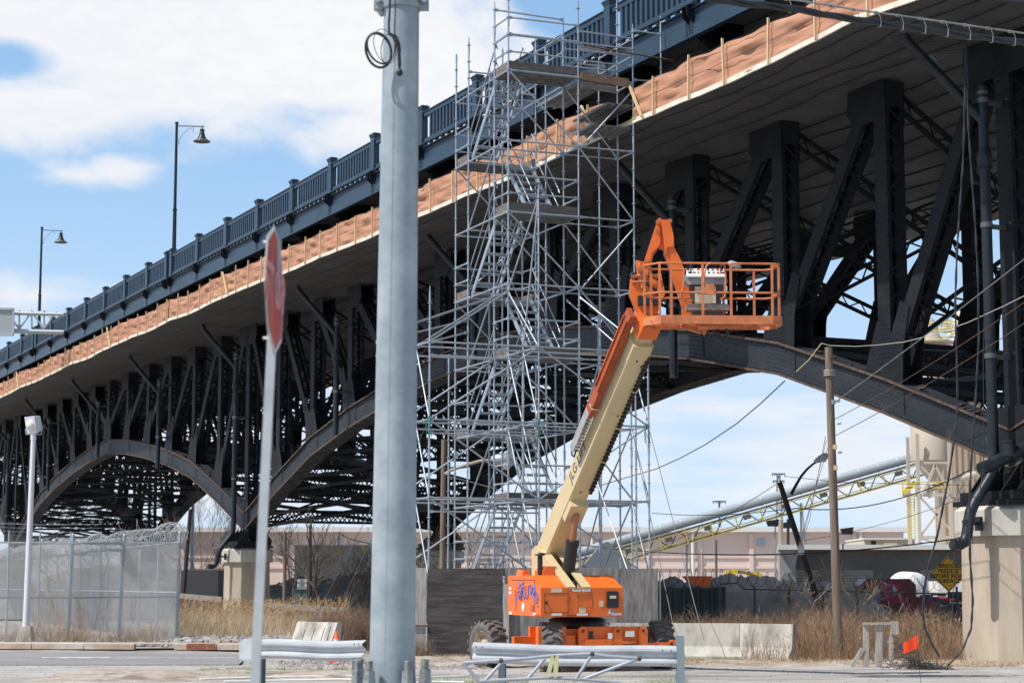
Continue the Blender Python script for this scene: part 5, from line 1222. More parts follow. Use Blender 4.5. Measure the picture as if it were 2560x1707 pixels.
def fences():
    K = P(445, 1461, 62.8); K.z = 0; L0 = P(-160, 1461, 60.6); L0.z = 0; h = 3.15
    r = empty('chain_link_fence', K, 'near chain link fence on the left with square corner post at its right end', 'fence', 'chain link fences on the left')
    for x in (-130, 0 + 168, 295, 445):
        p = L0 + (K - L0) * ((x + 160) / 605); mb = MB(); le = Vector((.12, 0, 0)) if x == 295 else (Vector((.08, 0, 0)) if x == 168 else Vector((.03, 0, 0))); mb.tube(p, p + le + Z * (h + (.3 if x == 445 else .2)), .055 if x != 445 else .05, 8); mb.lathe([(.06, 0), (.05, .05), (.0, .07)], p + le + Z * (h + (.3 if x == 445 else .2)), 8); mb.build('fence_post', FP, r)
    for z in (h - .02, 1.42):
        mb = MB(); mb.path([L0 + Z * z - Yv * .06, L0 + (K - L0) * .5 + Z * (z - .03) - Yv * .06, K + Z * z - Yv * .06], .028, 6); mb.build('fence_rail', FP, r)
    chain(L0 - Yv * .1, K - Yv * .1, h, .065, .0026).build('wire_mesh', FW, r)
    e = P(-40, 1461, 118.0); e.z = 0
    r2 = empty('chain_link_fence', e, 'far chain link fence topped with razor wire running away from the corner post', 'fence', 'chain link fences on the left')
    d = (e - K); n = 17
    for i in range(1, n + 1):
        p = K + d * (i / n); mb = MB(); mb.tube(p, p + Z * h, .035, 6); mb.tube(p + Z * h, p + Z * (h + .35) + Vector((-.22, -.1, 0)), .02, 5); mb.build('fence_post', FP, r2)
    for z in (h, 1.55):
        mb = MB(); mb.tube(K + Z * z, e + Z * z, .03, 6); mb.build('fence_rail', FP, r2)
    chain(K, e, h, .09, .0034).build('wire_mesh', FW, r2)
    mb = MB(); coil(mb, K + Z * (h + .28), e + Z * (h + .28), .32, .3, .009, 2); mb.build('razor_wire', FW, r2)
    mb = MB(); coil(mb, K + Z * (h + .15) + Vector((-.2, 1.5, 0)), e + Z * (h + .1) + Vector((-1.0, 0, 0)), .26, .42, .009, 5); mb.build('razor_wire', FW, r2)
    # coil along the right part of the near fence top
    mb = MB(); p = L0 + (K - L0) * .74; coil(mb, K + Z * (h + .30) - X * .5, p + Z * (h + .45), .30, .62, .011, 9); mb.build('razor_wire', FW, r)
    A2 = P(-60, 1461, 76); A2.z = 0; C2 = P(250, 1461, 78); C2.z = 0
    r3 = empty('chain_link_fence', A2, 'further chain link fence with wire strands high behind the other two', 'fence', 'chain link fences on the left')
    for i in range(5):
        p = A2 + (C2 - A2) * (i / 4); mb = MB(); mb.tube(p, p + Z * 3.9, .04, 6); mb.build('fence_post', FP, r3)
    chain(A2, C2, 3.8, .11, .0035).build('wire_mesh', FW, r3)
    for z in (3.9, 4.05, 4.2):
        mb = MB(); mb.path([A2 + Z * z, (A2 + C2) / 2 + Z * (z - .05), C2 + Z * z], .01, 4); mb.build('strand', FW, r3)
fences()
#@@
# ================================================================== BACKGROUND
def zof(y, Y): return HC + (HOR - y) * Y / 4888
def xof(x, Y): return (x - 1280) * Y / 4888
def warehouse():
    Y = 200.0; x0, x1 = xof(300, Y), xof(2262, Y); z = zof(1330, Y); zt = zof(1318, Y)
    r = empty('warehouse', Vector((0, Y, 0)), 'long pale pink warehouse with a white roof edge far behind the bridge', 'warehouse')
    pk = mat('pale pink wall', (.74, .60, .53), .9, 0, (.69, .55, .49), .12, 6, stretch=(1, 1, .5)); m2 = mat('pink wall rib', (.72, .585, .52), .9)
    mb = MB(); mb.abox(x0, x1, Y, Y + 60, 0, z); mb.build('wall', pk, r)
    mb = MB(); mb.abox(x0 - .5, x1 + .5, Y - .8, Y + 61, z, zt); mb.build('roof', WHITE, r)
    x = x0 + 1
    while x < x1:
        mb = MB(); mb.abox(x - .22, x + .22, Y - .25, Y - .003, 0, z - .1); mb.build('pilaster', m2, r); x += 5.3
    for zz in (zof(1392, Y), zof(1418, Y)):
        mb = MB(); mb.abox(x0, x1, Y - .12, Y - .004, zz - .12, zz + .12); mb.build('wall_band', m2, r)
    mb = MB(); mb.abox(xof(1895, Y), xof(1915, Y), Y - .1, Y, zof(1365, Y), zof(1346, Y)); mb.build('louvre', mat('blue louvre', (.35, .45, .52), .6), r)
    for xx in (1480, 1732, 2152): 
        mb = MB(); mb.tube((xof(xx, Y), Y - .5, 0), (xof(xx, Y), Y - .5, z), .16, 8); mb.build('down_spout', WHITE, r)
    mb = MB(); mb.abox(xof(1503, Y), xof(1550, Y), Y + 10, Y + 14, zt, zof(1308, Y)); mb.abox(xof(1500, Y), xof(1553, Y), Y + 9.5, Y + 14.5, zof(1311, Y), zof(1307, Y)); mb.build('roof_box', pk, r)
    Y = 150; r2 = empty('site_cabin', Vector((xof(2225, Y), Y, 0)), 'low cream cabin with a white roof between the grey building and the silo frame', 'cabin')
    mb = MB(); mb.abox(xof(2162, Y), xof(2290, Y), Y, Y + 8, 0, zof(1349, Y)); mb.build('cabin_wall', mat('cream cladding', (.60, .53, .42), .8), r2)
    mb = MB(); mb.abox(xof(2160, Y), xof(2292, Y), Y - .3, Y + 8, zof(1349, Y), zof(1345, Y)); mb.build('cabin_roof', WHITE, r2)
    mb = MB(); mb.abox(xof(2180, Y), xof(2192, Y), Y - .05, Y + .1, zof(1363, Y), zof(1352, Y)); mb.build('window', PIPE, r2)
    mb = MB(); mb.abox(xof(2210, Y), xof(2242, Y), Y - .5, Y, zof(1372, Y), zof(1357, Y)); mb.build('wall_unit', CREAM, r2)
    # grey building
    Y = 112; a, b = xof(1937, Y), xof(2640, Y); z = zof(1378, Y)
    r3 = empty('grey_building', Vector((a, Y, 0)), 'low grey industrial building with a white roof edge and roller doors at the right', 'building')
    g = mat('blue grey block wall', (.13, .145, .165), .85, 0, (.09, .10, .12), .3, 5); gl = mat('pale grey end wall', (.33, .34, .36), .85, 0, (.20, .21, .23), .5, 6)
    mb = MB(); mb.prism([(a + 1.0, Y, 0), (b, Y, 0), (b, Y + 26, 0), (xof(1985, Y + 26), Y + 26, 0)], Z * z); mb.build('wall', g, r3)
    mb = MB(); mb.prism([(a, Y - 2.2, 0), (a + .9, Y - 2.2, 0), (a + 1.0, Y, 0), (xof(1990, Y + 26) , Y + 26, 0), (xof(1948, Y + 26), Y + 26, 0)], Z * (z + .05)); mb.build('end_wall', gl, r3)
    mb = MB(); mb.prism([(a - .2, Y - 3, z + .05), (b, Y - 3, z + .05), (b, Y + 26.5, z + .05), (xof(1942, Y + 26.5), Y + 26.5, z + .05)], Z * .27); mb.build('roof', mat('white roof edge', (.62, .63, .62), .7), r3)
    mb = MB(); mb.beam((a + 1.0, Y - 2.6, z - .0), (b, Y - 2.6, z - .0), .3, .22); mb.build('gutter', RUST, r3)
    for x in (1995, 2130, 2335, 2380):
        mb = MB(); xx = xof(x, Y); w = 1.2 if x < 2300 else .75
        for j in range(16): mb.abox(xx - w, xx + w, Y - .06, Y - .003, .1 + j * .16, .1 + j * .16 + .13)
        mb.build('roller_door', mat('roller door', (.26, .27, .28), .7), r3)
    mb = MB(); mb.abox(xof(2350, Y), xof(2368, Y), Y - .2, Y - .01, zof(1422, Y), zof(1412, Y)); mb.build('wall_lamp', WHITE, r3)
    mb = MB(); text_mb(mb, '5', Vector((a + .55, Y - 2.22, zof(1444, Y))), X, Z, .7, .01); mb.build('number', BLK, r3)
warehouse()
def conveyor():
    Y = 140.0; a, b = P(1440, 1418, Y), P(2330, 1163, Y + 6); d = (b - a); L = d.length; d /= L; n = Vector((0, -1, 0)); up = n.cross(d); up = -up if up.z < 0 else up
    r = empty('conveyor', a, 'long inclined conveyor with a grey cover and yellow railings rising to the silos', 'conveyor')
    CV = mat('grey conveyor cover', (.42, .47, .50), .45, .3); YL = mat('safety yellow', (.50, .40, .06), .6); DK = mat('dark conveyor frame', (.09, .10, .11), .7)
    mb = MB(); mb.tube(a + up * .98, b + up * .98, .33, 12); t = 2.0
    while t < L: mb.lathe([(.33, 0), (.365, .02), (.365, .08), (.33, .10)], a + d * t + up * .98, 12, ax=d); t += 1.6
    mb.build('belt_cover', CV, r)
    mb = MB(); mb.beam(a + up * .45, b + up * .45, 1.0, .14, up); mb.beam(a - up * .5, b - up * .5, 1.0, .14, up); mb.lace(a, b, up, 1.0, .9, .07, .05); t = 1
    while t < L: mb.box(a + d * t + up * .1 + n * .6, d * .28, n * .2, up * .16); t += 3.1
    mb.build('truss_frame', DK, r)
    for off in (.30, -.30, -.55):
        mb = MB(); mb.beam(a + n * .9 + up * off, b + n * .9 + up * off, .05, .075, up); mb.build('yellow_rail', YL, r)
    t = .5; k = 0
    while t < L and k < 90:
        mb = MB(); mb.beam(a + d * t + n * .9 - up * .58, a + d * t + n * .9 + up * .45, .09, .09, n); mb.build('rail_stanchion', YL, r); t += 2.0; k += 1
    for q in (.30, .62):
        mb = MB(); p = a + d * (L * q); mb.beam(p, Vector((p.x, p.y, 0)), .14, .14); mb.beam(p + n * .5, Vector((p.x + .6, p.y, 0)), .10, .10); mb.build('support_leg', CV, r)
    r2 = empty('hopper', P(1500, 1461, 120) - Z * 1.8, 'grey angular hopper behind the right end of the plywood hoarding', 'hopper'); Yh = 120.0
    q = lambda x, y, dy=0: P(x, y, Yh + dy)
    mb = MB(); mb.prism([q(1455, 1418), q(1505, 1358), q(1520, 1352), q(1580, 1408), q(1578, 1425), q(1460, 1425)], Yv * 3); mb.build('hopper_body', mat('slate grey hopper', (.20, .225, .25), .6), r2)
    mb = MB(); mb.abox(q(1460, 1425).x, q(1575, 1425).x, Yh, Yh + 3, 0, q(1, 1425).z); mb.build('hopper_base', DK, r2)
conveyor()
def silos():
    BG = mat('beige silo paint', (.50, .43, .35), .6, 0, (.44, .38, .31), .3, 5, stretch=(1, 1, .3)); YL = mat('handrail yellow', (.66, .50, .04), .6); Y = 118.0
    q = lambda x, y, dy=0: P(x, y, Y + dy)
    c = q(2329, 1180); k = Y / 4888; R_ = 50 * k
    r = empty('steel_silo', Vector((c.x, Y, 0)), 'beige silo with a cone bottom on a braced steel frame', 'silo')
    zb, zc_ = zof(1148, Y), zof(1203, Y); mb = MB(); ht = zof(852, Y) - zb; mb.lathe([(R_, 0), (R_, 4.0), (R_ * .9, 4.05), (R_ * .9, ht), (R_ * .55, ht + .5), (R_ * .5, ht + 1.1), (.3, ht + 1.5)], (c.x, Y, zb), 32); mb.lathe([(R_, 0), (.18, zc_ - zb)], (c.x, Y, zb), 28); mb.lathe([(R_ + .05, -.1), (R_ + .05, .1)], (c.x, Y, zb), 28); mb.build('silo_body', BG, r)
    mb = MB(); mb.beam((xof(2277, Y), Y - 1.3, zof(1160, Y)), (xof(2377, Y), Y - 1.3, zof(1160, Y)), .14, .14); mb.build('ring_beam', BG, r)
    for x in (2290, 2370):
        for dy in (-1.4, 1.4):
            mb = MB(); mb.beam((xof(x, Y), Y + dy, 0), (xof(x, Y), Y + dy, zof(1088, Y)), .20, .20); mb.build('frame_leg', BG, r)
    for (a, b, y0, y1) in ((2290, 2370, 1162, 1240), (2290, 2370, 1240, 1330), (2370, 2290, 1240, 1345), (2290, 2370, 1345, 1375)):
        mb = MB(); mb.beam((xof(a, Y), Y - 1.4, zof(y0, Y)), (xof(b, Y), Y - 1.4, zof(y1, Y)), .12, .12); mb.build('frame_brace', BG, r)
    for (a, b) in ((2332, 2302), (2332, 2366)):
        mb = MB(); mb.beam((xof(a, Y), Y - 1.5, zof(1166, Y)), (xof(b, Y), Y - 1.5, zof(1238, Y)), .18, .14); mb.build('frame_brace', BG, r)
    for y in (1240, 1345):
        mb = MB(); mb.beam((xof(2250, Y) if y == 1240 else xof(2290, Y), Y - 1.4, zof(y, Y)), (xof(2372, Y), Y - 1.4, zof(y, Y)), .14, .2); mb.build('platform_beam', BG, r)
    for y in (1208, 1222):
        mb = MB(); mb.beam((xof(2250, Y), Y - 1.5, zof(y, Y)), (xof(2366, Y), Y - 1.5, zof(y, Y)), .05, .06); mb.build('handrail', YL, r)
    mb = MB(); mb.beam((xof(2252, Y), Y - 1.5, zof(1236, Y)), (xof(2282, Y), Y - 1.5, zof(1208, Y)), .05, .25)
    for x in (2250, 2282): mb.beam((xof(x, Y), Y - 1.5, zof(1240, Y)), (xof(x, Y), Y - 1.5, zof(1207, Y)), .06, .06)
    mb.build('handrail', YL, r)
    mb = MB()
    for x in (2263, 2281): mb.beam((xof(x, Y), Y - 1.2, zof(1245, Y)), (xof(x, Y), Y - 1.2, zof(1345, Y)), .06, .06)
    for y in range(1250, 1345, 7): mb.beam((xof(2263, Y), Y - 1.2, zof(y, Y)), (xof(2281, Y), Y - 1.2, zof(y, Y)), .04, .04)
    mb.build('ladder', YL, r)
    mb = MB(); a, b = q(2320, 1222, -1), q(2440, 1185, -1); mb.tube(a, b, .22, 8); mb.tube(a + Z * .1, a + Vector((.2, 0, -.5)), .2, 8); mb.tube(q(2385, 1250, -1), q(2410, 1215, -1), .12, 6); mb.build('screw_feeder', BG, r)
    Yb = 124; r4 = empty('tall_building', Vector((xof(2400, Yb), Yb, 0)), 'tall beige building of ribbed steel cladding beside the silo frame', 'building')
    mb = MB(); x0, x1, zt = xof(2343, Yb), xof(2470, Yb), zof(1000, Yb); mb.prism([(x0, Yb, 0), (x1, Yb, 0), (xof(2475, Yb + 12), Yb + 12, 0), (xof(2352, Yb + 12), Yb + 12, 0)], Z * zt)
    x = x0 + .1
    while x < x1: mb.abox(x, x + .14, Yb - .09, Yb - .002, 0, zt - .02); x += .38
    mb.build('ribbed_wall', mat('tan ribbed cladding', (.47, .36, .26), .7, 0, (.42, .32, .23), .3), r4)
    mb = MB(); mb.abox(xof(2343, Yb) - .1, xof(2470, Yb) + .2, Yb - .2, Yb + .6, zt, zt + .2); mb.build('roof_edge', BG, r4)
    for hh in (0, .5, 1.0):
        mb = MB(); mb.path([(c.x + (R_ + .35) * math.cos(t), Y + (R_ + .35) * math.sin(t), zb + ht + hh) for t in np.linspace(0, 6.283, 25)], .04, 4); mb.build('handrail', YL, r)
    mb = MB(); mb.lathe([(R_ + .4, -.08), (R_ + .4, 0)], (c.x, Y, zb + ht), 24); mb.build('top_platform', BG, r)
    for i, (x, w, top, Ys, lb) in enumerate(((2425, 40, 800, 166, 'pale grey silo with a yellow platform just left of the drain pipe'),)):
        kk = Ys / 4888; r5 = empty('tall_silo', Vector((xof(x, Ys), Ys, 0)), lb, 'silo'); Rr = w * kk
        mb = MB(); mb.lathe([(Rr, 0), (Rr, zof(top + 22, Ys)), (Rr * .62, zof(top + 5, Ys)), (Rr * .6, zof(top - 25, Ys)), (Rr * .3, zof(top - 38, Ys))], (xof(x, Ys), Ys, 0), 28); mb.build('silo_body', mat('pale silo', (.52, .52, .50), .6), r5)
        for h in (0, .55, 1.1):
            mb = MB(); mb.path([(xof(x, Ys) + (Rr + .5) * math.cos(t), Ys + (Rr + .5) * math.sin(t), zof(top + 20, Ys) + h) for t in np.linspace(0, 6.283, 25)], .05, 4); mb.build('handrail', YL, r5)
        mb = MB()
        for t in np.linspace(0, 6.283, 13)[:-1]:
            p = Vector((xof(x, Ys) + (Rr + .5) * math.cos(t), Ys + (Rr + .5) * math.sin(t), zof(top + 20, Ys))); mb.beam(p - Z * .1, p + Z * 1.1, .06, .06)
        mb.build('handrail_post', YL, r5)
silos()
def pylon(x, ytop, Y, h_arms, label, w):
    q = lambda a, b: Vector((xof(a, Y), Y, zof(b, Y))); m = mat('pylon steel', (.22, .26, .28), .6, .3); r = empty('power_pylon', Vector((xof(x, Y), Y, 0)), label, 'pylon'); k = Y / 4888
    mb = MB(); t = .08 * Y / 120
    for s in (-1, 1): mb.beam(Vector((xof(x, Y) + s * w * k * 1.6, Y, 0)), q(x + s * w * .35, ytop), t, t)
    hgt = zof(ytop, Y); n = 16
    for i in range(n):
        z0, z1 = hgt * i / n, hgt * (i + 1) / n; w0 = w * k * (1.6 + (.35 - 1.6) * i / n); w1 = w * k * (1.6 + (.35 - 1.6) * (i + 1) / n); xx = xof(x, Y)
        mb.beam((xx - w0, Y, z0), (xx + w1, Y, z1), t * .6, t * .6); mb.beam((xx + w0, Y, z0), (xx - w1, Y, z1), t * .6, t * .6)
    mb.build('lattice_mast', m, r)
    for ya, wa in h_arms:
        mb = MB(); mb.beam(q(x - wa, ya), q(x + wa, ya), t, t); mb.beam(q(x - wa, ya), q(x, ya + 5), t * .7, t * .7); mb.beam(q(x + wa, ya), q(x, ya + 5), t * .7, t * .7)
        for s in (-1, 1): mb.beam(q(x + s * wa * .9, ya), q(x + s * wa * .9, ya + 7), t * .6, t * .6)
        mb.build('cross_arm', m, r)
pylon(1951, 1184, 320, ((1184, 17), (1202, 15)), 'wider lattice power pylon behind the leaning dark pole', 9)
pylon(1801, 1252, 420, ((1253, 17), (1277, 15)), 'small distant power pylon with two cross arms left of the leaning pole', 2.2)
# ---- utility poles
def upole(x0, y0, x1, Y, r, m, label, lean=0, base_y=None, name='utility_pole', btop=.8):
    t = P(x0, y0, Y); b = P(x1, 1461, Y); b.z = 0; rt_ = empty(name, b, label, 'pole'); mb = MB(); n = 8
    pts = [b - Z * .2 + (t - b) * (i / n) for i in range(n + 1)]; mb.path(pts, r, 12, rs=[r * (1 - (1 - btop) * i / n) for i in range(n + 1)]); mb.build('pole_shaft', m, rt_); return rt_, b, t
pr, pb, pt = upole(2071, 848, 2093, 46.5, .112, POLEW, 'brown wooden utility pole standing in front of the arch at the right', btop=.82)
mb = MB(); c = pb + (pt - pb) * .885
for i in range(5): mb.lathe([(.135, -.012), (.15, 0), (.135, .012)], c + Z * (.03 * i), 12, ax=Vector((.2 * (i % 2), 0, 1)))
mb.build('rope_wrap', mat('old rope', (.42, .38, .32), .9), pr)
for f, col in ((.80, GALV), (.66, STAKE), (.595, STAKE)):
    mb = MB(); p = pb + (pt - pb) * f; mb.box(p + Vector((.05, -.15, 0)), X * .05, Yv * .02, Z * .055); mb.build('pole_plate', col, pr)
for f in (.805, .735, .645): 
    mb = MB(); p = pb + (pt - pb) * f + Vector((.13, -.05, 0)); mb.lathe([(.02, 0), (.045, .02), (.03, .05), (.045, .07), (.02, .1)], p, 8, ax=X); mb.build('insulator', mat('porcelain', (.6, .6, .58), .3), pr)
for x, y in ((2066, 930), (2084, 1000), (2075, 1010)):
    pass
lr, lb_, lt = upole(1949, 1191, 2076, 66, .12, POLED, 'dark utility pole leaning left behind the upright wooden one', btop=.75)
mb = MB(); Yl = 65.6; mb.path([P(1978, 1235, Yl), P(1990, 1212, Yl), P(2003, 1190, Yl), P(2018, 1172, Yl), P(2032, 1160, Yl), P(2040, 1155, Yl)], .055, 8, rs=[.06, .05, .045, .04, .035, .035]); mb.build('lamp_arm', PIPE, lr)
mb = MB(); c = P(2052, 1146, Yl); ax = Vector((.80, 0, .42)).normalized(); rg = []
for t, w, h in ((-.26, .03, .04), (-.18, .09, .08), (-.02, .15, .12), (.14, .16, .13), (.24, .12, .10), (.30, .03, .03)):
    p = c + ax * t; n2 = ax.cross(Yv); rg.append([p + Yv * (w * math.cos(a)) + n2 * (-h * math.sin(a)) for a in np.linspace(0, 6.283, 11)[:-1]])
mb.loft(rg, True); mb.build('lamp_head', mat('grey lamp head', (.40, .50, .55), .4), lr)
mb = MB(); mb.lathe([(.11, 0), (.09, .07), (.0, .09)], c + ax * .1 - Z * .08, 10, ax=-Z); mb.build('lamp_lens', WHITE, lr)
mb = MB(); p = lb_ + (lt - lb_) * .57; mb.lathe([(.09, 0), (.1, .05), (.1, .3), (.07, .34)], p + Vector((-.05, -.2, -.3)), 8); mb.build('insulator', WHITE, lr)
mr, mbs, mt = upole(1110, 1085, 1104, 74, .115, POLEW, 'brown utility pole standing behind the scaffold', btop=.85)
mb = MB(); mb.path([P(1112, 1185, 73.8), P(1130, 1174, 73.8), P(1165, 1162, 73.8), P(1200, 1152, 73.8), P(1236, 1149, 73.8)], .06, 8); mb.build('lamp_arm', mat('tan arm', (.36, .31, .27), .6), mr)
mb = MB(); c = P(1262, 1148, 73.8); mb.lathe([(.08, -.5), (.2, -.35), (.24, .0), (.22, .3), (.08, .42)], c, 12, ax=X); mb.build('lamp_head', GALV, mr)
mb = MB(); mb.lathe([(.22, 0), (.2, .12), (.12, .24), (.0, .28)], c - Z * .12 + X * .05, 12, ax=-Z); mb.build('lamp_lens', mat('milky globe', (.62, .60, .56), .3), mr)
upole(476, 1262, 455, 95, .11, POLED, 'dark slightly leaning pole behind the corner of the fences')
upole(483, 1240, 479, 150, .16, mat('blue grey pole', (.30, .38, .45), .5), 'blue grey pole behind the dark leaning one at the fence corner')
upole(776, 1300, 776, 88, .08, POLED, 'dark upright pole between bare trees, left of the steel pole')
upole(713, 1320, 712, 90, .1, mat('brown post', (.14, .12, .11), .8), 'stout brown pole end behind the bare tree right of the stop sign post')
upole(847, 1330, 845, 130, .12, GALV, 'short pale pole with a black lamp bracket left of the steel pole')
upole(1790, 1340, 1790, 118, .09, POLEW, 'short brown pole with boxes in front of the pink warehouse')
upole(1938, 1300, 1938, 108, .06, GALV, 'grey floodlight pole at the corner of the grey building')
upole(1952, 1290, 1948, 110, .14, mat('tan column', (.42, .34, .26), .8), 'square looking tan column beside the grey building corner', btop=1)
upole(1970, 1288, 1969, 112, .10, POLED, 'thin dark pole just right of the tan column')
upole(2107, 1350, 2106, 106, .05, POLED, 'small dark floodlight post on the grey building roof')
upole(920, 1310, 919, 150, .05, GALV, 'thin pale mast left of the steel pole above the grey wall')
for x, y, Y, lb in ((1932, 1306, 107.5, 'dark floodlight head on the grey pole at the building corner'), (2118, 1326, 105.5, 'grey floodlight head on the small post above the grey building'), (1968, 1311, 111, 'grey box lamp on the thin dark pole')):
    p = P(x, y, Y); mb = MB(); mb.prism([p + Vector((-.35, 0, .1)), p + Vector((.35, 0, .2)), p + Vector((.3, 0, -.2)), p + Vector((-.25, 0, -.2))], Yv * .3); tag(mb.build('floodlight', [PIPE, GREYP, GREYP][(x * 3) % 3], loc=p), lb, 'floodlight')

# ---- yard: mounds, green fence, razor wire, excavator, vehicles, walls
def mound(pts, Y, d, label, m, name='gravel_pile', seed=3):
    """heap of loose material: ridge profile in azimuth, real depth d"""
    g = 1461 + 1.85 * 4888 / Y; pts = [(pts[0][0] - 90, g)] + list(pts) + [(pts[-1][0] + 90, g)]
    rs = random.Random(seed); xs = np.linspace(pts[0][0], pts[-1][0], 60); mb = MB(); vs = []; rows = 14
    for x in xs:
        h = zof(float(np.interp(x, [p[0] for p in pts], [p[1] for p in pts])), Y); h = max(0.0, h)
        for j in range(rows):
            t = j / (rows - 1) * 2 - 1; vs.append((xof(x, Y), Y + t * d, max(-.1, h * (1 - abs(t) ** 1.5) + rs.uniform(-.16, .14) * (1 - abs(t)))))
    mb.add(vs, [(i * rows + j, (i + 1) * rows + j, (i + 1) * rows + j + 1, i * rows + j + 1) for i in range(59) for j in range(rows - 1)], True)
    return tag(mb.build(name, m), label, 'gravel pile')
GRV = mat('dark grey gravel', (.14, .135, .13), .95, 0, (.22, .21, .20), 1.2, 8, bump=.5, bscale=6); GRB = mat('brown gravel', (.25, .22, .19), .95, 0, (.32, .28, .24), 1.0, 8, bump=.5, bscale=6)
mound([(1600, 1470), (1655, 1446), (1680, 1440), (1700, 1447), (1730, 1460), (1760, 1470)], 92, 4, 'dark grey gravel heap right behind the end of the plywood hoarding', GRV, seed=1)
mound([(1730, 1470), (1790, 1441), (1830, 1434), (1880, 1439), (1930, 1436), (1975, 1455), (2010, 1462)], 98, 5, 'brown gravel heap below the yellow excavator arm', GRB, seed=2)
mound([(1935, 1472), (1975, 1450), (2010, 1458), (2060, 1452), (2120, 1466), (2160, 1475)], 90, 4, 'low brown heap in front of the grey building', GRB, seed=3)
mound([(640, 1475), (700, 1455), (760, 1440), (810, 1452), (850, 1436), (930, 1430), (1000, 1445)], 112, 5, 'dark heap behind the bare trees left of the steel pole', GRV, seed=4)
mound([(60, 1470), (180, 1420), (290, 1410), (330, 1440), (420, 1455)], 110, 7, 'grey heap seen through the chain link fences', GRV, seed=5)
def wallobj(x0, x1, y0, Y, label, m, name, cat, th=.25, yb=None):
    mb = MB(); mb.abox(xof(x0, Y), xof(x1, Y), Y, Y + th, 0 if yb is None else zof(yb, Y), zof(y0, Y)); return tag(mb.build(name, m, loc=(xof(x0, Y), Y, 0)), label, cat)
wallobj(735, 940, 1362, 128, 'pale grey concrete wall behind the bare trees left of the steel pole', CONC, 'concrete_wall', 'wall', 1.5)
for x, lb in ((842, 'left yellow marker on the pale concrete wall'), (904, 'right yellow marker on the pale concrete wall')): wallobj(x, x + 6, 1366, 127.8, lb, mat('marker yellow', (.75, .62, .03), .6), 'wall_marker', 'marker', .05, 1384)
wallobj(452, 545, 1425, 108, 'dark shed wall low behind the pier in the reeds', mat('dark shed', (.06, .06, .065), .8), 'shed', 'shed', 4)
wallobj(1465, 1600, 1470, 80, 'pale concrete wall behind the lift wheels', CONC2, 'low_wall', 'wall', .3)
def green_fence():
    Y = 80; x0, x1 = xof(1640, Y), xof(1815, Y); r = empty('panel_fence', Vector((x0, Y, 0)), 'dark green panel fence right of the plywood hoarding', 'fence'); m = mat('dark green sheet', (.030, .05, .052), .7, 0, (.045, .065, .062), .8, 5)
    n = 5
    for i in range(n):
        a, b = x0 + (x1 - x0) * i / n, x0 + (x1 - x0) * (i + 1) / n; mb = MB(); mb.abox(a + .02, b - .02, Y, Y + .05, 0, zof(1467 + (i % 2) * 2, Y) + .0)
        for q in np.arange(a + .1, b, .28): mb.abox(q, q + .05, Y - .03, Y, 0, zof(1470, Y))
        mb.build('fence_panel', m, r)
        mb = MB(); mb.abox(a - .05, a + .05, Y - .08, Y, 0, zof(1463, Y)); mb.build('fence_post', m, r)
    mb = MB(); mb.abox(x0, x1, Y - .06, Y - .03, zof(1474, Y), zof(1471, Y)); mb.build('fence_rail', m, r)
    r = empty('razor_fence', Vector((x1, 78, 0)), 'dark wire fence with coiled razor wire in front of the gravel heaps', 'fence'); Y = 78.0; dk = mat('dark fence wire', (.07, .07, .07), .6, .3)
    A, C = Vector((xof(1800, Y), Y, 0)), Vector((xof(2420, Y), Y + 2, 0)); h = zof(1472, Y)
    for i in range(8):
        p = A + (C - A) * (i / 7); mb = MB(); mb.tube(p, p + Z * (h + .1), .05, 6); mb.tube(p + Z * h, p + Z * (h + .45) + Vector((-.3, -.1, 0)), .02, 4); mb.build('fence_post', dk, r)
    mb = MB(); mb.path([A + Z * (h + .2), A + (C - A) * .07 + Z * (h + .25), A + (C - A) * .1 + Z * h, C + Z * (h - .2)], .03, 5); mb.build('fence_rail', dk, r)
    chain(A, C, h - .1, .10, .0045).build('wire_mesh', dk, r)
    mb = MB(); coil(mb, A + Z * (h + .38) - X * 2.5, A + (C - A) * .42 + Z * (h + .38), .34, .36, .012, 3); mb.build('razor_wire', dk, r)
    mb = MB(); coil(mb, A + (C - A) * .55 + Z * (h + .2), C + Z * (h + .2), .30, .5, .010, 4); mb.build('razor_wire', dk, r)
green_fence()
def excavator():
    Y = 118.0; q = lambda x, y, dy=0: P(x, y, Y + dy); YE = mat('excavator yellow', (.72, .50, .04), .5); r = empty('excavator', q(1850, 1461) - Z * 1.8, 'yellow excavator with its arm stretched right, above the gravel heaps', 'excavator')
    mb = MB(); mb.prism([q(1813, 1437), q(1816, 1426), q(1838, 1422), q(1846, 1424), q(1843, 1432), q(1836, 1437)], Yv * .8); mb.build('arm_head', YE, r)
    mb = MB(); mb.beam(q(1843, 1428, .4), q(1875, 1433, .4), .25, .18); mb.beam(q(1866, 1430, .4), q(1905, 1440, .4), .3, .28); mb.build('digger_arm', YE, r)
    mb = MB(); mb.tube(q(1842, 1424, .2), q(1880, 1431, .2), .06, 6); mb.build('hydraulic_ram', GREYP, r)
    mb = MB(); mb.prism([q(1905, 1439), q(1935, 1441), q(1932, 1452), q(1900, 1450)], Yv * 1.4); mb.abox(xof(1880, Y), xof(1970, Y), Y, Y + 3, 0, 1.2); mb.build('excavator_body', DKC, r)
DKC = mat('dark machine body', (.05, .05, .05), .6)
excavator()
mb = MB(); p = P(1742, 1452, 96); mb.prism([p + Vector((-.7, 0, .25)), p + Vector((.8, 0, .25)), p + Vector((.5, 0, -.3)), p + Vector((-.1, 0, -.35))], Yv * .6); mb.abox(p.x - .3, p.x + .3, 96.1, 96.5, 0, p.z); tag(mb.build('orange_bin', mat('orange bin paint', (.9, .15, .02), .6), loc=p), 'small bright orange tub on the dark gravel heap', 'tub')
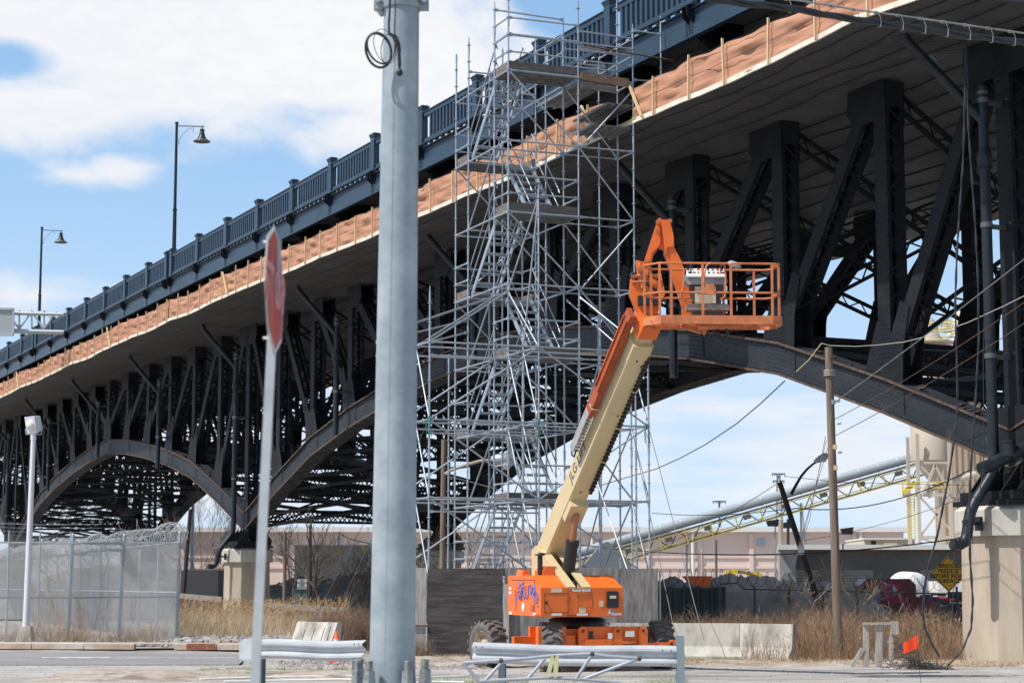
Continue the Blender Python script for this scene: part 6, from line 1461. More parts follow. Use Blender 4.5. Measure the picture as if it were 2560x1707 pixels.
def parked():
    Y = 90.0; q = lambda x, y, dy=0: P(x, y, Y + dy); k = Y / 4888
    r = empty('panel_van', Vector((xof(2222, Y), Y, 0)), 'dark red van covered with white angular graffiti behind the wire fence', 'van')
    RD = mat('dark red van paint', (.16, .012, .022), .4, 0, (.10, .01, .02), 1.5, 4); x0, x1 = xof(2152, Y), xof(2290, Y); z1, z0 = zof(1446, Y), .35
    mb = MB(); c = .28; ring = lambda y: [(x0 + c, y, z1), (x1 - c, y, z1), (x1, y, z1 - c), (x1, y, z0), (x0, y, z0), (x0, y, z1 - c)]
    mb.loft([[Vector(p) for p in reversed(ring(Y))], [Vector(p) for p in reversed(ring(Y + 2))]]); mb.build('van_body', RD, r)
    mb = MB(); mb.abox(x1 - .02, x1 + 1.1, Y + .1, Y + 1.9, z0, 1.25); mb.build('van_cab', RD, r)
    for x in (x0 + .45, x1 - .2):
        for y in (Y - .02, Y + 1.82): mb = MB(); mb.lathe([(.12, 0), (.33, .01), (.33, .2), (.12, .21)], (x, y, .33), 16, ax=Yv); mb.build('wheel', BLACK, r)
    WP = mat('white spray paint', (.66, .66, .68), .6); BP = mat('blue spray paint', (.05, .12, .22), .6); CP = mat('crimson spray paint', (.30, .02, .06), .6)
    for m, pts in ((BP, [(2178, 1482), (2190, 1462), (2206, 1466), (2212, 1490), (2196, 1505), (2180, 1500)]), (CP, [(2200, 1460), (2250, 1458), (2262, 1500), (2230, 1512), (2205, 1500)]), (WP, [(2206, 1452), (2228, 1465), (2214, 1462)]), (WP, [(2236, 1462), (2243, 1474), (2237, 1484), (2229, 1473)]), (WP, [(2206, 1476), (2212, 1470), (2216, 1486)]), (WP, [(2250, 1470), (2256, 1482), (2248, 1494), (2246, 1480)]), (WP, [(2212, 1488), (2220, 1487), (2218, 1491)])):
        mb = MB(); mb.prism([q(x, y, -.012) for x, y in reversed(pts)], Yv * .006); mb.build('graffiti', m, r)
    Yt = 98.0; r2 = empty('tank_trailer', Vector((xof(2270, Yt), Yt, 0)), 'white round fronted tank trailer behind the dark red van', 'trailer')
    mb = MB(); mb.lathe([(.4, 0), (.72, .12), (.84, .3), (.84, 5.0)], (xof(2258, Yt), Yt, zof(1470, Yt)), 24, ax=Vector((.30, .95, 0))); mb.build('tank_body', WHITE, r2)
    mb = MB(); mb.abox(xof(2245, Yt), xof(2300, Yt), Yt + .3, Yt + 3, .4, 1.0); mb.build('trailer_frame', BLACK, r2)
    r3 = empty('white_lorry', Vector((xof(2375, Yt), Yt, 0)), 'white lorry partly hidden behind the yellow warning sign', 'lorry')
    mb = MB(); mb.abox(xof(2346, Yt), xof(2440, Yt), Yt, Yt + 2.3, .9, zof(1452, Yt)); mb.build('lorry_box', WHITE, r3)
    mb = MB(); mb.abox(xof(2346, Yt), xof(2440, Yt), Yt - .02, Yt, .95, 1.2); mb.build('red_stripe', mat('red stripe', (.5, .03, .05), .5), r3)
    for x in (2360, 2420): mb = MB(); mb.lathe([(.15, 0), (.45, .01), (.45, .3), (.15, .31)], (xof(x, Yt), Yt - .01, .45), 16, ax=Yv); mb.build('wheel', BLACK, r3)
    mb = MB(); rs = random.Random(8); o = Vector((xof(2380, 84), 84, 0))
    for i in range(60):
        p = o + Vector((rs.uniform(-1.1, 1.1), rs.uniform(-.6, .6), rs.uniform(0, 1.4))); s = rs.uniform(.08, .3); mb.box(p, Vector((s, rs.uniform(-.1, .1), 0)), Vector((rs.uniform(-.1, .1), s * .7, 0)), Vector((0, rs.uniform(-.05, .05), s * .4)))
    tag(mb.build('scrap_heap', mat('dark scrap', (.04, .05, .075), .7, 0, (.16, .15, .2), 3), loc=o), 'dark heap of scrap below the yellow warning sign', 'scrap heap')
parked()
def warning_sign():
    Y = 66.0; c = P(2371, 1434, Y); k = Y / 4888; r = empty('warning_sign', Vector((c.x, Y, 0)), 'yellow diamond sign reading bridge freezes before road surface', 'road sign')
    h = 45.5 * k; YS = mat('amber sign sheeting', (.90, .46, .015), .5); D = lambda s, dy: [c + Vector((0, dy, s)), c + Vector((s, dy, 0)), c + Vector((0, dy, -s)), c + Vector((-s, dy, 0))]  # one even amber over the whole plate
    mb = MB(); mb.prism(D(h, 0), Yv * .02); mb.build('sign_plate', YS, r)
    mb = MB()
    for i in range(4):
        a, b = D(h * .93, -.006)[i], D(h * .93, -.006)[(i + 1) % 4]; mb.beam(a, b, .004, .02, Yv.cross((b - a).normalized()))
    mb.build('sign_border', BLK, r)
    for i, t in enumerate(('BRIDGE', 'FREEZES', 'BEFORE ROAD', 'SURFACE')):
        mb = MB(); text_mb(mb, t, c + Vector((0, -.008, (20 - i * 12.6) * k)), X, Z, 10.5 * k * 1.35, .002, bold=.02); mb.build('lettering', BLK, r)
    mb = MB(); mb.tube(Vector((c.x, Y + .06, 0)), Vector((c.x, Y + .06, c.z + h * .5)), .035, 8); mb.build('sign_post', PIPE, r)
    Y = 84.0; c = P(755, 1459, Y); k = Y / 4888; r = empty('notice_board', Vector((c.x, Y, 0)), 'small pale notice reading property no trespassing between bare trees', 'notice')
    mb = MB(); mb.abox(c.x - 12 * k, c.x + 12 * k, Y, Y + .02, c.z - 12 * k, c.z + 12 * k); mb.build('notice_plate', mat('pale notice', (.50, .52, .50), .6), r)
    for i, (t, s) in enumerate((('CITY', .9), ('PROPERTY', .8), ('NO', 1.2), ('TRESPASSING', .6))):
        mb = MB(); text_mb(mb, t, c + Vector((0, -.006, (8 - i * 5.5) * k)), X, Z, 5.5 * k * s * 1.2, .002, bold=.03); mb.build('lettering', BLK, r)
    mb = MB(); mb.tube((c.x, Y + .05, 0), (c.x, Y + .05, c.z), .03, 6); mb.build('notice_post', PIPE, r)
    Yc = 85.0; mb = MB(); mb.abox(xof(735, Yc), xof(768, Yc), Yc, Yc + .6, 0, zof(1474, Yc)); mb.abox(xof(733, Yc), xof(770, Yc), Yc - .05, Yc + .65, zof(1474, Yc), zof(1472, Yc)); tag(mb.build('utility_cabinet', mat('green grey cabinet', (.10, .14, .14), .6), loc=(xof(750, Yc), Yc, 0)), 'green grey utility cabinet behind the small notice', 'cabinet')
warning_sign()
def rail_low(x0, y0, x1, y1, Ya, Yb, label):
    a, b = P(x0, y0, Ya), P(x1, y1, Yb); d = (b - a); r = empty('timber_barrier', Vector((a.x, a.y, 0)), label, 'barrier', 'low timber barriers behind the reeds'); m = mat('grey timber rail', (.26, .24, .22), .9, 0, (.18, .16, .15), 3)
    mb = MB(); mb.beam(a, b, .10, .22); mb.build('timber_rail', m, r); 
    for i in range(6):
        p = a + d * ((i + .3) / 6); mb = MB(); mb.beam(Vector((p.x, p.y + .1, 0)), Vector((p.x, p.y + .1, p.z + .1)), .18, .16); mb.build('barrier_post', m, r)
rail_low(440, 1488, 556, 1498, 86, 82, 'low grey timber barrier left of the pier in the reeds'); rail_low(668, 1512, 870, 1526, 79, 76, 'low grey timber barrier right of the pier in the reeds')
def gantry():
    Y = 118.0; q = lambda x, y, dy=0: P(x, y, Y + dy); m = mat('gantry aluminium', (.42, .47, .50), .45, .35); r = empty('sign_gantry', q(-80, 850), 'grey lattice sign gantry with the back of a road sign at the left edge', 'sign gantry')
    xs0, xs1 = -200, 160
    for y, dy in ((778, 0), (822, 0), (776, 1.2), (824, 1.2)):
        mb = MB(); mb.tube(q(xs0, y - 2, dy), q(xs1, y + 8, dy), .12, 8); mb.build('chord_tube', m, r)
    x = xs0; i = 0
    while x < xs1 - 30:
        mb = MB(); mb.tube(q(x, 779), q(x, 822), .06, 6); mb.tube(q(x + (0 if i % 2 else 31), 779), q(x + (31 if i % 2 else 0), 822), .06, 6); mb.tube(q(x, 778), q(x, 776, 1.2), .05, 6); mb.tube(q(x, 822, 1.2), q(x, 776, 1.2), .05, 6); mb.build('lattice_tube', m, r); x += 31; i += 1
    mb = MB(); A, C = q(-150, 770, -.3), q(33, 835, -.3); mb.abox(A.x, C.x, Y - .45, Y - .35, C.z, A.z); mb.build('sign_panel', mat('grey sign back', (.34, .37, .38), .6), r)
    mb = MB(); mb.abox(A.x, C.x + .05, Y - .5, Y - .3, C.z - .12, C.z + .05); mb.beam(q(-150, 768, -.5), q(34, 773, -.5), .1, .1); mb.beam(q(34, 772, -.5), q(34, 834, -.5), .1, .1); mb.build('sign_frame', m, r)
    mb = MB(); p = q(-170, 800); mb.tube((p.x, Y + .6, 0), (p.x, Y + .6, p.z + 1), .35, 12); mb.build('gantry_column', m, r)
gantry()
# ---- overhead lines
def W(pts, r, lb, m=CABLE, cat='cable', nm='cable', n=5): return wire(nm, pts, r, m, lb, cat, None, n)
Yo = 24.0
def bundle():
    r = empty('overhead_cable', P(2200, 55, Yo), 'thick lashed bundle of black cables across the top right corner', 'cable')
    pts = [(1700, -18), (1800, 2), (1950, 18), (2100, 43), (2250, 66), (2400, 87), (2560, 108), (2700, 122)]
    P3 = [P(x, y, Yo + (x - 2200) * .002) for x, y in pts]
    for k, (rr, off) in enumerate(((.030, 0), (.024, 2.0), (.022, 4.0))):
        mb = MB(); fine = []
        for i in range(len(P3) - 1):
            for j in range(10):
                t = i * 10 + j; a = t * .35 + off; fine.append(P3[i] + (P3[i + 1] - P3[i]) * (j / 10) + Vector((0, math.cos(a), math.sin(a))) * .024)
        mb.path(fine, rr, 7); mb.build('cable_strand', CABLE, r)
    q = [P(x, y, Yo) for x, y in ((1880, -12), (2010, 4), (2140, 25), (2280, 44), (2420, 64), (2560, 84), (2700, 103))]
    mb = MB(); mb.path(q, .012, 6); mb.build('messenger_wire', GALVD, r)
    for i in range(12):
        x = 1965 + i * 56; y0 = float(np.interp(x, [1880, 2010, 2140, 2280, 2420, 2560, 2700], [-12, 4, 25, 44, 64, 84, 103])); y1 = float(np.interp(x + 14, [p[0] for p in pts], [p[1] for p in pts])) + 9
        mb = MB(); mb.path([P(x, y0 - 3, Yo - .03), P(x + 8, y0 + 1, Yo - .04), P(x + 14, (y0 + y1) / 2, Yo - .05), P(x + 13, y1, Yo - .05), P(x + 6, y1 + 1, Yo - .04)], .0045, 5); mb.tube(P(x - 5, y0, Yo - .01), P(x + 5, y0 + 1.4, Yo - .01), .02, 6); mb.build('cable_hanger', GALVD, r)
    W([P(2380, -14, 22), P(2480, 0, 22), P(2560, 6, 22), P(2650, 8, 22)], .025, 'short piece of black cable in the very top right corner')
bundle()
PY = 46.3
W(sag(P(2083, 1008, PY), P(2640, 585, 38), .05), .012, 'pale straight wire rising right from the utility pole, highest of three', GALVD)
W(sag(P(2083, 1050, PY), P(2640, 700, 38), .12), .009, 'middle brown wire rising right from the utility pole', RUST)
W(sag(P(2086, 1090, PY), P(2640, 755, 38), .1), .009, 'lowest brown wire rising right from the utility pole', RUST)
W([P(2054, 858, PY), P(2075, 864, PY), P(2140, 866, PY), P(2200, 862, PY), P(2260, 855, PY), P(2330, 838, 45.5), P(2420, 806, 45), P(2510, 765, 44), P(2640, 700, 43)], .009, 'pale twisted wire drooping right from the top of the utility pole', mat('pale twisted wire', (.5, .48, .42), .7))
W([P(2054, 858, PY), P(2022, 900, 46), P(1990, 930, 45.7)], .012, 'short yellowish stay wire between the utility pole top and the arch', mat('yellow stay', (.45, .38, .2), .7))
W([P(1962, 952, 48.6), P(1900, 1010, 52), P(1840, 1060, 56), P(1765, 1110, 60), P(1700, 1145, 63), P(1640, 1172, 66), P(1560, 1195, 70), P(1440, 1232, 75)], .016, 'thin dark cable curving down left from the arch below the basket')
for i, (x0, x1, y1) in enumerate(((2064, 1975, 1440), (2066, 1962, 1500), (2072, 1950, 1530))):
    W([P(x0, 1090 + i * 10, 46.6), P((x0 + x1) / 2 + 4, 1300, 52), P(x1, y1, 58)], .008, 'thin guy wire ' + ('left of two others', 'between two others', 'right of two others')[[2, 1, 0][i]] + ' down from the utility pole', GREYP, 'guy wire')
W(sag(P(1420, 1392 - 35, 70), P(2700, 1290, 60), .75, 20), .022, 'thick black cable drooping across the picture above the gravel heaps')
W(sag(P(1630, 1282, 80), P(1990, 1270, 66), .15) , .013, 'thin dark cable running from the scaffold to the leaning dark pole')
W(sag(P(1990, 1270, 66), P(2430, 1172, 60), .45), .018, 'dark cable from the leaning pole to the right past the silo cone')
W([P(1956, 1200, 66), P(1800, 1300, 80), P(1600, 1390, 100)], .012, 'thin wire from the top of the leaning pole down left over the warehouse')
W([P(1960, 1190, 66), P(2100, 1205, 70), P(2480, 1215, 80)], .010, 'thin wire running right from the top of the leaning pole')
W(sag(P(2010, 1350, 70), P(2440, 1230, 64), .2), .009, 'thin wire above the grey building roof up to the right')
W([P(1120, 1190, 73), P(1180, 1205, 73), P(1240, 1222, 73), P(1300, 1240, 73)], .012, 'pale wire behind the scaffold below the street lamp arm', GREYP)
W([P(845, 1330, 129), P(870, 1345, 120), P(940, 1362, 110), P(1100, 1392, 100)], .03, 'black cable from the short pole toward the foot of the scaffold')
# cables hanging at the right pier
def hang(pts, Y0, Y1, label, r=.017, tw=True):
    n = len(pts); ps = [P(x, y, Y0 + (Y1 - Y0) * i / (n - 1)) for i, (x, y) in enumerate(pts)]; fine = []
    for i in range(n - 1):
        for j in range(8): fine.append(ps[i] + (ps[i + 1] - ps[i]) * (j / 8))
    fine.append(ps[-1]); ro = empty('hanging_cable', ps[0], label, 'cable', 'cables hanging from the bridge at the right pier')
    for s in ((0, 3.14) if tw else (0,)):
        mb = MB(); mb.path([p + Vector((math.cos(i * .7 + s), math.sin(i * .7 + s), 0)) * (r * .7 if tw else 0) for i, p in enumerate(fine)], r, 6); mb.build('cable_strand', CABLE, ro)
hang([(2414, 98), (2412, 250), (2408, 400), (2398, 540), (2392, 640), (2388, 760), (2392, 900), (2394, 1010), (2388, 1080), (2372, 1190), (2345, 1330), (2315, 1440), (2306, 1530), (2312, 1570), (2330, 1610), (2348, 1640)], 42.9, 41.8, 'left hanging twisted black cable reaching the dry grass before the pier')
hang([(2416, 98), (2420, 300), (2428, 420), (2438, 560), (2445, 700), (2447, 850), (2440, 980), (2430, 1120), (2424, 1250), (2425, 1390), (2432, 1500), (2428, 1570), (2405, 1625), (2370, 1662)], 42.9, 41.5, 'right hanging twisted black cable curling across the face of the pier')
hang([(2462, 690), (2458, 900), (2460, 1080), (2458, 1180), (2448, 1235), (2430, 1262)], 44.2, 43.5, 'thin dark cable running down the drain pipe to its elbow', .010, False)
hang([(2386, 1378), (2384, 1470), (2380, 1560), (2376, 1640)], 43.4, 42.6, 'thin dark cable hanging from the pipe outlet past the warning sign', .008, False)
#@@
# ================================================================== VEGETATION
class BL:
    """thin tapering blades, collected into one mesh"""
    def __init__(s): s.v = []; s.f = []
    def blade(s, b, d, L, w, bend=(0, 0, 0), seg=2):
        bx, by, bz = b; dx, dy, dz = d; a = rnd() * 3.14; wx, wy = math.cos(a) * w, math.sin(a) * w * .5; o = len(s.v)
        for k in range(seg):
            t = k / seg; q = t * t; x = bx + dx * L * t + bend[0] * q; y = by + dy * L * t + bend[1] * q; z = bz + dz * L * t + bend[2] * q; ww = 1 - .6 * t
            s.v.append((x - wx * ww, y - wy * ww, z)); s.v.append((x + wx * ww, y + wy * ww, z))
        s.v.append((bx + dx * L + bend[0], by + dy * L + bend[1], bz + dz * L + bend[2]))
        for k in range(seg - 1): s.f.append((o + 2 * k, o + 2 * k + 1, o + 2 * k + 3, o + 2 * k + 2))
        s.f.append((o + 2 * seg - 2, o + 2 * seg - 1, o + 2 * seg)); return s.v[-1]
    def build(s, name, m, label=None, cat=None, kind='stuff'):
        me = bpy.data.meshes.new(name); me.from_pydata(s.v, [], s.f); me.materials.append(m); me.update(); o = bpy.data.objects.new(name, me); COL.objects.link(o)
        return tag(o, label, cat, kind=kind)
def vmat(name, c1, c2, c3=None):
    return mat(name, c1, .85, 0, c2, 3.5, 4, .40, .60, col3=c3, scale3=.7, lo3=.5, hi3=.66) if c3 else mat(name, c1, .85, 0, c2, 3.5, 4, .40, .60)
BRUSH = vmat('brown dry twigs', (.24, .145, .085), (.36, .245, .155), (.15, .085, .05)); STRAW = vmat('straw', (.50, .385, .25), (.38, .28, .175), (.58, .48, .35)); GRN = vmat('spring grass', (.10, .20, .035), (.20, .27, .06), (.42, .36, .17))
DBRUSH = vmat('dark brown twigs', (.15, .09, .06), (.24, .16, .11))
def clump(bl, x, y, z, h, spread, n, w, twigs=3):
    for _ in range(n):
        a = rnd() * 6.283; tl = abs(random.gauss(0, .33)) ; dx, dy = math.cos(a) * tl, math.sin(a) * tl; dz = 1 / math.sqrt(1 + tl * tl); L = h * ru(.45, 1.05)
        b = (x + random.gauss(0, spread), y + random.gauss(0, spread), z); bend = (random.gauss(0, .12) * L, random.gauss(0, .12) * L, -abs(random.gauss(0, .06)) * L)
        bl.blade(b, (dx * dz, dy * dz, dz), L, w, bend)
        for _ in range(twigs):
            t = ru(.35, .95); p = (b[0] + dx * dz * L * t + bend[0] * t * t, b[1] + dy * dz * L * t + bend[1] * t * t, b[2] + dz * L * t + bend[2] * t * t)
            a2 = rnd() * 6.283; q = Vector((math.cos(a2) * .6, math.sin(a2) * .6, ru(.1, .9))).normalized(); bl.blade(p, q, L * ru(.08, .26), w * .75, (0, 0, ru(-.03, .05)), 1)
def tall_brush():
    bl = BL()
    prof_x = [1655, 1700, 1760, 1830, 1900, 1990, 2060, 2120, 2180, 2250, 2320, 2400]; prof_y = [1528, 1530, 1520, 1512, 1520, 1506, 1498, 1512, 1525, 1518, 1508, 1530]
    for _ in range(560):
        px = ru(1650, 2412); Y = ru(49.2, 60) if px < 1990 else ru(46.2, 58)
        h = (zof(float(np.interp(px, prof_x, prof_y)) + ru(-10, 30), Y)); h = max(.3, h)
        clump(bl, xof(px, Y), Y, 0, h, .13, 22, .0055, 4)
    for _ in range(60):
        px = ru(2000, 2410); Y = ru(45.2, 47); clump(bl, xof(px, Y), Y, 0, ru(.25, .8), .13, 16, .005, 3)
    for _ in range(30):
        px = ru(1860, 1995); Y = ru(46.6, 47.6); clump(bl, xof(px, Y), Y, 0, ru(.3, .85), .1, 10, .005, 3)
    bl.build('dry_brush', BRUSH, 'thicket of brown dry brush around the utility pole between the barriers and the nearest pier', 'brush')
    bl = BL()
    for _ in range(150):
        px = ru(775, 945); Y = ru(54.0, 60); clump(bl, xof(px, Y), Y, 0, ru(.8, 1.5) * (.5 + .5 * min(1, (px - 760) / 80)), .14, 26, .0055, 4)
    for _ in range(50):
        px = ru(1030, 1072); Y = ru(48.0, 48.7); clump(bl, xof(px, Y), Y, 0, ru(.2, .8), .08, 8, .004, 3)
    bl.build('dark_brush', DBRUSH, 'dark brown leafless brush between the tilted barrier and the steel pole', 'brush')
    bl = BL()
    for _ in range(120):
        px = ru(0, 440); Y = ru(58.8, 62.2) if rnd() < .6 else ru(63, 68); k = 1.0 + .8 * math.exp(-((px - 400) / 40) ** 2) + .7 * math.exp(-((px - 110) / 60) ** 2); clump(bl, xof(px, Y), Y, 0, ru(.2, .65) * k, .16, 16, .0055, 4)
    for _ in range(22):
        px = ru(90, 340); Y = ru(64, 70); clump(bl, xof(px, Y), Y, 0, ru(1.2, 2.2), .1, 8, .007, 5)
    bl.build('fence_weeds', vmat('fence weeds', (.30, .20, .13), (.40, .30, .22), (.20, .14, .10)), 'dry weeds growing along the foot of the chain link fences', 'weeds')
tall_brush()
def reeds():
    bl = BL()
    for _ in range(7000):
        px = ru(446, 900); Y = ru(65, 84); x = xof(px, Y); h = ru(.5, 1.1) * (1.0 if px < 700 else ru(.6, .95)) * (1.0 if Y > 69 else .5)
        lean = (random.gauss(.05, .12), random.gauss(0, .08)); t = bl.blade((x, Y, 0), (lean[0], lean[1], 1), h, .007, (random.gauss(.06, .06), 0, 0))
        for _ in range(2): bl.blade((x, Y, h * ru(.1, .6)), (ru(-.4, .4), ru(-.3, .3), .8), h * ru(.2, .4), .007, (ru(-.1, .1), 0, -.08), 1)
    bl.build('reeds', STRAW, 'pale dry reeds around the foot of the pier behind the stop sign', 'reeds')
    bl = BL()
    for _ in range(900):
        px = ru(446, 870); Y = ru(70, 84); x = xof(px, Y); h = ru(.75, 1.3)
        bl.blade((x, Y, 0), (.04, 0, 1), h, .006)
        for _ in range(7): bl.blade((x + .04 * h, Y, h * ru(.86, 1.0)), (ru(.1, .8), ru(-.2, .2), ru(.2, .9)), ru(.10, .2), .016, (0, 0, -.03), 1)
    bl.build('reed_plumes', vmat('reed plumes', (.40, .24, .11), (.52, .35, .18)), 'brown seed plumes standing above the pale reeds', 'reeds')
    bl = BL()
    for _ in range(17000):                         # dead grass
        r_ = rnd()
        if r_ < .45: px, Y = ru(1700, 2560), ru(44.2, 46.6)
        elif r_ < .6: px, Y = ru(2330, 2560), ru(43.4, 45.4)
        elif r_ < .75: px, Y = ru(1000, 1180), ru(46.5, 48.8)
        elif r_ < .9: px, Y = ru(450, 880), ru(57.5, 63)
        else: px, Y = ru(1000, 1720), ru(33, 37.5)
        if rnd() > .35 + .65 * (math.sin(px * .02) * math.sin(px * .0071 + Y) > -.3): continue
        bl.blade((xof(px, Y), Y, -.02), (random.gauss(0, .5), random.gauss(0, .4), .7), ru(.10, .30) * (1 if Y > 40 else .5), .006 if Y > 40 else .004, (0, 0, -.06))
    bl.build('dead_grass', STRAW, 'flattened straw coloured grass along the edge of the gravel road', 'grass')
    bl = BL()
    for _ in range(15000):
        r_ = rnd()
        if r_ < .52: px, Y = ru(505, 930), 40.3 + random.gauss(0, .8)
        elif r_ < .8: px, Y = ru(1000, 1720), random.gauss(35.5, 1.6)
        elif r_ < .88: px, Y = ru(1035, 1120), random.gauss(47.6, .4)
        elif r_ < .95: px, Y = random.choice((ru(330, 430), ru(80, 130), ru(0, 60), ru(230, 300))), random.gauss(59.3, .2)
        else: px, Y = ru(1700, 1850), random.gauss(47.4, .2)
        f = math.sin(px * .031) + math.sin(px * .0113 + 1) + .4 * math.sin(px * .12)
        if f < -.3 and rnd() < .8: continue
        bl.blade((xof(px, Y), Y, -.02), (random.gauss(0, .28), random.gauss(0, .25), 1), ru(.04, .13), .004, (random.gauss(0, .03), 0, 0))
    bl.build('green_grass', GRN, 'sparse young green grass in the foreground and at the foot of the fences', 'grass')
reeds()
def tree(x, Y, h, label, m, seed, r0=.06, spread=.55, stems=1, lean=0, depth=5, group='bare trees and saplings', name='bare_tree', twr=.006):
    rs = random.Random(seed); o = Vector((xof(x, Y), Y, 0)); root = empty(name, o, label, 'tree', group); tr = MB(); cr = MB()
    def grow(p, d, L, r, dep):
        k = 4; pts = [p]; q = Vector(p); dd = Vector(d)
        for i in range(k):
            dd = (dd + Vector((rs.gauss(0, .13), rs.gauss(0, .13), rs.gauss(.02, .08)))).normalized(); q = q + dd * (L / k); pts.append(q.copy())
        r1 = max(twr, r * .62); (tr if dep >= depth - 1 else cr).path(pts, r, 5 if r > .02 else 3, rs=[r + (r1 - r) * i / k for i in range(k + 1)])
        if dep == 0: return
        for c in range(rs.choice((2, 3, 3))):
            t = rs.choice(pts[2:]) if c else pts[-1]; a = rs.uniform(0, 6.283); s = spread * rs.uniform(.6, 1.3)
            nd = (dd + Vector((math.cos(a) * s, math.sin(a) * s, rs.uniform(-.1, .25)))).normalized(); grow(t, nd, L * rs.uniform(.58, .85), r1 if c == 0 else r1 * .8, dep - 1)
    for i in range(stems):
        a = rs.uniform(0, 6.283); s = .18 if stems == 1 else .45
        grow(o + Vector((rs.uniform(-.1, .1), rs.uniform(-.1, .1), -.05)), Vector((math.cos(a) * s + lean, math.sin(a) * s, 1)).normalized(), h * .33, r0, depth)
    tr.build('trunk', m, root); cr.build('crown', m, root); return root
BARK = vmat('dark bark', (.075, .055, .045), (.12, .09, .075)); PALEB = vmat('pale bare wood', (.46, .38, .27), (.34, .27, .19)); BRB = vmat('brown bare wood', (.22, .16, .12), (.30, .22, .17))
for a in [(235, 82, 5.2, 'bushy bare tree showing above the left fences', PALEB, 11, .07, .75, 3, 0), (140, 90, 4.6, 'lower bare tree at far left above the fences', PALEB, 12, .06, .8, 3, 0), (330, 96, 5.0, 'thin bare tree behind the corner of the left fences', BRB, 13, .06, .7, 2, 0),
          (505, 112, 7.4, 'upright bare tree left of the pier in the reeds', BRB, 21, .045, .40, 3, .05), (548, 114, 8.0, 'tall thin bare tree touching the foot of the arch left of the pier', BRB, 22, .04, .30, 3, -.03), (490, 118, 5.5, 'small bare tree beside the dark leaning pole', BARK, 23, .05, .5, 2, 0),
          (708, 90, 5.6, 'dark bare tree just right of the stop sign post', BARK, 31, .08, .6, 2, .1), (735, 96, 5.2, 'spreading dark bare tree behind the small notice', BARK, 32, .08, .65, 2, .12), (815, 84, 5.4, 'dark tree trunk wrapped in vines between the thin poles', BARK, 33, .12, .55, 1, .03), (870, 94, 4.4, 'dark bare tree just left of the steel pole', BARK, 34, .06, .7, 3, 0), (915, 100, 4.6, 'bare tree half hidden by the steel pole', BARK, 35, .06, .7, 3, 0),
          (1060, 92, 4.6, 'bare tree behind the left foot of the scaffold', BRB, 41, .05, .75, 4, 0), (1180, 86, 5.0, 'pale bare tree behind the middle of the scaffold foot', BRB, 42, .05, .75, 4, 0), (1240, 90, 4.2, 'bare tree behind the scaffold stairs', BRB, 43, .05, .75, 3, 0), (1010, 96, 4.0, 'bare tree right of the steel pole behind the scaffold', BRB, 44, .05, .7, 3, 0)]:
    tree(*a[:8], *a[8:10]) if False else tree(a[0], a[1], a[2], a[3], a[4], a[5], a[6], a[7], a[8], a[9])
for a in [(1745, 54, 1.7, 'forked pale sapling in front of the dark green fence', PALEB, 51, .018, .55, 2, 0, 3), (1700, 56, 1.3, 'smaller pale sapling by the end of the hoarding', PALEB, 52, .014, .6, 2, -.1, 3), (1855, 55, 1.6, 'pale sapling left of the guy wires', PALEB, 53, .014, .7, 2, .2, 3),
          (2100, 58, 3.0, 'large pale branching sapling spreading right of the utility pole', PALEB, 54, .028, .75, 3, .35, 4), (2060, 57, 2.7, 'large pale branching sapling spreading left of the utility pole', PALEB, 58, .024, .8, 2, -.4, 4), (2200, 56, 1.9, 'thin pale sapling in front of the red van', PALEB, 55, .016, .8, 2, .25, 3), (2345, 60, 1.6, 'twiggy pale sapling left of the warning sign post', PALEB, 56, .014, .7, 2, 0, 3)]:
    tree(a[0], a[1], a[2], a[3], a[4], a[5], a[6], a[7], a[8], a[9], a[10], 'pale saplings in the brush', 'bare_sapling', .004)
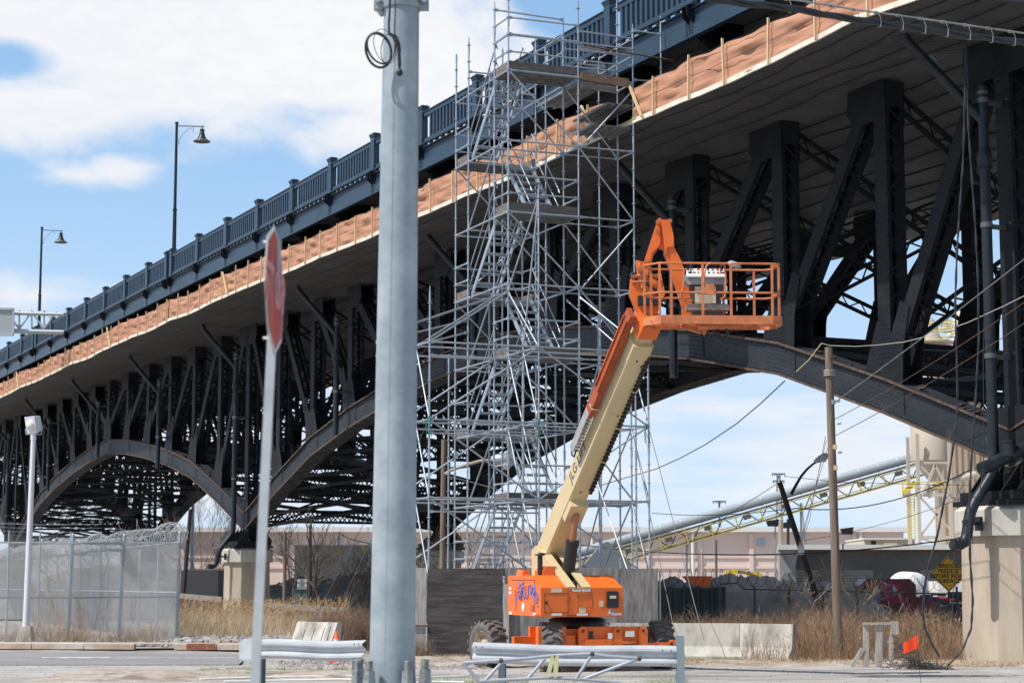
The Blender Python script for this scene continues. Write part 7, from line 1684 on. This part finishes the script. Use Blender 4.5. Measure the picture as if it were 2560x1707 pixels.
def rocks():
    rs = random.Random(5); mb = MB()
    def rock(x, y, z, s):
        vs = []
        for a, b, c in ((-1, -1, -1), (1, -1, -1), (1, 1, -1), (-1, 1, -1), (-1, -1, 1), (1, -1, 1), (1, 1, 1), (-1, 1, 1)):
            k = .65 if c > 0 else 1; vs.append((x + a * s * k * rs.uniform(.5, 1.1), y + b * s * k * rs.uniform(.5, 1.1), z + c * s * rs.uniform(.35, .7)))
        mb.add(vs, [(0, 3, 2, 1), (4, 5, 6, 7), (0, 1, 5, 4), (1, 2, 6, 5), (2, 3, 7, 6), (3, 0, 4, 7)])
    for _ in range(1500):
        px = rs.uniform(445, 770); Y = rs.uniform(58, 64.5); rock(xof(px, Y), Y, rs.uniform(0, .08), rs.choice((.05, .07, .10, .16)))
    for _ in range(500):
        px = rs.uniform(0, 445); Y = rs.uniform(59, 62); rock(xof(px, Y), Y, rs.uniform(0, .04), rs.choice((.04, .06, .10)))
    for _ in range(2600):
        px = rs.uniform(-20, 2580); Y = rs.uniform(28, 47); rock(xof(px, Y), Y, 0, rs.choice((.008, .012, .018, .03)))
    for _ in range(900):
        px = rs.uniform(980, 1230) if rs.random() < .6 else rs.uniform(700, 960); Y = rs.uniform(42, 47); rock(xof(px, Y), Y, 0.0, rs.choice((.02, .03, .05, .07)))
    tag(mb.build('rubble', mat('pale rubble', (.42, .41, .40), .9, 0, (.28, .26, .25), 8, 4, col3=(.30, .22, .19), scale3=1.2)), 'loose pale rubble and pebbles over the ground and beside the road', 'rubble', kind='stuff')
    mb = MB(); vs = []; n = 60                    # low bank of dirt at the road edge, left foreground, and one before the hoarding
    for (xa, xb, ya, yb, hh, sd) in ((-9.5, -2.4, 36.5, 41.5, .14, 1), (-3.0, 1.6, 43.6, 48.6, .16, 2), (3.5, 12.5, 43.6, 46.6, .10, 3)):
        vs = [];
        for i in range(n):
            for j in range(24):
                x = xa + (xb - xa) * i / (n - 1); y = ya + (yb - ya) * j / 23; e = min(i, n - 1 - i) / 8; f = min(j, 23 - j) / 6; e = min(1, e) * min(1, f)
                vs.append((x, y, -.012 + e * hh * (.45 + .3 * math.sin(x * 1.7 + sd) * math.cos(y * 1.3) + .25 * rs.random())))
        mb.add(vs, [(i * 24 + j, (i + 1) * 24 + j, (i + 1) * 24 + j + 1, i * 24 + j + 1) for i in range(n - 1) for j in range(23)], True)
    tag(mb.build('dirt', mat('brown dirt bank', (.33, .27, .22), .95, 0, (.44, .40, .36), 2.5, 8, .4, .62, bump=.6, bscale=18, col3=(.22, .16, .125), scale3=1.0)), kind='structure')
rocks()
# tidy helper properties
for o in bpy.data.objects:
    if '_o' in o: del o['_o']
